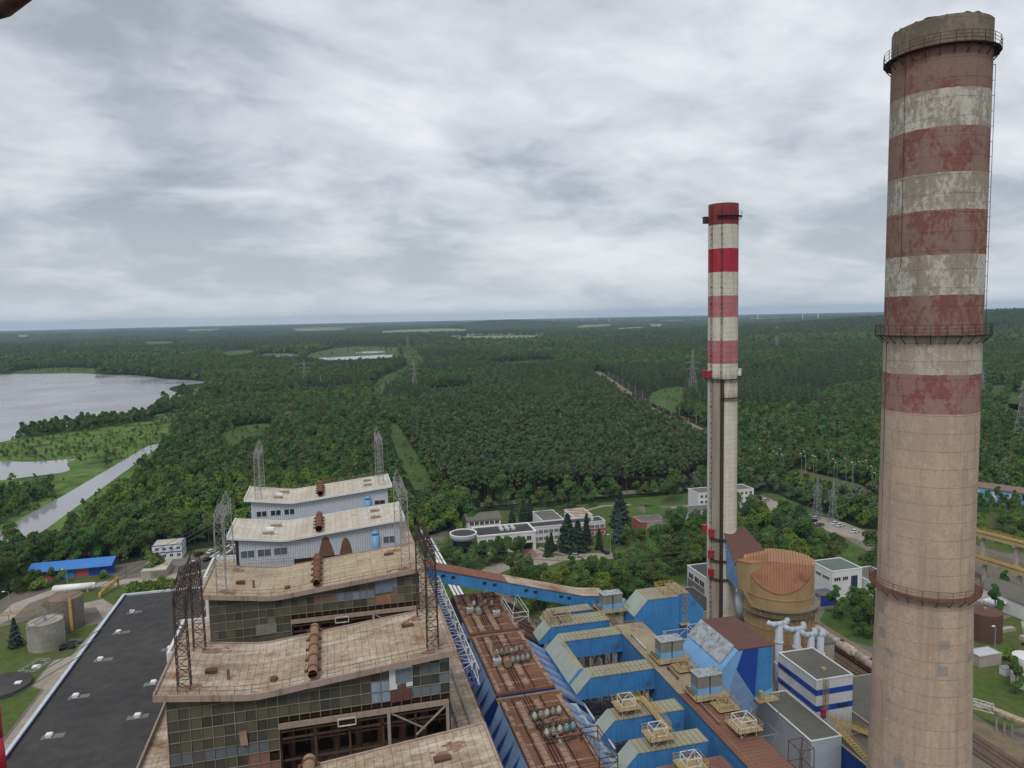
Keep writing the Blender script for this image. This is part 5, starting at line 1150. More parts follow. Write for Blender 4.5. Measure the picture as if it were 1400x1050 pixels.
ESPS = [(1, 78.5, 104.6, 'precipitator with the darkest brown roof, cut by the bottom edge of the view'), (2, 108.0, 133.6, 'precipitator with brown roof between the nearest one and the middle one, two rows of transformers'), (3, 136.4, 162.8, 'middle precipitator with reddish brown roof and a tan round drum'), (4, 165.0, 190.2, 'farthest precipitator with brown roof below the blue conveyor')]
for k, v0, v1, lab in ESPS: esp(k - 1, v0, v1, lab, 6, k)
for i in range(5): transformer(34.0 + 1.25 * i, 124.6 + 0.2 * i, 25.3, ['tf_pale', 'tf_grey', 'tf_pale', 'tf_grey', 'tf_pale'][i], 'transformer drum in the far row on the two-row precipitator roof', 'transformers in the far row of the two-row precipitator')
for i in range(5): transformer(34.6 + 1.3 * i, 118.8 + 0.2 * i, 25.3, ['tf_pale', 'tf_grey', 'tf_pale', 'tf_blue', 'tf_blue'][i], 'blue green transformer drum in the near row on the two-row precipitator roof' if i > 2 else 'grey transformer drum in the near row on the two-row precipitator roof', 'transformers in the near row of the two-row precipitator')
for i in range(6): transformer(33.0 + 1.15 * i, 151.6 + .12 * i, 25.3, ['tf_pale', 'tf_grey', 'tf_grey', 'tf_pale', 'tf_grey', 'tf_grey'][i], 'grey transformer drum in the row behind the tan drum, middle precipitator roof', 'transformers in the far row of the middle precipitator')
for i in range(4): transformer(35.6 + 1.15 * i, 147.4 + .12 * i, 25.3, 'tf_grey', 'dark grey transformer drum in the row right of the tan drum, middle precipitator roof', 'transformers in the near row of the middle precipitator')
for i in range(4): transformer(33.6 + 1.5 * i, 180.5 - 1.2 * (i % 2), 25.3, ['tf_pale', 'tf_grey', 'tf_grey', 'tf_grey'][i], 'white topped transformer drum at the left of the farthest precipitator roof' if i == 0 else 'dark transformer drum among pipes on the farthest precipitator roof', 'transformers of the farthest precipitator')
transformer(32.2, 147.6, 25.2, 'tf_pale', 'row of white boxes left of the tan drum on the middle precipitator', None, 1)
transformer(37.8, 172.8, 25.2, 'tf_pale', 'white ribbed transformer box on the farthest precipitator roof', None, 1)
transformer(31.8, 176.6, 25.2, 'tf_pale', 'low white box at the left edge of the farthest precipitator roof', None, 1)
duct_run(34.2, 145.6, 147.8, 25.1, 0.85, 'pipe_tan', 'short tan drum lying on the middle precipitator roof')
duct_run(33.8, 174.6, 176.8, 25.1, 0.75, 'tf_grey', 'short grey drum lying on the farthest precipitator roof')
duct_run(33.2, 148, 152, 25.1, 0.3, 'tf_pale', 'thin pale pipe running to the tan drum on the middle precipitator')
duct_run(36.3, 115.5, 119, 25.1, 0.3, 'tf_grey', 'thin grey pipe beside the transformers of the two-row precipitator')
def steel_frame(label, u0, u1, v0, v1, z0, z1, m, cat='steel frame', nm='steel_frame', junk=0, rail=None):
    t = thing(nm, label, cat, ((u0 + u1) / 2, (v0 + v1) / 2, z0)); b = MB()
    for u in (u0, u1):
        for v in (v0, v1): b.bar((u, v, z0), (u, v, z1), 0.16)
    for z in (z1, (z0 + z1) / 2 + .2):
        b.bar((u0, v0, z), (u1, v0, z), .14); b.bar((u1, v0, z), (u1, v1, z), .14); b.bar((u1, v1, z), (u0, v1, z), .14); b.bar((u0, v1, z), (u0, v0, z), .14)
    b.bar((u0, v0, z1), (u1, v1, z1), .1); b.bar((u0, v0, z0), (u1, v0, (z0 + z1) / 2 + .2), .1); b.bar((u1, v1, z0), (u0, v1, (z0 + z1) / 2 + .2), .1)
    b.build('frame', m, t)
    if junk:
        b = MB()
        for _ in range(junk):
            x, y, z = random.uniform(u0, u1), random.uniform(v0, v1), random.uniform(z0, z1); d = random.choice(((1.2, 0, 0), (0, 1.2, 0), (0, 0, .9)))
            b.tube((x, y, z), (x + d[0], y + d[1], z + d[2]), random.uniform(.05, .16), 6)
        (b.build('pipework', 'pipe_tan', t) if junk > 30 else build_each(b, 'pipe', 'pipe_tan', t))
    if rail:
        b = MB(); zz = (z0 + z1) / 2 - .1; b.box(u0 - 1, u1 + 1, v0 - .8, v1 + .8, zz - .08, zz); b.build('deck', 'yellow_dull', t)
        b = MB(); b.rail([(u0 - 1, v0 - .8, zz), (u1 + 1, v0 - .8, zz), (u1 + 1, v1 + .8, zz), (u0 - 1, v1 + .8, zz)], 1.1, 1.1, .04, True); b.build('railing', rail, t)
    return t
steel_frame('dark pipe frame over the near transformers of the two-row precipitator', 34.2, 40.6, 116.8, 121.4, 25.1, 26.0, 'dark_steel', junk=24)
steel_frame('dark pipe frame behind the far transformers of the two-row precipitator', 33.6, 40.2, 121.9, 127.0, 25.1, 25.9, 'dark_steel', junk=26)
steel_frame('brown pipe frame over the transformers of the middle precipitator', 32.6, 40.0, 148.4, 153.6, 25.1, 27.2, 'rust_beam', junk=30)
steel_frame('brown tangle of pipes and frame on the farthest precipitator', 34.6, 39.4, 174.4, 182.4, 25.1, 27.6, 'rust_beam', junk=44)
steel_frame('white lattice frame at the right edge of the farthest precipitator', 40.6, 44.6, 167, 179, 25.2, 28.0, 'white_steel', junk=10)
steel_frame('rusty frame at the right edge of the nearest precipitators', 40.0, 43.2, 106.8, 116.0, 25.2, 27.6, 'dark_steel', junk=12)

for v0, v1, lab in ((104.9, 107.7, 'yellow brown walkway between the two nearest precipitators'), (133.8, 136.2, 'yellow brown railed walkway in front of the middle precipitator'), (163.0, 164.8, 'yellow brown railed walkway in front of the farthest precipitator')):
    t = thing('service_walkway', lab, 'walkway', (35.5, v0, 24)); b = MB(); b.box(29.2, 42.4, v0, v1, 24.0, 24.15); b.build('deck', 'yellow_dull', t)
    b = MB(); b.rail([(29.2, v0 + .1, 24.15), (42.4, v0 + .1, 24.15)], 1.1, 1.3, .04); b.build('railing', 'yellow_dull', t)
    b = MB(); b.tube((29, (v0 + v1) / 2, 24.5), (42.6, (v0 + v1) / 2, 24.5), .28, 10); b.build('pipe', 'pipe_tan', t)
# lattice cable bridge between the boiler houses and the precipitators
t = thing('cable_bridge', 'white and blue lattice cable bridge beside the hoods of the precipitators', 'cable bridge', (22.4, 128, 0))
b = MB(); b.lattice((22.3, 127, 33.9), (22.3, 196, 33.9), 3.9, 3.9, 22, 0.13, 0, 3.0, 3.0); b.build('truss', 'white_steel', t)
b = MB()
for u in (20.8, 21.7, 22.6, 23.6): b.box(u - .22, u + .22, 126, 197, 32.5, 32.7)
build_each(b, 'cable_tray', 'blue_deep', t)
b = MB()
for v in (130, 152, 174, 194):
    for u in (20.9, 23.5): b.box(u - .2, u + .2, v - .2, v + .2, 0, 32.5)
build_each(b, 'support_leg', 'blue_deep', t)
b = MB(); b.box(20.6, 23.8, 127.0, 128.2, 32.2, 32.6); b.build('end_platform', 'rust_beam', t)

# ------------------------------------------------------------------ blue ducts
def duct(label, u0, u1, v0, v1, z0=18.0, z1=25.0, roof='duct_roof', legs=True, wall='blue_wall', cut=3.2):
    t = thing('flue_duct', label, 'duct', ((u0 + u1) / 2, v0, z0), 'blue flue ducts')
    b = MB(); b.prism([(u0, z0), (u1, z0), (u1, z1 - .1), (u0 + cut, z1 - .1), (u0, z1 - cut)], v0, v1); b.build('casing', wall, t)
    b = MB(); b.box(u0 + cut - .05, u1, v0 - .15, v1 + .15, z1 - .1, z1 + .08); b.build('roof', roof, t)
    b = MB(); n = np.array([-1, 0, 1.0]) / 1.414 * 0.1
    P = [(u0 - .02, v0 - .12, z1 - cut - .05), (u0 + cut, v0 - .12, z1), (u0 + cut, v1 + .12, z1), (u0 - .02, v1 + .12, z1 - cut - .05)]
    b.hexa([tuple(np.array(p)) for p in P] + [tuple(np.array(p) + n) for p in P]); b.build('sloped_end', 'chamfer', t)
    if legs:
        b = MB()
        for u in (u0 + (u1 - u0) * .55, u1 - 1.5):
            for v in (v0 + .4, v1 - .4): b.box(u - .18, u + .18, v - .18, v + .18, 0, z0)
        b.bar((u0 + (u1 - u0) * .55, v0 + .4, 4), (u1 - 1.5, v0 + .4, z0 - .4), .2); b.bar((u1 - 1.5, v0 + .4, 4), (u0 + (u1 - u0) * .55, v0 + .4, z0 - .4), .2)
        build_each(b, 'support_leg', 'grey_steel', t)
    return t
duct('far blue cross duct with pipe clutter on its pale roof, next to the conveyor', 46.0, 64.15, 163.2, 168.4, 21.0)
duct('blue cross duct with plain pale roof, second from the conveyor end', 46.4, 64.15, 154.9, 158.9, 20.6)
duct('blue cross duct with ribbed roof and rusty seams, middle of the row', 46.6, 64.15, 137.3, 141.3, 20.4)
duct('blue cross duct crossed by the yellow catwalk, nearer than the ribbed one', 45.2, 62.4, 120.9, 124.7, 20.6)
duct('blue cross duct with tan ribbed roof end and yellow platform, second nearest', 45.2, 61.6, 110.3, 114.1, 20.6)
duct('nearest blue cross duct with dark rusty roof at the bottom of the view', 46.5, 61.6, 100.8, 105.6, 20.6, roof='duct_rust_x')
t = thing('flue_duct', 'short blue duct along the hoods joining two cross ducts, pale sloped side', 'duct', (48, 141, 17), 'blue flue ducts')
b = MB(); b.prism([(46.2, 20.0), (49.6, 20.0), (49.6, 24.9), (48.6, 24.9), (46.2, 22.2)], 141.35, 154.85); b.build('casing', 'blue_wall_side', t)
b = MB(); b.hexa([(46.15, 141.3, 22.15), (48.6, 141.3, 24.95), (48.6, 154.9, 24.95), (46.15, 154.9, 22.15), (46.1, 141.3, 22.3), (48.6, 141.3, 25.08), (48.6, 154.9, 25.08), (46.1, 154.9, 22.3)]); b.build('sloped_side', 'chamfer', t)
b = MB(); b.box(48.6, 49.7, 141.5, 154.7, 24.9, 25.05); b.build('roof', 'duct_roof_side', t)
for i in range(5):
    v = 133.2 - i * 4.6; t = thing('outlet_box', '%s blue outlet box with white top along the precipitator edge' % ['farthest', 'second farthest', 'middle', 'second nearest', 'nearest'][i], 'duct', (44, v, 18), 'blue outlet boxes')
    b = MB(); b.box(41.75, 45.1, v - 3.0, v, 17.0, 22.0); b.build('casing', 'blue_wall', t); b = MB(); b.hexa([(41.7, v - 3.1, 22.0), (45.2, v - 3.1, 22.0), (45.2, v + .1, 22.0), (41.7, v + .1, 22), (41.7, v - 3.1, 22.9), (45.2, v - 3.1, 22.2), (45.2, v + .1, 22.2), (41.7, v + .1, 22.9)]); b.build('lid', 'chamfer', t)
# long collector duct
t = thing('collector_duct', 'long blue collector duct with rusty brown roof that all cross ducts run into', 'duct', (67.5, 90, 16))
b = MB(); b.box(64.2, 70.9, 78, 159.5, 16.5, 24.9); b.build('casing', 'blue_wall_side', t)
b = MB(); b.box(64.0, 71.2, 77.8, 126, 24.9, 25.1); b.build('near_roof', 'duct_rust', t)['label'] = 'dark rusty brown roof section'
b = MB(); b.box(64.0, 71.2, 126.05, 159.6, 24.9, 25.08); b.build('far_roof', 'duct_roof_side', t)
b = MB()
for v in (84, 96, 108, 120, 132, 144, 156):
    for u in (64.8, 70.3): b.box(u - .2, u + .2, v - .2, v + .2, 0, 16.5)
build_each(b, 'support_leg', 'grey_steel', t)
t = thing('flue_duct', 'short blue duct with ribbed beige roof bending down below the conveyor end', 'duct', (58, 172, 18), 'blue flue ducts')
b = MB(); b.prism([(49.5, 18), (66, 18), (66, 21.5), (62.5, 24.6), (51.5, 24.6), (49.5, 22.6)], 171.2, 174.6); b.build('casing', 'blue_wall', t)
b = MB()
for P in ([(51.4, 24.6), (62.6, 24.6)], [(62.5, 24.6), (66.1, 21.4)], [(49.4, 22.5), (51.5, 24.6)]):
    (a, za), (c, zc) = P; b.hexa([(a, 171.0, za), (c, 171.0, zc), (c, 174.8, zc), (a, 174.8, za), (a, 171.0, za + .15), (c, 171.0, zc + .15), (c, 174.8, zc + .15), (a, 174.8, za + .15)])
b.build('roof', 'duct_roof', t)
def damper(label, u, v, z):
    t = thing('damper_house', label, 'damper housing', (u, v, z), 'twin grey and blue damper housings')
    b = MB(); b.box(u - 1.2, u + 6.2, v - 1.6, v + 4.4, z + .55, z + .7); b.build('platform', 'yellow_dull', t)
    b = MB(); b.rail([(u - 1.2, v + 4.4, z + .7), (u - 1.2, v - 1.6, z + .7), (u + 6.2, v - 1.6, z + .7), (u + 6.2, v + 4.4, z + .7)], 1.1, 1.3, .04); b.build('railing', 'yellow_dull', t)
    for q in (0, 2.75):
        b = MB(); b.box(u + q, u + q + 2.4, v, v + 3.0, z + .7, z + 2.2, 0); b.box(u + q, u + q + 2.4, v, v + 3.0, z + 2.2, z + 4.5, 1); h = b.build('housing', ['blue_light', 'housing_grey'], t)
        b = MB(); b.prism([(u + q - .15, z + 4.5), (u + q + 2.5, z + 4.5), (u + q + 2.5, z + 4.75), (u + q - .15, z + 4.65)], v - .15, v + 3.15); b.build('lid', 'shiny_sheet', h)
    b = MB(); b.tube((u - .7, v + .3, z + 1.2), (u - .7, v + 3.2, z + 1.2), .3, 10); b.build('motor', 'rust_beam', t)
damper('twin grey blue damper housing beside the blue fan house, pale lids', 64.6, 168.4, 24.4)
damper('twin grey blue damper housing on the collector duct, farther of the two', 66.2, 138.6, 25.1)
damper('twin grey blue damper housing with rusty lid on the collector duct, nearer of the two', 66.4, 122.8, 25.1)
for i, (u, v) in enumerate(((50.2, 121.6), (51.6, 111.0), (53.0, 101.6))):
    steel_frame(['yellow railed platform with white frame on the farthest platform duct', 'yellow railed platform with white frame at the foot of the catwalk', 'yellow railed platform with white frame nearest the bottom of the view'][i], u, u + 2.6, v, v + 2.4, 25.1, 28.2, 'white_steel', 'platform', 'inspection_platform', 8, 'yellow_steel')
steel_frame('pale steel frame with yellow railing on the rusty part of the collector roof', 67.4, 70.4, 109.2, 112.4, 25.1, 28.0, 'white_steel', 'platform', 'inspection_platform', 6, 'yellow_dull')
steel_frame('brown pipe clutter on the far blue cross duct', 48.5, 54.5, 164.0, 167.6, 25.1, 27.2, 'yellow_dull', junk=26)
steel_frame('rusty tangle of pipes above the roofs below the conveyor', 49, 57, 176, 180, 18.5, 22.0, 'rust_beam', junk=40)
for i, (u, v) in enumerate(((69.2, 133.6), (69.4, 117.6))):
    steel_frame(['low yellow railed valve stand between the two damper housings', 'low yellow railed valve stand in front of the nearer damper housing'][i], u - .8, u + 1.6, v, v + 2.2, 25.1, 26.4, 'yellow_dull', 'platform', 'valve_stand', 10, 'yellow_dull')
t = thing('catwalk', 'yellow railed catwalk stepping down across two blue cross ducts', 'catwalk', (54, 115, 25))
b = MB(); b.box(55.4, 56.6, 114.4, 126.4, 25.6, 25.7); b.box(52.8, 55.4, 125.2, 126.4, 25.6, 25.7); b.build('deck', 'yellow_dull', t)
b = MB()
for u in (55.4, 56.6): b.rail([(u, 114.4, 25.7), (u, 126.4, 25.7)], 1.15, 1.2, .045)
b.build('railing', 'yellow_steel', t)
t = thing('service_walkway', 'brown railed walkway running beside the blue fan house', 'walkway', (65, 160, 24))
b = MB(); b.box(64.4, 70.4, 159.7, 161.2, 24.3, 24.45); b.box(64.4, 66.0, 161.2, 168, 24.3, 24.45); b.build('deck', 'rust_beam', t)
b = MB(); b.rail([(64.4, 168, 24.45), (64.4, 159.8, 24.45), (70.4, 159.8, 24.45)], 1.1, 1.4, .04); b.build('railing', 'yellow_dull', t)
t = thing('dark_block', 'dark low block added under the blue ducts for dark machinery, full of pipes', 'building', (56, 95, 0))  # added dark block, keeps the gaps below the ducts dark
b = MB(); b.box(48.2, 63.6, 92, 171, 0, 9.0); b.build('walls', 'dark_inside', t); b = MB(); b.box(48.0, 63.8, 91.8, 171.2, 9.0, 9.3); b.build('roof', 'hood_dark', t)
for i, (v0, v1) in enumerate(((142.5, 153.5), (126.5, 136.0), (115.6, 119.8), (160, 162.4))):
    steel_frame('%s rusty pipe tangle in the dark gap between two blue cross ducts' % ['farther', 'middle', 'nearest', 'farthest'][i], 50.5, 62.5, v0, v1, 9.3, 16.5, 'grey_steel', junk=46)
    t = thing('support_trestle', '%s pale steel trestle standing in a gap between blue cross ducts' % ['second farthest', 'second nearest', 'nearest', 'farthest'][i], 'steel frame', (61, v1, 9.3)); b = MB()
    for u in (58.0, 61.5): b.box(u - .17, u + .17, v1 - .6, v1 - .26, 9.3, 20.4)
    b.bar((58, v1 - .43, 10), (61.5, v1 - .43, 20), .16); b.bar((61.5, v1 - .43, 10), (58, v1 - .43, 20), .16); b.build('frame', 'grey_steel', t)
for i in range(7):
    u, v, l = ((47.2, 118, 5), (47.0, 128, 6), (66.0, 114, 7), (65.6, 145, 8), (70.0, 125, 9), (52, 164.2, 3.5), (66.4, 131, 5))[i]
    duct_run(u, v, v + l, 25.1 if i not in (0, 1) else 21.0, .22, ['pipe_grey', 'pipe_grey', 'pipe_tan', 'tf_pale', 'rust_pipe', 'pipe_tan', 'rust_pipe'][i], ['thin grey pipe behind the nearest duct ends', 'thin grey pipe beside the outlet boxes', 'tan pipe lying on the rusty collector roof', 'pale pipe lying on the tan part of the collector roof', 'rusty pipe along the right edge of the collector roof', 'tan pipe on the far cross duct', 'rusty pipe between the damper housings'][i])
for u0, u1, v, z, lab in ((50, 63.8, 155.0, 25.1, 'second from the conveyor end'), (50.2, 63.8, 137.5, 25.1, 'with the ribbed roof'), (49, 63.8, 163.4, 25.1, 'next to the conveyor')):
    t = thing('handrail', 'thin handrail on the blue cross duct ' + lab, 'railing', (u0, v, z)); b = MB(); b.rail([(u0, v, z), (u1, v, z)], 1.0, 2.3, .025, False, 0, 1); b.build('rails', 'rust_beam', t)
for v0, v1, lab in ((141, 158, 'farther'), (98, 121, 'nearer')):
    t = thing('handrail', 'thin handrail along the left roof edge of the collector duct, %s stretch' % lab, 'railing', (64.3, v0, 25)); b = MB(); b.rail([(64.25, v0, 25.1), (64.25, v1, 25.1)], 1.0, 2.3, .025, False, 0, 1); b.build('rails', 'yellow_dull', t)
# fan house
t = thing('fan_house', 'big blue faceted fan house with pale sloped end and yellow railings on top', 'duct housing', (77, 163, 14))
b = MB(); b.prism([(70.4, 17.2), (82.4, 17.2), (82.4, 29.0), (73.9, 29.0), (70.4, 25.2)], 162.4, 169.4); b.build('casing', 'blue_wall', t)
b = MB(); b.prism([(82.42, 17.6), (89.6, 17.6), (89.6, 24.6), (85.6, 29.2), (82.42, 29.2)], 163.2, 170.6); b.build('side_casing', 'blue_wall', t)
b = MB(); b.hexa([(70.3, 162.3, 25.15), (73.9, 162.3, 29.05), (73.9, 169.5, 29.05), (70.3, 169.5, 25.15), (70.2, 162.3, 25.3), (73.9, 162.3, 29.2), (73.9, 169.5, 29.2), (70.2, 169.5, 25.3)]); b.build('sloped_end', 'chamfer', t)
b = MB(); b.box(73.9, 82.4, 162.3, 169.5, 29.03, 29.2); b.box(82.45, 85.7, 163.1, 170.7, 29.22, 29.36); b.build('roof', 'duct_roof', t)
b = MB(); b.rail([(79, 164, 29.3), (84, 164, 29.3), (84, 169.5, 29.3), (79, 169.5, 29.3)], 1.3, .9, .05, True, 0, 3); b.rail([(80.5, 165, 29.3), (82.6, 167.5, 29.3)], 2.0, .8, .06, False, 0, 3); b.build('railing', 'yellow_steel', t)
b = MB(); b.lattice((84.2, 162.8, 22), (84.2, 162.8, 29.8), .9, .9, 8, .05); b.box(82.8, 85.4, 161.8, 163.1, 21.6, 21.8); b.build('ladder', 'yellow_dull', t)
b = MB(); b.tube((69.5, 172.0, 22.6), (73.5, 176.5, 23.6), .8, 14); b.build('side_pipe', 'blue_light', t, True)
steel_frame('white steel frame between the fan house and the shiny blue duct', 77.5, 84.0, 155.5, 161.0, 12, 21.2, 'white_steel', junk=14)
steel_frame('long white steel frame behind the shiny blue duct', 84.3, 90.5, 156.5, 161.5, 12, 21.8, 'white_steel', junk=10)
# faceted duct beside the absorber
t = thing('flue_duct', 'faceted blue duct with shiny stained sheet slope and maroon roof near the tan absorber', 'duct', (84, 135, 12), 'blue flue ducts')
pr = [(84.6, 12.6), (90.6, 17.0), (90.6, 27.6), (82.2, 27.8), (78.9, 24.4), (76.0, 20.6), (79.2, 16.4)]
b = MB(); b.prism(pr, 134.6, 150.5); b.build('casing', 'blue_light', t)
b = MB(); b.prism([(81.8, 23.4), (86.2, 16.6), (87.0, 27.6), (83.4, 27.6)], 134.5, 134.7); b.build('front_panel', 'blue_deep', t)  # facet light and shade painted as different blues on one flat front
b = MB(); b.prism([(86.3, 16.7), (90.5, 18.2), (90.5, 27.5), (87.1, 27.55)], 134.5, 134.7); b.build('front_panel', 'blue_wall', t)
b = MB(); b.prism([(79.2, 16.5), (84.6, 12.7), (86.15, 16.4), (81.7, 23.3)], 134.5, 134.7); b.build('front_panel', 'blue_grey', t)
b = MB(); b.hexa([(82.1, 134.4, 27.75), (90.8, 134.4, 27.55), (90.8, 150.6, 27.55), (82.1, 150.6, 27.75), (82.1, 134.4, 27.95), (90.8, 134.4, 27.75), (90.8, 150.6, 27.75), (82.1, 150.6, 27.95)]); b.build('roof', 'roof_maroon', t)
b = MB(); b.hexa([(78.75, 136.0, 24.4), (82.15, 136.0, 27.9), (82.15, 150.7, 27.9), (78.75, 150.7, 24.4), (78.65, 136.0, 24.55), (82.15, 136.0, 28.06), (82.15, 150.7, 28.06), (78.65, 150.7, 24.55)]); b.build('shiny_slope', 'shiny_sheet', t)
b = MB(); b.box(85.8, 90.9, 132.2, 134.4, 16.4, 16.55); b.rail([(85.8, 132.2, 16.55), (90.9, 132.2, 16.55), (90.9, 134.4, 16.55)], 1.1, 1.2, .045); b.box(86.6, 87.4, 132.8, 133.8, 16.55, 18.4); b.build('platform', 'yellow_dull', t)
steel_frame('grey brown support tower under the faceted blue duct', 85.5, 91.5, 133.5, 140, 0, 15.6, 'grey_steel', junk=6)
# conveyor gallery
t = thing('conveyor_gallery', 'long sloping blue conveyor gallery with rust brown roof', 'conveyor', (42, 178, 25))
def slope(u, v0, v1, z0a, z1a, ua, ub, za, zb): return [(ua, v0, za + z0a), (ub, v0, zb + z0a), (ub, v1, zb + z0a), (ua, v1, za + z0a), (ua, v0, za + z1a), (ub, v0, zb + z1a), (ub, v1, zb + z1a), (ua, v1, za + z1a)]
b = MB(); b.hexa(slope(0, 178, 183.4, -3.2, 0, 14.5, 62.5, 39.6, 25.6)); b.hexa(slope(0, 178, 183.4, -3.2, 0, 62.5, 69, 25.6, 24.8)); b.build('casing', 'blue_wall', t)
b = MB(); b.hexa(slope(0, 177.75, 183.65, 0.02, .22, 14.3, 42, 39.66, 31.58)); b.build('upper_roof', 'conveyor_rust', t)
b = MB(); b.hexa(slope(0, 177.75, 183.65, 0.02, .22, 42, 62.5, 31.58, 25.6)); b.hexa(slope(0, 177.75, 183.65, 0.02, .22, 62.5, 69.2, 25.6, 24.8)); b.build('lower_roof', 'roof_tan', t)
for u in (25, 27.5, 35.5, 38.2, 46.5, 49, 56, 58.2):
    z = 39.6 - (u - 14.5) / 48 * 14; b = MB(); b.box(u, u + 1.0, 177.9, 178.02, z - 1.7, z - 1.0); b.build('window', 'glass_dark', t)
b = MB()
for u in (24, 58):
    z = 39.6 - (u - 14.5) / 48 * 14 - 3.2
    for v in (178.4, 181.2): b.bar((u - .8, v, 0), (u, v, z), .35); b.bar((u + .8, v, 0), (u, v, z), .35)
build_each(b, 'support_leg', 'grey_steel', t)
for i in range(3):
    t = thing('pipe', ['leftmost of the three white pipes running from the trees to the precipitators', 'middle one of the three white pipes running from the trees', 'rightmost of the three white pipes running from the trees'][i], 'pipe', (38 + 1.0 * i, 240, 5), 'white pipes beside the boiler houses')
    b = MB(); b.tube((38.0 + 1.3 * i, 236, 6), (36.2 + 1.3 * i, 318 - 14 * (i > 0), 6), .42, 12); b.build('barrel', 'white_bright', t, True)
    b = MB()
    for v in (240, 262, 284, 300): b.box(37.6 + 1.3 * i, 38.0 + 1.3 * i, v, v + .4, 0, 5.6)
    build_each(b, 'support_leg', 'grey_steel', t)

# ------------------------------------------------------------------ absorber
AX, AY, AR = 118.7, 174.0, 9.2
t = thing('absorber', 'big tan round absorber tower with slanted ribbed rust roof and ring walkways', 'absorber tower', (AX, AY, 0))
nrm = np.array([-0.55, -0.835])
def atop(x, y):
    d_ = x * nrm[0] + y * nrm[1]
    return 31.0 if d_ < 2.6 else 31.0 - (d_ - 2.6) * 0.95
b = MB(); n = 96
for k in range(n):
    a, c = 2 * PI * k / n, 2 * PI * (k + 1) / n; p = (AR * math.cos(a), AR * math.sin(a)); q = (AR * math.cos(c), AR * math.sin(c))
    b.face([(AX + p[0], AY + p[1], 0), (AX + q[0], AY + q[1], 0), (AX + q[0], AY + q[1], atop(*q)), (AX + p[0], AY + p[1], atop(*p))])
b.build('shell', 'absorber_tan', t, True)
def plate(nm, m, test, rr=AR + .12, lift=.1):
    ring = [(rr * math.cos(2 * PI * k / 144), rr * math.sin(2 * PI * k / 144)) for k in range(144)]
    cr = 2.6; pts = [p for p in ring if test(p[0] * nrm[0] + p[1] * nrm[1])]
    b = MB()
    # sort pts by angle about their mean
    ends = []
    h = math.sqrt(rr * rr - cr * cr); tx = np.array([-nrm[1], nrm[0]])
    for s_ in (-1, 1): e_ = nrm * cr + tx * h * s_; ends.append(tuple(e_))
    pts = pts + ends; mx, my = np.mean(pts, 0); pts.sort(key=lambda p: math.atan2(p[1] - my, p[0] - mx))
    top = [(AX + x, AY + y, atop(x, y) + lift) for x, y in pts]; bot = [(AX + x, AY + y, atop(x, y) - .25) for x, y in pts]
    b.face(top); m_ = len(pts)
    for j in range(m_): b.face([bot[j], bot[(j + 1) % m_], top[(j + 1) % m_], top[j]])
    # standing seams
    return b, m
b, m_ = plate('x', 'absorber_roof', lambda d_: d_ >= 2.6); rf = b.build('sloped_roof', m_, t)
b, m_ = plate('x', 'absorber_roof_pale', lambda d_: d_ < 2.6); rf2 = b.build('flat_roof', m_, t)
tx = np.array([-nrm[1], nrm[0]]); b = MB(); b2 = MB()
for k in range(-12, 13):
    s_ = k * 0.75
    if abs(s_) >= AR - .6: continue
    h = math.sqrt(AR * AR - s_ * s_); p0 = nrm * 2.6 + tx * s_; p1 = nrm * h + tx * s_; p2 = -nrm * h + tx * s_
    b.bar((AX + p0[0], AY + p0[1], atop(*p0) + .14), (AX + p1[0], AY + p1[1], atop(*p1) + .14), .13); b2.bar((AX + p0[0], AY + p0[1], 31.14), (AX + p2[0], AY + p2[1], 31.14), .13)
b.build('seams', 'roof_maroon', rf); b2.build('seams', 'roof_maroon', rf2)
for z, w, nm in ((20.0, 1.6, 'upper_walkway'), (18.2, 1.2, 'lower_walkway')):
    b = MB(); rb = ring_gallery(b, AX, AY, z, AR, w, 36, 1.3, 1, R(-170), R(60), 0, 0, 1.3) if nm == 'upper_walkway' else ring_gallery(b, AX, AY, z, AR, w, 36, 1.3, 1, R(-190), R(20), 0, 0, 1.3); g = b.build(nm, 'housing_grey', t); rb.build('railing', 'yellow_steel', g)
for z in (14.0, 22.6, 10.5):
    b = MB()
    for k in range(64):
        a, c = 2 * PI * k / 64, 2 * PI * (k + 1) / 64; b.hexa([(AX + rr * math.cos(x), AY + rr * math.sin(x), zz) for zz in (z, z + .3) for rr, x in ((AR - .02, a), (AR + .18, a), (AR + .18, c), (AR - .02, c))])
    b.build('stiffener_ring', 'absorber_tan', t)
b = MB(); a0 = R(-150)
for k in range(30):   # stair winding up to the chimney side
    a = R(-165 - k * 2.2); z = 20 + k * .30; b.box(AX + (AR + .9) * math.cos(a) - .5, AX + (AR + .9) * math.cos(a) + .5, AY + (AR + .9) * math.sin(a) - .5, AY + (AR + .9) * math.sin(a) + .5, z, z + .08)
b.build('stair', 'yellow_dull', t)
b = MB(); P = [(AX + (AR + 1.5) * math.cos(R(-165 - k * 5.5)), AY + (AR + 1.5) * math.sin(R(-165 - k * 5.5)), 20 + k * .75) for k in range(13)]; b.rail(P, 1.1, 1.0, .05); b.build('stair_railing', 'yellow_dull', t)
b = MB()
for k in range(12): a = R(-160 + k * 13); b.box(AX + (AR + .1) * math.cos(a) - .2, AX + (AR + .1) * math.cos(a) + .2, AY + (AR + .1) * math.sin(a) - .2, AY + (AR + .1) * math.sin(a) + .2, 0, 17)
build_each(b, 'stiffener', 'absorber_tan', t)
t = thing('flue_duct', 'light blue wedge shaped duct with maroon roof joining the absorber to the slim chimney', 'duct', (112, 182, 22), 'blue flue ducts')
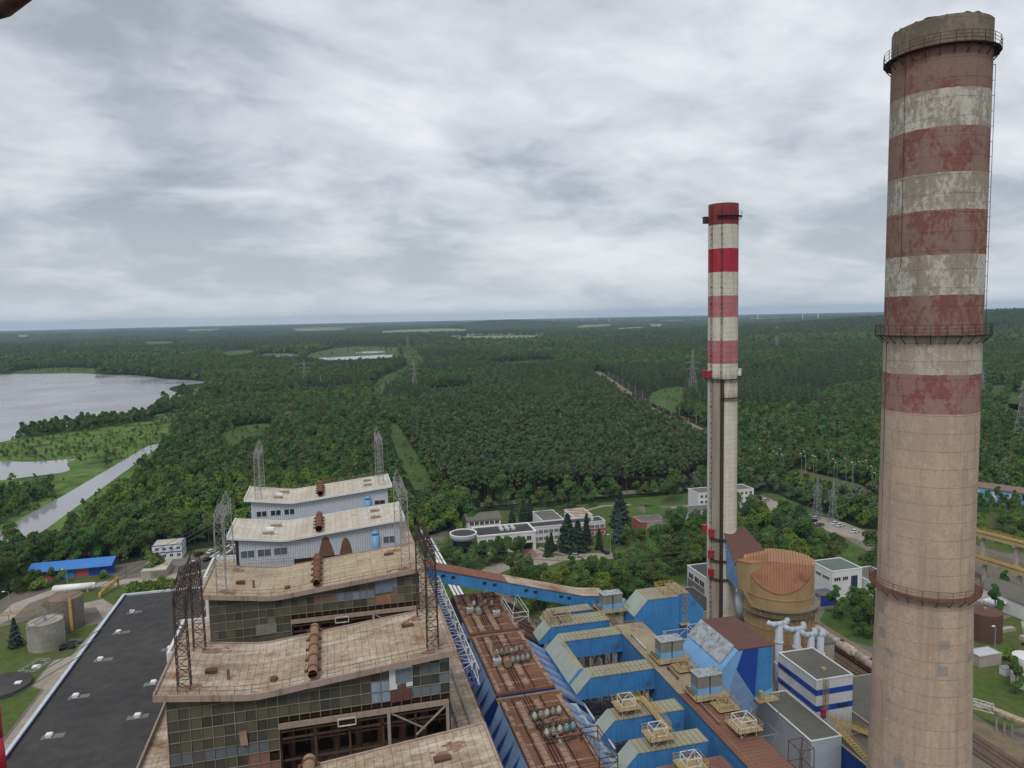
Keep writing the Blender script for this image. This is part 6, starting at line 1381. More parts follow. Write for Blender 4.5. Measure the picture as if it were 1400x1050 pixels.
b = MB(); b.hexa([(108.4, 177.6, 22), (119, 180.0, 22), (116.6, 190.5, 22), (110.5, 188.0, 22), (107.0, 177.4, 29.6), (119.6, 180, 29.6), (117.8, 190.5, 35.6), (110.0, 188.0, 35.6)]); b.build('casing', 'blue_light', t)
b = MB(); b.hexa([(106.8, 177.1, 29.7), (119.9, 179.8, 29.7), (118.0, 190.7, 35.7), (109.8, 188.2, 35.7), (106.8, 177.1, 29.9), (119.9, 179.8, 29.9), (118.0, 190.7, 35.9), (109.8, 188.2, 35.9)]); b.build('roof', 'roof_maroon', t)
b = MB(); b.rail([(106.9, 177.2, 29.9), (119.8, 179.9, 29.9)], .9, .8, .06, False, 0, 3); b.build('railing', 'yellow_dull', t)
t = thing('flue_duct', 'tan box shaped duct piece at the back of the round absorber', 'duct', (110, 176, 22), 'blue flue ducts')
b = MB(); b.hexa([(109.45, 173.4, 22.5), (114.5, 173.0, 22.5), (119.4, 179.6, 22.5), (108.2, 177.3, 22.5), (109.4, 173.3, 30.9), (114.5, 173, 30.95), (119.4, 179.6, 30.95), (107.2, 177.0, 30.9)]); b.build('casing', 'absorber_tan', t)
b = MB(); b.hexa([(109.3, 173.2, 30.97), (114.5, 173, 31.0), (119.4, 179.5, 31.0), (107.0, 176.9, 30.97), (109.3, 173.2, 31.16), (114.5, 173, 31.16), (119.4, 179.5, 31.16), (107.0, 176.9, 31.16)]); b.build('roof', 'absorber_roof', t)
t = thing('tank', 'small pale grey tank between the slim chimney and the absorber', 'tank', (113.5, 183.5, 8)); b = MB(); b.tube((112.0, 182.2, 12), (112.0, 182.2, 19), 1.5, 20); b.build('shell', 'pipe_grey', t, True); b = MB(); b.box(111, 113, 181.2, 183.2, 0, 12); b.build('stand', 'grey_steel', t)
# grey mist pipes with T tops
for i, (u, v, lab) in enumerate(((107.6, 157.2, 'tallest grey vertical pipe with T shaped top, leftmost of four in front of the absorber'), (111.4, 155.2, 'grey vertical pipe with wide curved T top, second from left of four'), (113.9, 153.2, 'grey vertical pipe with bent top, third from left of four'), (116.2, 152.6, 'grey vertical pipe with bent top, rightmost of four beside the pale column'))):
    t = thing('vent_pipe', lab, 'pipe', (u, v, 0), 'grey pipes in front of the absorber'); zt_ = (20.6, 19.6, 18.7, 18.5)[i]
    b = MB(); b.tube((u, v, 0), (u, v, zt_), .95 if i == 0 else .85, 18); b.build('riser', 'pipe_grey', t, True)
    b = MB(); w = (2.9, 2.8, 1.9, 1.4)[i]; r = .68; c = (0.9, 1.7, 1.6, 1.8)[i]
    P = [(u - w, v + c, zt_ + .7), (u - w * .8, v + .2, zt_ + .35), (u - w * .3, v, zt_ + .25), (u + w * .3, v, zt_ + .25), (u + w * .8, v + .2, zt_ + .35), (u + w, v + c, zt_ + .7)]
    if i == 3: P = P[2:]
    b.path(P, r, 14); 
    for q in P[1:-1]: b.tube((q[0], q[1], q[2] - r * .96), (q[0], q[1], q[2] + r * .96), r * .55, 10)
    b.build('cross_pipe', 'pipe_grey', t, True)
    b = MB()
    for z in (zt_ - 4.5, zt_ - 10):
        b.tube((u, v, z), (u, v, z + .25), 1.15, 18)
    b.build('collar', 'white_steel', t)
t = thing('column', 'pale concrete column block right of the grey pipes', 'column', (121, 158, 0)); b = MB(); b.box(119.0, 122.6, 155.5, 160.5, 0, 14.6); b.build('shaft', 'concrete', t); b = MB(); b.box(118.8, 122.8, 155.3, 160.7, 14.6, 14.9); b.build('cap', 'roof_grey', t); window_part(t, 120.4, 121.4, 9.5, 10.6, y=155.5, frame='concrete', panes=1)

# ------------------------------------------------------------------ buildings of the works and around
def block(name, label, cat, u0, u1, v0, v1, z0, z1, wall, roof, par=0.35, parm=None, loc=None, group=None):
    t = thing(name, label, cat, ((u0 + u1) / 2, v0, z0), group)
    b = MB(); b.box(u0, u1, v0, v1, z0, z1); b.build('walls', wall, t)
    b = MB(); b.box(u0 + .3, u1 - .3, v0 + .3, v1 - .3, z1, z1 + .12); b.build('roof', roof, t)
    if par:
        b = MB(); e = .12; p = .3
        b.box(u0 - e, u1 + e, v0 - e, v0 + p, z1 + .002, z1 + par); b.box(u0 - e, u1 + e, v1 - p, v1 + e, z1 + .002, z1 + par); b.box(u0 - e, u0 + p, v0 + p, v1 - p, z1 + .002, z1 + par); b.box(u1 - p, u1 + e, v0 + p, v1 - p, z1 + .002, z1 + par); b.build('parapet', parm or wall, t)
    return t
t = block('pump_building', 'white building with two dark blue bands in front of the grey pipes', 'building', 102.9, 112.4, 136.2, 150.4, 0, 16.9, 'white_paint', 'roof_grey', .25)
for z in (10.4, 14.2)[::-1]:
    b = MB(); b.box(102.82, 112.48, 136.12, 136.2, z - .75, z + .55); b.box(102.8, 102.9, 136.12, 150.5, z - .75, z + .55); b.build('blue_band', 'blue_band', t)
for z in (9.9, 13.7): window_part(t, 145.4, 149.0, z, z + .75, x=102.8, panes=4, frame='blue_band', proud=.05)
window_part(t, 108.4, 111.2, 9.9, 10.7, y=136.12, panes=3, frame='blue_band', proud=.05)
b = MB(); b.lattice((105.0, 135.7, 8.6), (105.0, 135.7, 17.4), .8, .8, 12, .05); b.build('ladder', 'yellow_dull', t)
b = MB(); b.box(107.2, 108.2, 139.6, 140.6, 17, 17.5); b.build('roof_hatch', 'yellow_dull', t)
t = block('annex_building', 'lower pale grey annex with flat grey roof beside the blue banded building', 'building', 95.2, 102.7, 127.4, 147.2, 0, 9.0, 'pipe_grey', 'roof_grey', .2, 'white_paint')
t = block('low_building', 'low dark flat roofed building behind the big chimney and the blue banded building', 'building', 112.7, 130, 122, 150, 0, 8.0, 'concrete', 'roof_grey', .2)
t = block('low_building', 'low dark blue walled building under the yellow stair by the big chimney', 'building', 102.9, 112.5, 112, 130.5, 0, 6.8, 'blue_deep', 'roof_grey', .2, 'concrete')
for i, (a, c) in enumerate((((104.5, 133.5, 9.4), (116, 124.2, 6.0)), ((104.0, 130.5, 9.2), (104.6, 112.5, 4.5)))):
    t = thing('stairway', ['yellow steel stair running right from the blue banded building to the big chimney', 'yellow steel stair running towards the viewer from the blue banded building'][i], 'stair', a)
    b = MB(); a_ = np.array(a); c_ = np.array(c); d_ = (c_ - a_) / np.linalg.norm(c_ - a_); s_ = np.array([-d_[1], d_[0], 0]) * .7
    for q in range(28): p = a_ + (c_ - a_) * q / 27; b.hexa([tuple(p - s_ - d_ * .2), tuple(p + s_ - d_ * .2), tuple(p + s_ + d_ * .2), tuple(p - s_ + d_ * .2), tuple(p - s_ - d_ * .2 + (0, 0, .1)), tuple(p + s_ - d_ * .2 + (0, 0, .1)), tuple(p + s_ + d_ * .2 + (0, 0, .1)), tuple(p - s_ + d_ * .2 + (0, 0, .1))])
    b.build('treads', 'yellow_dull', t)
    b = MB()
    for s2 in (-1, 1): b.rail([tuple(a_ + s_ * s2), tuple(c_ + s_ * s2)], 1.1, 1.1, .05); b.bar(tuple(a_ + s_ * s2), tuple(c_ + s_ * s2), .25)
    b.build('railing', 'yellow_steel', t)
    b = MB(); p = (a_ + c_) / 2; b.box(p[0] - .15, p[0] + .15, p[1] - .15, p[1] + .15, 0, p[2]); b.build('post', 'grey_steel', t)
t = thing('cabinet', 'small red cabinet on the yellow stair landing at the blue banded building', 'cabinet', (103.6, 134.6, 9)); b = MB(); b.box(103.2, 104.0, 134.2, 135.0, 9.1, 11.0); b.build('case', 'red_paint', t); b = MB(); b.box(103.1, 104.1, 134.1, 135.1, 11.0, 11.12); b.build('lid', 'red_paint', t)
steel_frame('rusty pump stand with maroon lid beside the annex building', 90.5, 93.8, 124.5, 128.5, 0, 9.5, 'rust_beam', junk=12)
t = block('workshop', 'white workshop with grey green flat roof and dark door, right of the absorber', 'building', 164.3, 176.4, 210.4, 221.8, 0, 10, 'white_paint', 'roof_green', .3)
for v, w in ((211.6, 3.6), (216.0, 3.0)): window_part(t, v, v + w, 6.6, 7.6, x=164.3, panes=4)
for u, w in ((165.2, 2.6), (168.6, 2.2)): window_part(t, u, u + w, 6.6, 7.8, y=210.4, panes=3)
b = MB(); b.box(172.0, 174.6, 210.32, 210.42, 2.0, 7.8); b.build('door', 'hood_dark', t)
t = block('annex_building', 'small pale annex between the workshop and the big chimney', 'building', 177.2, 188, 208, 220, 0, 6.2, 'white_paint', 'roof_grey', .3); window_part(t, 179, 181, 3, 4.4, y=208)
t = block('shed', 'small blue shed at the foot of the white workshop', 'shed', 157.5, 163.2, 206.5, 212, 0, 3.6, 'blue_deep', 'roof_grey', .15)
t = block('switch_house', 'white building with a band of dark windows left of the slim chimney', 'building', 120.4, 132.5, 217.8, 230.8, 0, 10, 'white_paint', 'asphalt', .35)
for v in (218.6, 222.2, 226.4): window_part(t, v, v + 3.2, 6.4, 8.3, x=120.4, panes=3)
b = MB(); b.box(120.3, 120.42, 218.4, 230.2, 2.9, 6.0); b.build('panel_band', 'housing_grey', t)
for v in (219, 223.5): window_part(t, v, v + 1.4, 1.2, 2.3, x=120.4, panes=1)
t = block('low_building', 'low dark roofed building in front of the white building left of the slim chimney', 'building', 108.6, 120.0, 205.5, 226, 0, 4.0, 'concrete', 'tar_roof', .2)
t = block('office_block', 'far white office block with rows of windows behind the slim chimney', 'building', 176.2, 207.4, 326.2, 337, 0, 9.2, 'white_paint', 'roof_grey', .35)
for z in (1.0, 3.9, 6.7):
    for k in range(12): window_part(t, 177.4 + k * 2.5, 178.9 + k * 2.5, z + .3, z + 1.6, y=326.2, panes=2)
t = block('office_block', 'low grey roofed wing in front of the far white office block', 'building', 160, 184, 312, 324, 0, 4.0, 'pipe_grey', 'roof_grey', .3)
# office complex
t = thing('office_building', 'white two storey office wing with round drum tower and dark flat roof', 'building', (68, 293, 0))
b = MB(); b.box(57.2, 82.2, 293.4, 306.6, 3.6, 8.0); b.box(58, 76.5, 294.0, 306.2, 0, 3.6); b.box(81.0, 82.2, 293.4, 306.6, 0, 3.6); b.build('walls', 'white_paint', t)
b = MB(); b.box(57.6, 81.8, 293.8, 306.2, 8.0, 8.15); b.build('roof', 'tar_roof', t)
b = MB(); b.box(57.0, 82.4, 293.2, 293.8, 8.002, 8.6); b.box(57.0, 82.4, 306.2, 306.8, 8.002, 8.6); b.box(81.8, 82.4, 293.8, 306.2, 8.002, 8.6); b.build('parapet', 'white_bright', t)
b = MB(); b.tube((52.1, 300.4, 0), (52.1, 300.4, 3.4), 1.1, 16); b.tube((52.1, 300.4, 3.4), (52.1, 300.4, 6.0), 5.0, 40); b.build('drum_windows', 'glass_dark', t, True)
b = MB(); b.tube((52.1, 300.4, 6.0), (52.1, 300.4, 8.2), 5.7, 48); dr = b.build('drum', 'drum_grey', t, True)
b = MB(); b.tube((52.1, 300.4, 8.2), (52.1, 300.4, 8.28), 5.1, 48); b.build('drum_roof', 'tar_roof', dr)
b = MB()
for k in range(48):
    a, c = 2 * PI * k / 48, 2 * PI * (k + 1) / 48; b.hexa([(52.1 + rr * math.cos(x), 300.4 + rr * math.sin(x), zz) for zz in (8.205, 8.6) for rr, x in ((5.35, a), (5.78, a), (5.78, c), (5.35, c))])
b.build('drum_parapet', 'white_bright', dr)
for k in range(8): window_part(t, 58.6 + k * 2.8, 60.6 + k * 2.8, 4.8, 6.6, y=293.4, panes=2)
b = MB(); b.box(76.5, 80.9, 296, 296.2, 0.2, 3.4); b.build('entrance', 'glass_dark', t)
for i in range(6):
    u = 68 + (i % 3) * 2.6; v = 299 + (i // 3) * 2.4; b = MB(); b.box(u, u + 1.5, v, v + 1.2, 8.15, 9.1); b.tube((u + .75, v + .6, 9.1), (u + .75, v + .6, 9.25), .45, 10); b.build('air_conditioner', 'white_steel', t)
t = block('hall', 'hall with dark grey roof behind the round drum tower', 'building', 58.9, 74.8, 327.4, 338, 0, 5.4, 'white_paint', 'roof_grey', 0)
b = MB(); b.hexa([(58.4, 326.8, 5.4), (75.3, 326.8, 5.4), (75.3, 338.4, 5.4), (58.4, 338.4, 5.4), (58.4, 326.8, 5.6), (75.3, 326.8, 5.6), (75.3, 334, 7.4), (58.4, 334, 7.4)]); b.build('pitched_roof', 'roof_grey', t)
for k in range(6): window_part(t, 60 + k * 2.4, 61.9 + k * 2.4, 3.2, 4.8, y=327.4, panes=2)
t = block('office_building', 'long office with white bands of windows and pinkish red panels behind the spruces', 'building', 82.6, 117.2, 302.4, 310, 0, 7.0, 'white_paint', 'tar_roof', .45)
for z in (1.2, 4.3):
    for k in range(14): window_part(t, 83.6 + k * 2.4, 85.6 + k * 2.4, z, z + 1.5, y=302.4, panes=3, glass='glass_grey')
for z0, z1 in ((2.95, 4.05), (.1, .95)):
    b = MB(); b.box(99.5, 117.28, 302.3, 302.4, z0, z1); b.build('red_panel', 'red_wall', t)
b = MB(); b.box(111.6, 112.6, 305, 306, 7.1, 8.4); b.box(100.6, 101.4, 304.6, 305.6, 7.1, 8.0); b.build('roof_vent', 'white_steel', t)
t = block('hall', 'beige flat roofed hall attached behind the long office', 'building', 104.6, 114.2, 310.4, 323, 0, 8.0, 'white_paint', 'roof_tan', .25)
t = block('hall', 'grey roofed link building behind the dark spruces of the office', 'building', 90.5, 100.5, 311, 328, 0, 7.0, 'white_paint', 'roof_grey', .25)
t = block('hut', 'hut with bright pinkish red end wall beside the lawn', 'building', 134.2, 146.5, 301, 310.5, 0, 5.2, 'red_wall', 'roof_grey', .25, 'concrete')
b = MB(); b.box(136.8, 146.6, 300.9, 301.0, 0, 5.3); b.build('side_wall', 'concrete', t)
# left yard
t = thing('storage_shed', 'long low shed with bright blue roof and red and blue doors at the wood edge', 'shed', (-103, 316, 0))
b = MB(); b.box(-118, -88.6, 317.2, 322.4, 0, 3.8); b.build('walls', 'blue_deep', t)
b = MB(); b.hexa([(-118.6, 315.6, 3.7), (-88, 315.6, 3.7), (-88, 322.8, 5.4), (-118.6, 322.8, 5.4), (-118.6, 315.6, 3.9), (-88, 315.6, 3.9), (-88, 322.8, 5.6), (-118.6, 322.8, 5.6)]); b.build('roof', 'blue_roof', t)
for u, m_ in ((-114, 'red_wall'), (-101.5, 'red_wall'), (-106.5, 'blue_roof'), (-96, 'blue_deep')):
    b = MB(); b.box(u, u + 4.6, 317.1, 317.2, .1, 3.3); b.build('door', m_, t)
t = block('site_cabins', 'white two storey site cabins with blue bands and small windows', 'building', -76.0, -64.4, 329.2, 338.6, 0, 6.2, 'white_paint', 'roof_pale', .2, 'blue_band')
for z in (1.2, 4.2):
    for k in range(4): window_part(t, -74.8 + k * 2.8, -73.4 + k * 2.8, z, z + 1.2, y=329.2, panes=2)
    for k in range(2): window_part(t, 331 + k * 3.6, 332.4 + k * 3.6, z, z + 1.2, x=-64.4, sgn=1, panes=2)
b = MB(); b.box(-76.08, -64.32, 329.12, 329.2, 2.95, 3.4); b.box(-64.4, -64.3, 329.12, 338.6, 2.95, 3.4); b.build('blue_band', 'blue_band', t)
t = block('shed', 'small grey shed with pale roof in front of the white site cabins', 'shed', -75, -66.0, 305.6, 318, 0, 3.2, 'concrete', 'roof_pale', .1)
b = MB(); b.box(-71.4, -66.1, 305.5, 305.62, .1, 2.8); b.build('door', 'housing_grey', t)
def tank(label, u, v, r, h, wall, roof, rim=True, ladder=None, hp=0.5):
    t = thing('storage_tank', label, 'tank', (u, v, 0)); b = MB(); b.tube((u, v, 0), (u, v, h), r, 56, 0, False); b.build('shell', wall, t, True)
    b = MB(); b.tube((u, v, h - (0.7 if not rim else .02)), (u, v, h + hp if rim else h - .4), r - .05, 56, 0, True, .6 if rim else r - .3); b.build('roof', roof, t)
    b = MB()
    for z in np.arange(1.5, h + .1, 1.9):
        for k in range(56):
            a, c = 2 * PI * k / 56, 2 * PI * (k + 1) / 56; b.hexa([(u + rr * math.cos(x), v + rr * math.sin(x), zz) for zz in (z - .06, z + .06) for rr, x in ((r - .02, a), (r + .07, a), (r + .07, c), (r - .02, c))])
    b.build('hoops', wall, t)
    if not rim:
        b = MB(); b.tube((u, v, h - .6), (u, v, h - .35), r * .62, 40); b.build('inner_lid', 'concrete_grey', t)
    if ladder:
        a = R(-60); b = MB(); b.box(u + r * math.cos(a) - .1, u + r * math.cos(a) + .7, v + r * math.sin(a) - .6, v + r * math.sin(a) - .05, .2, h + 1.0); b.build('ladder', ladder, t)
    b = MB(); b.tube((u, v, h + (hp if rim else -.4)), (u, v, h + hp + .5), .4, 10); b.build('vent', 'grey_steel', t)
    return t
tank('nearer concrete tank with grey stained wall and sunken lid on the lawn', -89.6, 250.0, 5.1, 8.6, 'concrete_grey', 'concrete', False)
tank('farther brown rusty tank with domed roof and yellow ladder', -88.4, 264.5, 5.2, 10.6, 'tank_brown', 'tank_top', True, 'yellow_steel', 1.1)
t = thing('buried_tank', 'large flat dark round tank cover in the grass with white hatch', 'tank', (-92.4, 223.2, 0)); b = MB(); b.tube((-92.4, 223.2, 0), (-92.4, 223.2, 1.2), 7.6, 64); b.build('cover', 'tar_roof', t); b = MB(); b.box(-88.6, -87.0, 222.3, 223.7, 1.2, 1.5); b.build('hatch', 'white_bright', t)
t = thing('gas_tank', 'long white horizontal tank on saddles behind the brown tank', 'tank', (-96.5, 299, 0)); b = MB(); b.tube((-103.2, 299.2, 2.0), (-89.8, 298.6, 2.0), 1.25, 24); b.tube((-103.2, 299.2, 2.0), (-103.9, 299.23, 2.0), 1.25, 24, 0, True, .7); b.tube((-89.8, 298.6, 2.0), (-89.1, 298.57, 2.0), 1.25, 24, 0, True, .7); b.build('barrel', 'white_bright', t, True)
b = MB(); b.box(-101.6, -101, 298, 300.2, 0, 1.2); b.box(-92, -91.4, 297.6, 299.8, 0, 1.2); b.build('saddle', 'concrete', t)
t = thing('barrier_beam', 'long yellow beam propped beside the white horizontal tank', 'beam', (-84, 291, 0)); b = MB(); b.lattice((-85.6, 290.4, 1.2), (-81.8, 300, 3.6), .9, .9, 8, .12); b.box(-85.9, -85.2, 290, 290.6, 0, 1.4); b.box(-82.1, -81.5, 299.6, 300.2, 0, 3.6); b.build('beam', 'yellow_steel', t)
b = MB(); b.hexa([(-86, 290.4, 1.3), (-85.2, 290.1, 1.3), (-81.4, 299.8, 3.7), (-82.2, 300.1, 3.7), (-86, 290.4, 1.5), (-85.2, 290.1, 1.5), (-81.4, 299.8, 3.9), (-82.2, 300.1, 3.9)]); b.build('cover', 'yellow_steel', t)
t = thing('barrier_beam', 'yellow brown pipe bridge over the curved road at the far left', 'beam', (-112, 274, 0)); b = MB(); b.lattice((-118, 272, 3.2), (-101, 276, 3.2), .9, .9, 12, .07); b.build('beam', 'yellow_dull', t)
b = MB()
for u, v in ((-117, 272.2), (-109, 274.1), (-102, 275.7)): b.box(u - .12, u + .12, v - .12, v + .12, 0, 2.8)
build_each(b, 'support_leg', 'yellow_dull', t)
t = thing('fence', 'low white pipe fence round a hatch on the left lawn', 'fence', (-84, 232, 0)); b = MB(); b.rail([(-91.0, 231.5, 0), (-86.2, 231.0, 0), (-84.4, 237.5, 0), (-88.2, 238.4, 0)], 1.0, 1.8, .05, True); b.build('rails', 'white_steel', t)
t = thing('hatch', 'white concrete hatch inside the low pipe fence on the lawn', 'hatch', (-87.4, 235, 0)); b = MB(); b.box(-88.4, -86.2, 234.0, 235.6, 0.05, .5); b.box(-87.9, -86.8, 234.4, 235.2, .5, .7); b.build('slab', 'white_bright', t)
# right yard
def warehouse(label, u0, u1, v0, v1, h, rise, wall, roof):
    t = thing('warehouse', label, 'building', ((u0 + u1) / 2, v0, 0)); um = (u0 + u1) / 2
    b = MB(); b.prism([(u0, 0), (u1, 0), (u1, h), (um, h + rise - .1), (u0, h)], v0, v1); b.build('walls', wall, t)
    b = MB()
    for a, za, c, zc in ((u0 - .3, h - .05, um, h + rise), (um, h + rise, u1 + .3, h - .05)): b.hexa([(a, v0 - .3, za), (c, v0 - .3, zc), (c, v1 + .3, zc), (a, v1 + .3, za), (a, v0 - .3, za + .2), (c, v0 - .3, zc + .2), (c, v1 + .3, zc + .2), (a, v1 + .3, za + .2)])
    b.build('roof', roof, t); return t
t = warehouse('white warehouse with dark grey pitched roof behind the big chimney', 210.5, 224, 150, 197, 5.2, 1.8, 'white_paint', 'roof_grey')
for v in (188.5, 190.2): window_part(t, v, v + .9, 2.6, 4.2, x=210.5, panes=1)
b = MB(); b.hexa([(206.4, 184.6, 2.9), (210.4, 184.6, 3.4), (210.4, 190, 3.4), (206.4, 190, 2.9), (206.4, 184.6, 3.05), (210.4, 184.6, 3.55), (210.4, 190, 3.55), (206.4, 190, 3.05)]); b.build('canopy', 'white_bright', t)
b = MB(); b.box(206.6, 206.8, 184.8, 185, 0, 2.9); b.box(206.6, 206.8, 189.6, 189.8, 0, 2.9); build_each(b, 'post', 'grey_steel', t)
t = block('low_building', 'small grey roofed hut beside the rusty brown tank and big chimney', 'hut', 171, 178.5, 157.5, 162, 0, 3.2, 'concrete', 'pipe_grey', .15)
tank('rust brown tank with purplish brown lid right of the big chimney', 188.2, 172.2, 4.6, 8.6, 'rust_tank', 'roof_maroon', True, None, .5)
for i, (u, v) in enumerate(((174.2, 146.6), (172.4, 139.6))): tank(['white round tank at the right edge, farther one', 'white round tank at the right edge, nearer one'][i], u, v, 3.2, 8.2 if i == 0 else 7.0, 'white_paint', 'white_paint', True, None, .5)
t = thing('storage_tank', 'pale bluish round tank in the lower right corner by the track', 'tank', (143.5, 116.5, 0)); b = MB(); b.tube((144.3, 117.4, 0), (144.3, 117.4, 3.2), 2.4, 32); b.tube((144.3, 117.4, 3.2), (144.3, 117.4, 4.0), 2.4, 32, 0, True, .8); b.build('shell', 'white_paint', t, True); b = MB(); b.tube((144.3, 117.4, 3.9), (144.3, 117.4, 4.3), .4, 12); b.build('vent', 'grey_steel', t)
for i, (p, q, z) in enumerate((((244, 245), (256.5, 190), 10.2), ((226, 226), (233, 170), 8.0))):
    t = thing('pipe_bridge', ['farther yellow railed pipe bridge on concrete piers right of the big chimney', 'nearer yellow railed pipe bridge on piers above the grey roofed warehouse'][i], 'pipe bridge', (*p, 0))
    a_ = np.array([*p, z]); c_ = np.array([*q, z]); d_ = (c_ - a_) / np.linalg.norm(c_ - a_); s_ = np.array([-d_[1], d_[0], 0])
    b = MB(); b.hexa([tuple(a_ - s_ * 1.6 - (0, 0, 1.2)), tuple(a_ + s_ * 1.6 - (0, 0, 1.2)), tuple(c_ + s_ * 1.6 - (0, 0, 1.2)), tuple(c_ - s_ * 1.6 - (0, 0, 1.2)), tuple(a_ - s_ * 1.6), tuple(a_ + s_ * 1.6), tuple(c_ + s_ * 1.6), tuple(c_ - s_ * 1.6)]); b.build('deck', 'yellow_dull', t)
    b = MB()
    for s2 in (-1.5, 1.5): b.rail([tuple(a_ + s_ * s2), tuple(c_ + s_ * s2)], 1.6, 2.0, .07, False, 0, 3)
    b.build('railing', 'yellow_steel', t)
    for s2 in (-.9, 0, .9):
        b = MB(); b.tube(a_ + s_ * s2 + (0, 0, .5), c_ + s_ * s2 + (0, 0, .5), .35, 10); b.build('pipe', 'yellow_dull' if s2 else 'pipe_tan', t, True)
    L_ = np.linalg.norm(c_ - a_)
    for q_ in np.arange(4, L_, 12.5):
        m2 = a_ + d_ * q_; b = MB(); b.box(m2[0] - .7, m2[0] + .7, m2[1] - .5, m2[1] + .5, 0, z - 1.9); b.box(m2[0] - 1.7, m2[0] + 1.7, m2[1] - .6, m2[1] + .6, z - 1.9, z - 1.2); b.build('pier', 'concrete', t)
t = thing('pipe_trestle', 'white lattice pipe trestle on grey legs crossing the right lawn', 'pipe trestle', (149, 131, 0))
b = MB(); b.lattice((141.5, 139.5, 6.0), (148.5, 132.5, 5.2), 1.6, 1.6, 4, .10); b.build('truss', 'white_steel', t)
b = MB(); b.hexa([(148, 131.6, 4.6), (149.4, 132.8, 4.6), (154.5, 118, 4.6), (152.5, 117.5, 4.6), (148, 131.6, 5.3), (149.4, 132.8, 5.3), (154.5, 118, 5.3), (152.5, 117.5, 5.3)]); b.tube((141, 139.4, 5.4), (149, 132, 5.0), .5, 10); b.build('pipe_deck', 'roof_tan', t)
b = MB()
for u, v in ((148.4, 131.6), (149.2, 130.2), (149.6, 128.6), (151.2, 125.5)): b.box(u - .16, u + .16, v - .16, v + .16, 0, 4.7)
build_each(b, 'support_leg', 'grey_steel', t)
t = thing('shed', 'long blue and white shed with brown roof at the right wood edge', 'shed', (330, 280, 0))
b = MB(); b.poly([(318, 302), (345, 250), (356, 256), (329, 308)], 0, 7.2); b.build('walls', 'blue_light', t); b = MB(); b.poly([(317.4, 302.6), (345.2, 249), (357, 255.4), (329.2, 309)], 7.2, 7.7); b.build('roof', 'tank_top', t)
for k in range(8):
    f = k / 8 + .04; p = np.array([318, 302]) * (1 - f) + np.array([345, 250]) * f; q = p + np.array([27, -52]) / 58.6 * 1.6; n_ = np.array([-52, -27]) / 58.6 * .08
    b = MB(); b.hexa([(*(p + n_), 2), (*(q + n_), 2), (*q, 2), (*p, 2), (*(p + n_), 6), (*(q + n_), 6), (*q, 6), (*p, 6)]); b.build('door', 'white_paint', t)
t = block('shed', 'white annex with red base in front of the blue and white shed', 'shed', 329, 336, 268, 276, 0, 5, 'white_paint', 'roof_pale', .2); b = MB(); b.box(328.9, 336, 267.9, 268, 0, 1.4); b.build('base_band', 'red_wall', t)

# ------------------------------------------------------------------ vehicles
CARPAINT = {'black': (0.012, 0.013, 0.015), 'white': (0.75, 0.75, 0.75), 'silver': (0.42, 0.44, 0.46), 'blue': (0.02, 0.04, 0.12), 'red': (0.3, 0.02, 0.02), 'grey': (0.12, 0.125, 0.13)}
for c, v in CARPAINT.items(): mat('car_' + c, v, None, 2, .1, .25, .2, fine=0)
def car(label, u, v, rz, c, group=None, van=False):
    t = thing('parked_car', label, 'car', (0, 0, 0), group); L2, W2 = 2.15, .86; h = .95 if not van else 1.15
    b = MB(); b.prism([(-L2, .28), (L2, .28), (L2 + .05, .55), (L2 - .1, h - .12), (.95, h), (-L2 + .25, h), (-L2 - .03, .8)], -W2, W2); b.build('body', 'car_' + c, t)
    b = MB(); hh = 1.45 if not van else 1.95; b.hexa([(-L2 + .2, -W2 + .04, h), (1.05, -W2 + .04, h), (1.05, W2 - .04, h), (-L2 + .2, W2 - .04, h), (-L2 + .6, -W2 + .2, hh - .05), (.35, -W2 + .2, hh - .05), (.35, W2 - .2, hh - .05), (-L2 + .6, W2 - .2, hh - .05)]); b.build('windows', 'glass_dark', t)
    b = MB(); b.box(-L2 + .55, .42, -W2 + .16, W2 - .16, hh - .05, hh); b.build('roof', 'car_' + c, t)
    for x in (-1.3, 1.3):
        for y in (-W2, W2): b = MB(); b.tube((x, y - .1, .32), (x, y + .1, .32), .32, 14); b.build('wheel', 'tyre', t)
    t.location = (u, v, .12); t.rotation_euler = (0, 0, rz); return t
car('black car parked on the pale path beside the near concrete tank', -82.6, 245.6, R(20), 'black'); car('dark grey car parked just behind the black car by the concrete tank', -81.6, 249.0, R(15), 'grey')
car('dark blue car parked left at the pink paved office path', 72.8, 279.0, R(80), 'blue'); car('black car parked next to the dark blue one at the pink path', 75.3, 279.2, R(80), 'black'); car('silver car on the office car park below the big spruces', 95.6, 279.6, R(-30), 'silver'); car('dark car at the right end of the office car park by the lamp', 108.6, 280.3, R(100), 'black')
for i, (u, v, c) in enumerate(((219, 340, 'black'), (216.4, 336, 'black'), (213.2, 341, 'grey'), (219.5, 334, 'silver'), (210.4, 338, 'black'))): car('%s car in the first car park beside the far office block' % {'black': 'black', 'grey': 'dark grey', 'silver': 'silver'}[c], u, v, R(25), c, 'cars in the car park beside the far office block')
for i, (u, v, c, l) in enumerate(((225.0, 273.4, 'white', 'white car nearest the big chimney in the tree lined car park'), (225.3, 283.4, 'white', 'white car parked beside another white one in the tree lined car park'), (225.2, 286.6, 'white', 'farther white car of the close pair in the tree lined car park'), (222.3, 296.5, 'silver', 'silver car between the two small pylons'), (217.2, 287, 'grey', 'dark grey car across the lane from the white pair'), (218.3, 293.4, 'black', 'black car parked below the left small pylon'))): car(l, u, v, R(15), c)
for i in range(9): car('small %s car in the dark car park behind the second gantry' % ['white', 'dark'][i % 2], -58 + (i % 5) * 4.6, 320 + (i // 5) * 11 + (i % 5) * 2.2, R(62), ['white', 'black'][i % 2], 'cars in the dark car park left of the boiler houses')
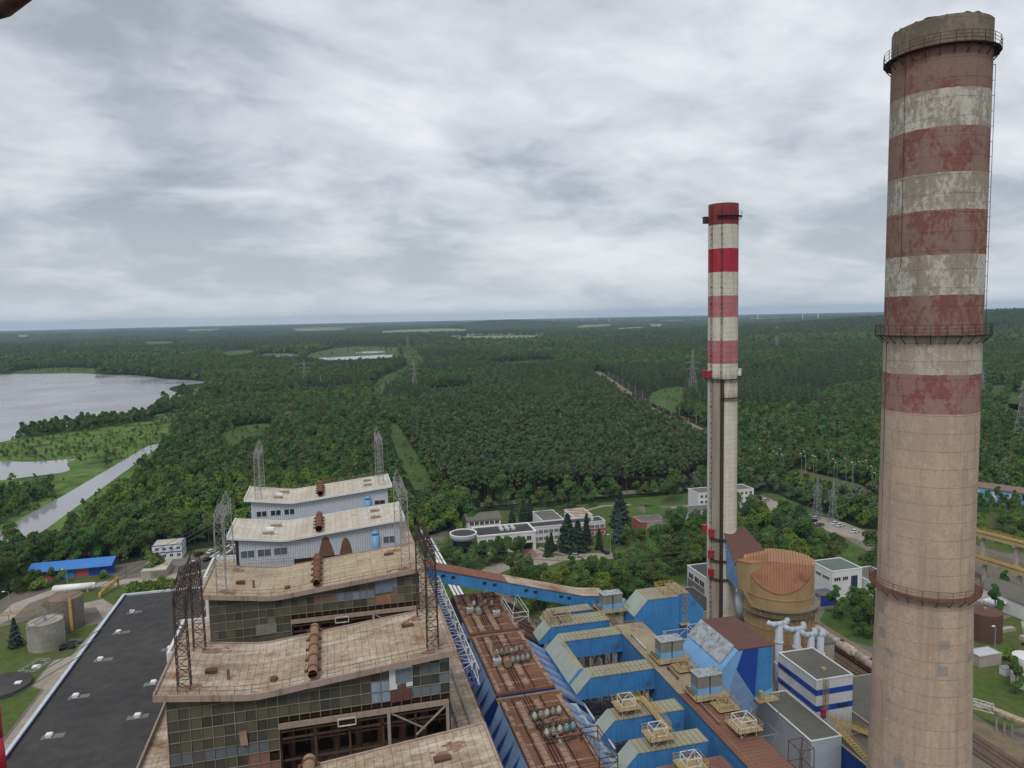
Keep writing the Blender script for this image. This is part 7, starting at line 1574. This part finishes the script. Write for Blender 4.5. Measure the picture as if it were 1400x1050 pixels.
car('blue van at the left end of the dark car park', -57.2, 315.4, R(60), 'blue', None, True)
def wagon(label, u, v0, v1, dirt='wagon_white'):
    t = thing('tank_wagon', label, 'rail wagon', (u, v0, 0), 'tank wagons on the siding')
    b = MB(); b.tube((u, v0 + .6, 2.55), (u, v1 - .6, 2.55), 1.4, 28); b.tube((u, v0 + .6, 2.55), (u, v0 + .1, 2.55), 1.4, 28, 0, True, .8); b.tube((u, v1 - .6, 2.55), (u, v1 - .1, 2.55), 1.4, 28, 0, True, .8); b.build('barrel', dirt, t, True)
    b = MB(); b.tube((u, (v0 + v1) / 2, 3.8), (u, (v0 + v1) / 2, 4.3), .5, 14); b.rail([(u - .8, (v0 + v1) / 2 - 1, 3.9), (u + .8, (v0 + v1) / 2 - 1, 3.9)], .7, .8, .04); b.build('dome', 'rust_beam', t)
    b = MB(); b.box(u - 1.2, u + 1.2, v0, v1, .85, 1.15)
    for q in (v0 + .2, v1 - .35): b.box(u - 1.3, u + 1.3, q, q + .15, .8, 1.3)
    b.build('frame', 'rust_beam', t)
    for q in (v0 + 1.6, v0 + 3.2, v1 - 3.2, v1 - 1.6):
        b = MB()
        for s_ in (-.75, .75): b.tube((u + s_ - .07, q, .62), (u + s_ + .07, q, .62), .45, 16)
        b.build('wheelset', 'dark_steel', t)
wagon('dirty white tank wagon farthest along the siding', 141, 182.0, 193.6); wagon('dirty white tank wagon in the middle, half behind the pale column', 141, 169.8, 181.4); wagon('dirty white tank wagon nearest, running behind the big chimney', 140.9, 157.6, 169.2)
tp = np.array(RAIL, float)
def along(d_):
    for a, c in zip(tp[:-1], tp[1:]):
        l = np.linalg.norm(c - a)
        if d_ <= l: return a + (c - a) * d_ / l, (c - a) / l
        d_ -= l
    return tp[-1], (tp[-1] - tp[-2]) / np.linalg.norm(tp[-1] - tp[-2])
w0 = None
for i in range(17):
    p, d_ = along(86 + i * 13.2); t = thing('goods_wagon', 'dark goods wagon of the train on the forest railway' if i else 'dark locomotive like first wagon of the forest train nearest the slim chimney', 'rail wagon', (0, 0, 0), 'wagons of the train in the forest')
    b = MB(); b.box(-6.2, 6.2, -1.4, 1.4, 1.0, 3.4 if i else 4.1); b.build('box', 'dark_inside' if i % 3 else 'rust_beam', t)
    b = MB()
    for k in range(7): b.box(-6 + k * 1.95, -5.8 + k * 1.95, -1.5, 1.5, 1.0, 3.5)
    b.build('ribs', 'dark_steel', t)
    b = MB()
    for x in (-4.6, -3, 3, 4.6):
        for y in (-.75, .75): b.tube((x, y - .07, .72), (x, y + .07, .72), .45, 10)
    build_each(b, 'wheel', 'dark_steel', t); t.location = (p[0], p[1], 0.05); t.rotation_euler = (0, 0, math.atan2(d_[1], d_[0]))
# parked machinery
t = thing('excavator', 'small yellow machine parked behind the rusty brown tank', 'machine', (196, 164, 0)); b = MB(); b.box(194.6, 197.4, 163, 165, .9, 1.9); b.box(195.2, 196.6, 163.2, 164.8, 1.9, 3.0); b.build('body', 'yellow_steel', t); b = MB(); b.box(194.4, 197.6, 162.7, 163.2, .1, .9); b.box(194.4, 197.6, 164.8, 165.3, .1, .9); build_each(b, 'track', 'tyre', t)
b = MB(); b.path([(197.2, 164, 1.8), (199.2, 164, 3.2), (200.2, 164, 1.2)], .16, 6); b.build('arm', 'yellow_steel', t)
for i, (u, v, m_) in enumerate(((180, 150.6, 'white_paint'), (178.4, 153.2, 'pipe_grey'), (181.6, 148.8, 'blue_grey'), (174.6, 152.6, 'white_steel'))):
    t = thing('container', '%s container among the clutter below the rusty brown tank' % ['white', 'grey', 'blue grey', 'small white'][i], 'container', (u, v, 0)); b = MB(); b.box(u - 1.2, u + 1.2, v - 1.0, v + 1.0, .1, 2.1); b.build('box', m_, t); b = MB(); b.box(u - 1.25, u + 1.25, v - 1.05, v + 1.05, 2.1, 2.2); b.build('lid', 'grey_steel', t)
for i, (u, v) in enumerate(((206, 172), (200, 168), (205, 163), (198.5, 174))):
    t = thing('concrete_slab_stack', ['far', 'middle', 'nearest', 'left'][i] + ' stack of pale concrete slabs on the yard behind the rusty tank', 'slab stack', (u, v, 0)); b = MB()
    for k in range(3): b.box(u - 3 + k * .2, u + 3 - .15 * k, v - .8, v + .8, k * .4, k * .4 + .34)
    build_each(b, 'slab', 'concrete', t)

# ------------------------------------------------------------------ pylons, poles, lamps, wires, turbines
def pylon(label, u, v, h, m='grey_steel', arms=3, base=6.5, aw=7.0, rz=0.0, thick=.16):
    z = float(hgt(u, v)); t = thing('power_pylon', label, 'pylon', (0, 0, 0), 'lattice power pylons')
    b = MB(); b.lattice((0, 0, 0), (0, 0, h * .62), base, base * .32, 7, thick); b.lattice((0, 0, h * .62), (0, 0, h), base * .32, base * .1, 6, thick * .85); b.build('body', m, t)
    for k in range(arms):
        zz = h * (.62 + .13 * k); w = aw * (1.0 if k == 1 or arms == 1 else .78); b = MB()
        for s_ in (-1, 1):
            for y in (-.6, .6): b.bar((0, y, zz), (s_ * w, 0, zz + .2), thick); b.bar((0, y, zz + 1.6), (s_ * w, 0, zz + .2), thick)
            b.bar((s_ * w * .5, 0, zz), (s_ * w * .5, 0, zz + 1.0), thick * .8); b.tube((s_ * w, 0, zz + .1), (s_ * w, 0, zz - 1.6), .12, 5)
        b.build('crossarm', m, t)
    t.location = (u, v, z); t.rotation_euler = (0, 0, rz); return t
pylon('tall lattice pylon left of the slim chimney, beside the green railway meadow', 404, 762, 56, arms=3, base=10, aw=10, thick=.24)
pylon('lattice pylon at the end of the grass cutting in the middle of the woods', 106, 946, 45, base=8, aw=8, thick=.24); pylon('lattice pylon beyond the inlet, leftmost in the woods', -35, 1078, 43, base=7, aw=8, thick=.24)
t = pylon('low Y shaped pylon right of the leftmost lattice pylon', -13, 1046, 24, arms=1, base=4, aw=7, thick=.22)
pylon('big lattice pylon at the right edge of the view', 478, 414, 46, base=9, aw=9, rz=.4, thick=.17); pylon('small pylon right of the big chimney in front of the hillside', 684, 640, 30, base=5, aw=6, thick=.16); pylon('slim pylon in the hillside meadow near the right edge', 735, 690, 38, base=6, aw=6, thick=.16)
pylon('left one of two small pylons at the tree lined car park', 226, 301, 19.5, base=3.6, aw=2.6, arms=2, thick=.09); pylon('right one of two small pylons at the tree lined car park', 226.5, 290.3, 19.5, base=3.6, aw=2.6, arms=2, thick=.09)
pylon('faint pylon on the far wooded plain left of the village', 250, 2400, 45, base=8, aw=9, thick=.3); pylon('faint pylon between the slim chimney and the white silo', 1010, 1500, 40, base=8, aw=9, thick=.3)
def lamp(label, u, v, h=9.0, group=None, two=False):
    t = thing('street_lamp', label, 'street lamp', (u, v, 0), group); b = MB(); b.tube((u, v, 0), (u, v, h), .13, 8, 0, True, .08); b.bar((u, v, h), (u - 1.1, v - .4, h + .25), .09); b.build('pole', 'grey_steel', t)
    b = MB(); b.box(u - 1.7, u - .9, v - .65, v - .25, h + .15, h + .38); b.build('lamp_head', 'white_bright', t)
for i in range(22):
    f = i / 21; u = 268 + 26 * f + random.uniform(-9, 9); v = 398 - 70 * f + random.uniform(-8, 8); lamp('pale lamp post along the sloping rail yard among the trees', u, v, random.uniform(11, 15.5), 'lamp posts of the rail yard')
lamp('lamp post on the office car park beside the dark car', 109.6, 277, 9); lamp('lamp post on the office car park left of the silver car', 86.6, 276, 8); lamp('lamp post between the shed and the dark car park', -49, 350, 9); lamp('lamp post by the blue roofed shed bushes', -101, 306, 7); lamp('lamp post beside the curved road at far left', -112, 283, 8); lamp('lamp post between the far office block and the grove', 196, 318, 9); lamp('lamp post behind the blue banded building by the rusty tank', 181, 162, 9)
lamp('lamp post in front of the far yellow pipe bridge', 262, 216, 9)
for i in range(24):
    p, d_ = along(20 + i * 26); n_ = np.array([-d_[1], d_[0]]) * (7.5 if i % 2 else -7.5); t = thing('catenary_mast', 'mast of the overhead line along the forest railway', 'mast', (p[0] + n_[0], p[1] + n_[1], 0), 'overhead line masts along the railway'); x, y = p + n_
    b = MB(); b.lattice((x, y, 0), (x, y, 9), .7, .5, 6, .07); b.build('mast', 'grey_steel', t); b = MB(); b.bar((x, y, 7.5), (x - n_[0] * .75, y - n_[1] * .75, 7.7), .16); b.build('arm', 'grey_steel', t)
t = thing('fence', 'grey fence along the front of the pine plantation', 'fence', (74, 371, 0)); b = MB(); b.box(74, 190, 370.4, 370.5, .2, 2.2)
for k in range(47): b.box(74 + k * 2.5 - .06, 74 + k * 2.5 + .06, 370.3, 370.6, 0, 2.5)
b.build('panels', 'concrete_grey', t)
def wire(label, p, q, sag, r=.04, grp='power lines', n=22):
    b = MB(); p = np.array(p, float); q = np.array(q, float); P = [p + (q - p) * k / n - np.array([0, 0, 4 * sag * (k / n) * (1 - k / n)]) for k in range(n + 1)]
    b.path(P, r * 1.35, 4); o = b.build('power_line', 'wire', None); tag(o, label, 'power line', grp); return o
for g, (u, vs, lab) in enumerate(((-19.2, (95, 98.7, 102.5), 'power line sagging across the black roof from the black rusty gantry'), (-19.2, (127, 131, 135.5), 'power line running down left from the gantry on the sand coloured roof'), (-19.2, (192, 196.5, 201), 'power line leaving the pale left gantry of the farthest roof'))):
    for v in vs: wire(lab, (u, v, 66.6), (-150, v + (-32 if g == 0 else -20 if g == 1 else 60), 24 if g < 2 else 30), 6 if g < 2 else 8, .035, 'power lines from the left gantries')
for g, (v0, lab) in enumerate(((98, 'power line from the right gantry of the second roof towards the car park'), (131, 'power line from the right gantry of the sand coloured roof across the woods'), (197, 'power line from the right gantry of the farthest roof passing above the office'))):
    for k in (-3.4, 0, 3.4): wire(lab, (12.6, v0 + k, 68), (226 - 0.4 * k, 300 - 11 * (g == 0) + k * .3, 17.5), 13 - 4 * g, .035, 'power lines from the right gantries')
for k, (zz, w) in enumerate(((34.7, 7.8), (42, 10), (49.3, 7.8))):
    for s_ in (-1, 1): wire('high voltage line between the tall pylon and the pylon at the right edge', (404 + s_ * w, 762, zz), (478 + s_ * 8, 414, zz - 6), 9, .07, 'high voltage lines right of the slim chimney')
    wire('high voltage line leading left from the tall pylon over the woods', (404 - w, 762, zz), (106 + 6, 946, zz - 8), 12, .08, 'high voltage lines over the woods')
def turbine(label, az, dist, hh, rot=0.3):
    u, v = dist * math.sin(AZ + R(az)), dist * math.cos(AZ + R(az)); z = float(hgt(u, v)); t = thing('wind_turbine', label, 'wind turbine', (0, 0, 0), 'wind turbines on the horizon')
    b = MB(); b.tube((0, 0, 0), (0, 0, hh), 2.6, 14, 0, True, 1.5); b.build('tower', 'white_bright', t)
    b = MB(); b.box(-2, 2, -3, 7, hh - 1.5, hh + 2.5); b.build('nacelle', 'white_bright', t)
    for k in range(3):
        a = rot + k * 2.0944; b = MB(); d_ = np.array([math.sin(a), 0, math.cos(a)]); p = np.array([0, -4, hh + .5]); b.tube(p, p + d_ * 12, 1.4, 6, 0, True, 1.7); b.tube(p + d_ * 12, p + d_ * hh * .48, 1.7, 6, 0, True, .4); b.build('blade', 'white_bright', t)
    t.location = (u, v, z); t.rotation_euler = (0, 0, -AZ - R(az))
for lab, px, d_, hh, rot in (('white wind turbine just right of the slim chimney', 1037, 6800, 100, .2), ('white wind turbine, left of the close pair near the big chimney', 1098, 6000, 105, .5), ('white wind turbine, right of the close pair near the big chimney', 1119, 6200, 105, .1),
                             ('pale wind turbine left of the slim chimney, biggest of that group', 834, 7600, 100, .4), ('pale wind turbine above the yellow field left of the slim chimney', 797, 8200, 100, .3), ('faint wind turbine between the other two left of the slim chimney', 815, 9000, 95, .8), ('faint wind turbine right above the village', 757, 9400, 95, .6)):
    turbine(lab, math.degrees(math.atan((px - 700) / 1000.0)), d_, hh, rot)
# far village and lone white buildings
def house(u, v, s_, wall, roof, label, grp):
    z = float(hgt(u, v)); t = thing('house', label, 'house', (u, v, z), grp); b = MB(); b.prism([(u - s_, z), (u + s_, z), (u + s_, z + s_ * .9), (u, z + s_ * 1.55), (u - s_, z + s_ * .9)], v - s_ * .8, v + s_ * .8); b.build('walls', wall, t)
    b = MB()
    for a, c in ((-1.1, 0), (0, 1.1)): za, zc = (z + s_ * .85, z + s_ * 1.6) if a < 0 else (z + s_ * 1.6, z + s_ * .85); b.hexa([(u + a * s_, v - s_ * .9, za), (u + c * s_, v - s_ * .9, zc), (u + c * s_, v + s_ * .9, zc), (u + a * s_, v + s_ * .9, za), (u + a * s_, v - s_ * .9, za + .4), (u + c * s_, v - s_ * .9, zc + .4), (u + c * s_, v + s_ * .9, zc + .4), (u + a * s_, v + s_ * .9, za + .4)])
    b.build('roof', roof, t)
for i in range(46):
    f = random.random(); az_ = R(-5.0 + 8.2 * f); d_ = random.uniform(3700, 4350) - 250 * (f < .3); u, v = d_ * math.sin(AZ + az_), d_ * math.cos(AZ + az_)
    red = f > .38 and random.random() < .6; house(u, v, random.uniform(6, 11), 'concrete', 'red_roof' if red else 'roof_grey', 'small house with red roof in the far village' if red else 'small house with grey roof in the far village', 'red roofed houses of the far village' if red else 'grey roofed houses of the far village')
t = block('silo_building', 'tall white silo building far off right of the slim chimney', 'building', 1640, 1668, 2440, 2462, 0, 30, 'white_bright', 'white_paint', .5); b = MB(); b.box(1645, 1655, 2445, 2455, 30.5, 36); b.build('roof_house', 'white_bright', t)
t = block('hall', 'long low white hall far off, left of the white silo', 'building', 1530, 1580, 2400, 2420, 0, 14, 'white_bright', 'white_paint', .5); t = block('hall', 'small white hall far off beside the long low one', 'building', 1590, 1606, 2405, 2420, 0, 10, 'white_bright', 'white_paint', .5)
t = block('hall', 'white hall far off at the left horizon beyond the lake', 'building', -2900, -2780, 7000, 7040, 0, 14, 'white_bright', 'white_paint', .5)
t = block('hall', 'white hall beyond the village fields left of the slim chimney', 'building', 1290, 1350, 4020, 4050, 0, 14, 'white_bright', 'white_paint', .5)

# ------------------------------------------------------------------ the red platform the viewer stands on
def at(px, py, d_):
    return CAMP + (FW * 1000 + RT * (px - 700) - UP * (py - 525)) * d_ / 1000
ROLL = math.atan(0.0213); PITCH = math.atan((525 - 431.5) * math.cos(ROLL) / 1000)
CAMP = np.array([0, 0, 100.0]); FW = np.array([math.sin(AZ) * math.cos(PITCH), math.cos(AZ) * math.cos(PITCH), -math.sin(PITCH)])
r0 = np.array([math.cos(AZ), -math.sin(AZ), 0]); u0_ = np.cross(r0, FW); RT = math.cos(ROLL) * r0 - math.sin(ROLL) * u0_; UP = math.sin(ROLL) * r0 + math.cos(ROLL) * u0_
t = thing('platform_railing', 'red painted steel post with curved dark hoop at the left edge, close to the viewer', 'railing', (-1.0, 1.2, 98.3))
b = MB(); b.path([(-.545, 1.285, 98.25), (-.555, 1.310, 99.267), (-.560, 1.317, 99.327), (-.563, 1.324, 99.399), (-.582, 1.340, 99.56), (-.63, 1.33, 100.3), (-.63, 1.31, 101.2)], .0125, 16); b.build('post', 'plastic_red_post', t, True)
P = []
c0 = np.array([-0.655, 1.02, 100.458])
for k in range(25): a = 2 * PI * k / 24; P.append(c0 + np.array([.315 * math.cos(a), .315 * math.sin(a), 0.0]))
b = MB(); b.path(P, .013, 10); b.build('hoop', 'roof_maroon', t, True)
b = MB(); b.box(-2.2, -.8, -.6, 1.2, 98.15, 98.25); b.build('deck', 'dark_steel', t)

# ------------------------------------------------------------------ air, light, camera
def haze():
    b = MB(); b.box(-20600, 20600, -20600, 20600, -1.5, 185); o = b.build('haze', 'ground', None); tag(o, 'thin bluish haze over the whole landscape', 'haze', kind='stuff')
    m = bpy.data.materials.new('haze'); m.use_nodes = True; nt = m.node_tree; nt.nodes.clear(); out = nt.nodes.new('ShaderNodeOutputMaterial'); v = nt.nodes.new('ShaderNodeVolumePrincipled')
    v.inputs['Color'].default_value = (0.58, 0.80, 1.0, 1); v.inputs['Density'].default_value = HAZE; v.inputs['Anisotropy'].default_value = 0.0
    nt.links.new(v.outputs[0], out.inputs['Volume']); o.data.materials[0] = m
HAZE = 5.4e-5
haze()
SUN_EL, SUN_AZ = 52, -150      # behind the viewer, to the left
w = bpy.data.worlds.new('World'); sc.world = w; w.use_nodes = True; nt = w.node_tree; N = nt.nodes; L = nt.links
bg = N['Background']; sky = N.new('ShaderNodeTexSky'); sky.sky_type = 'NISHITA'; sky.sun_disc = False; sky.sun_elevation = R(SUN_EL); sky.sun_rotation = R(SUN_AZ); sky.air_density = 1.3; sky.dust_density = 2.0
def wm(op, a, c=None, d=None):
    n = N.new('ShaderNodeMath'); n.operation = op
    for i, x in enumerate((a, c, d)):
        if x is None: continue
        if isinstance(x, (int, float)): n.inputs[i].default_value = x
        else: L.new(x, n.inputs[i])
    return n.outputs[0]
tc = N.new('ShaderNodeTexCoord'); sx = N.new('ShaderNodeSeparateXYZ'); L.new(tc.outputs['Generated'], sx.inputs[0])
zc = wm('ADD', wm('MAXIMUM', sx.outputs[2], 0.0), 0.25); cb = N.new('ShaderNodeCombineXYZ'); L.new(wm('DIVIDE', sx.outputs[0], zc), cb.inputs[0]); L.new(wm('DIVIDE', sx.outputs[1], zc), cb.inputs[1])
def wn(s, det, ro, off, dist=0.0):
    mp = N.new('ShaderNodeMapping'); mp.inputs['Location'].default_value = off; mp.inputs['Rotation'].default_value = (0, 0, -AZ); mp.inputs['Scale'].default_value = (0.85, 1.0, 1); L.new(cb.outputs[0], mp.inputs[0])
    n = N.new('ShaderNodeTexNoise'); n.inputs['Scale'].default_value = s; n.inputs['Detail'].default_value = det; n.inputs['Roughness'].default_value = ro; n.inputs['Distortion'].default_value = dist; L.new(mp.outputs[0], n.inputs['Vector']); return n.outputs[0]
dens = wm('ADD', wm('MULTIPLY', wn(0.75, 2, .45, (3.1, 1.7, 0), .2), .38), wm('ADD', wm('MULTIPLY', wn(1.9, 6, .55, (1.3, 7.2, 0), .35), .46), wm('MULTIPLY', wn(6.0, 5, .55, (0, 2, 0), .5), .16)))
cr = N.new('ShaderNodeValToRGB'); L.new(dens, cr.inputs[0]); e = cr.color_ramp.elements
e[0].position = .40; e[0].color = (0.37, 0.40, 0.455, 1); e[1].position = .605; e[1].color = (0.85, 0.87, 0.905, 1)
for p_, c_ in ((.44, (0.455, 0.485, 0.55, 1)), (.49, (0.61, 0.635, 0.68, 1)), (.55, (0.74, 0.76, 0.805, 1))): q = e.new(p_); q.color = c_
mr = N.new('ShaderNodeMapRange'); mr.inputs[1].default_value = 0.0; mr.inputs[2].default_value = 0.16; mr.inputs[3].default_value = 0.65; mr.inputs[4].default_value = 0.0; L.new(sx.outputs[2], mr.inputs[0])
def wmix(f, a, c):
    n = N.new('ShaderNodeMix'); n.data_type = 'RGBA'
    for i, x in ((0, f), (6, a), (7, c)):
        if isinstance(x, (int, float)): n.inputs[i].default_value = x
        elif isinstance(x, tuple): n.inputs[i].default_value = (*x, 1)
        else: L.new(x, n.inputs[i])
    return n.outputs[2]
cloud = wmix(mr.outputs[0], cr.outputs[0], (0.64, 0.69, 0.745))
sc_ = N.new('ShaderNodeVectorMath'); sc_.operation = 'SCALE'; sc_.inputs[3].default_value = 10.0; L.new(cloud, sc_.inputs[0])
L.new(wmix(0.90, sky.outputs[0], sc_.outputs[0]), bg.inputs['Color']); bg.inputs['Strength'].default_value = 0.106
sl = bpy.data.lights.new('sun', 'SUN'); sl.energy = 1.6; sl.angle = R(18); sl.color = (1, 0.965, 0.91); so = bpy.data.objects.new('sun', sl); COL.objects.link(so)
so.rotation_euler = (R(90 - SUN_EL), 0, R(180 - SUN_AZ) if False else R(-SUN_AZ + 180))
import mathutils
sd = mathutils.Vector((math.sin(R(SUN_AZ)) * math.cos(R(SUN_EL)), math.cos(R(SUN_AZ)) * math.cos(R(SUN_EL)), math.sin(R(SUN_EL)))); so.rotation_euler = sd.to_track_quat('Z', 'Y').to_euler()
cam = bpy.data.cameras.new('camera'); cam.sensor_width = 36; cam.lens = 36 * 1000 / 1400; cam.clip_start = 0.05; cam.clip_end = 80000
co = bpy.data.objects.new('camera', cam); COL.objects.link(co)
M3 = mathutils.Matrix((RT.tolist(), UP.tolist(), (-FW).tolist())).transposed(); co.matrix_world = mathutils.Matrix.Translation(CAMP.tolist()) @ M3.to_4x4()
sc.camera = co
vs = sc.view_settings; vs.view_transform = 'Standard'; vs.look = 'None'; vs.exposure = 0; vs.gamma = 1
sc.render.engine = 'CYCLES'; sc.cycles.use_denoising = True; sc.cycles.max_bounces = 5; sc.cycles.volume_bounces = 0; sc.cycles.diffuse_bounces = 3; sc.cycles.glossy_bounces = 2; sc.cycles.transparent_max_bounces = 6
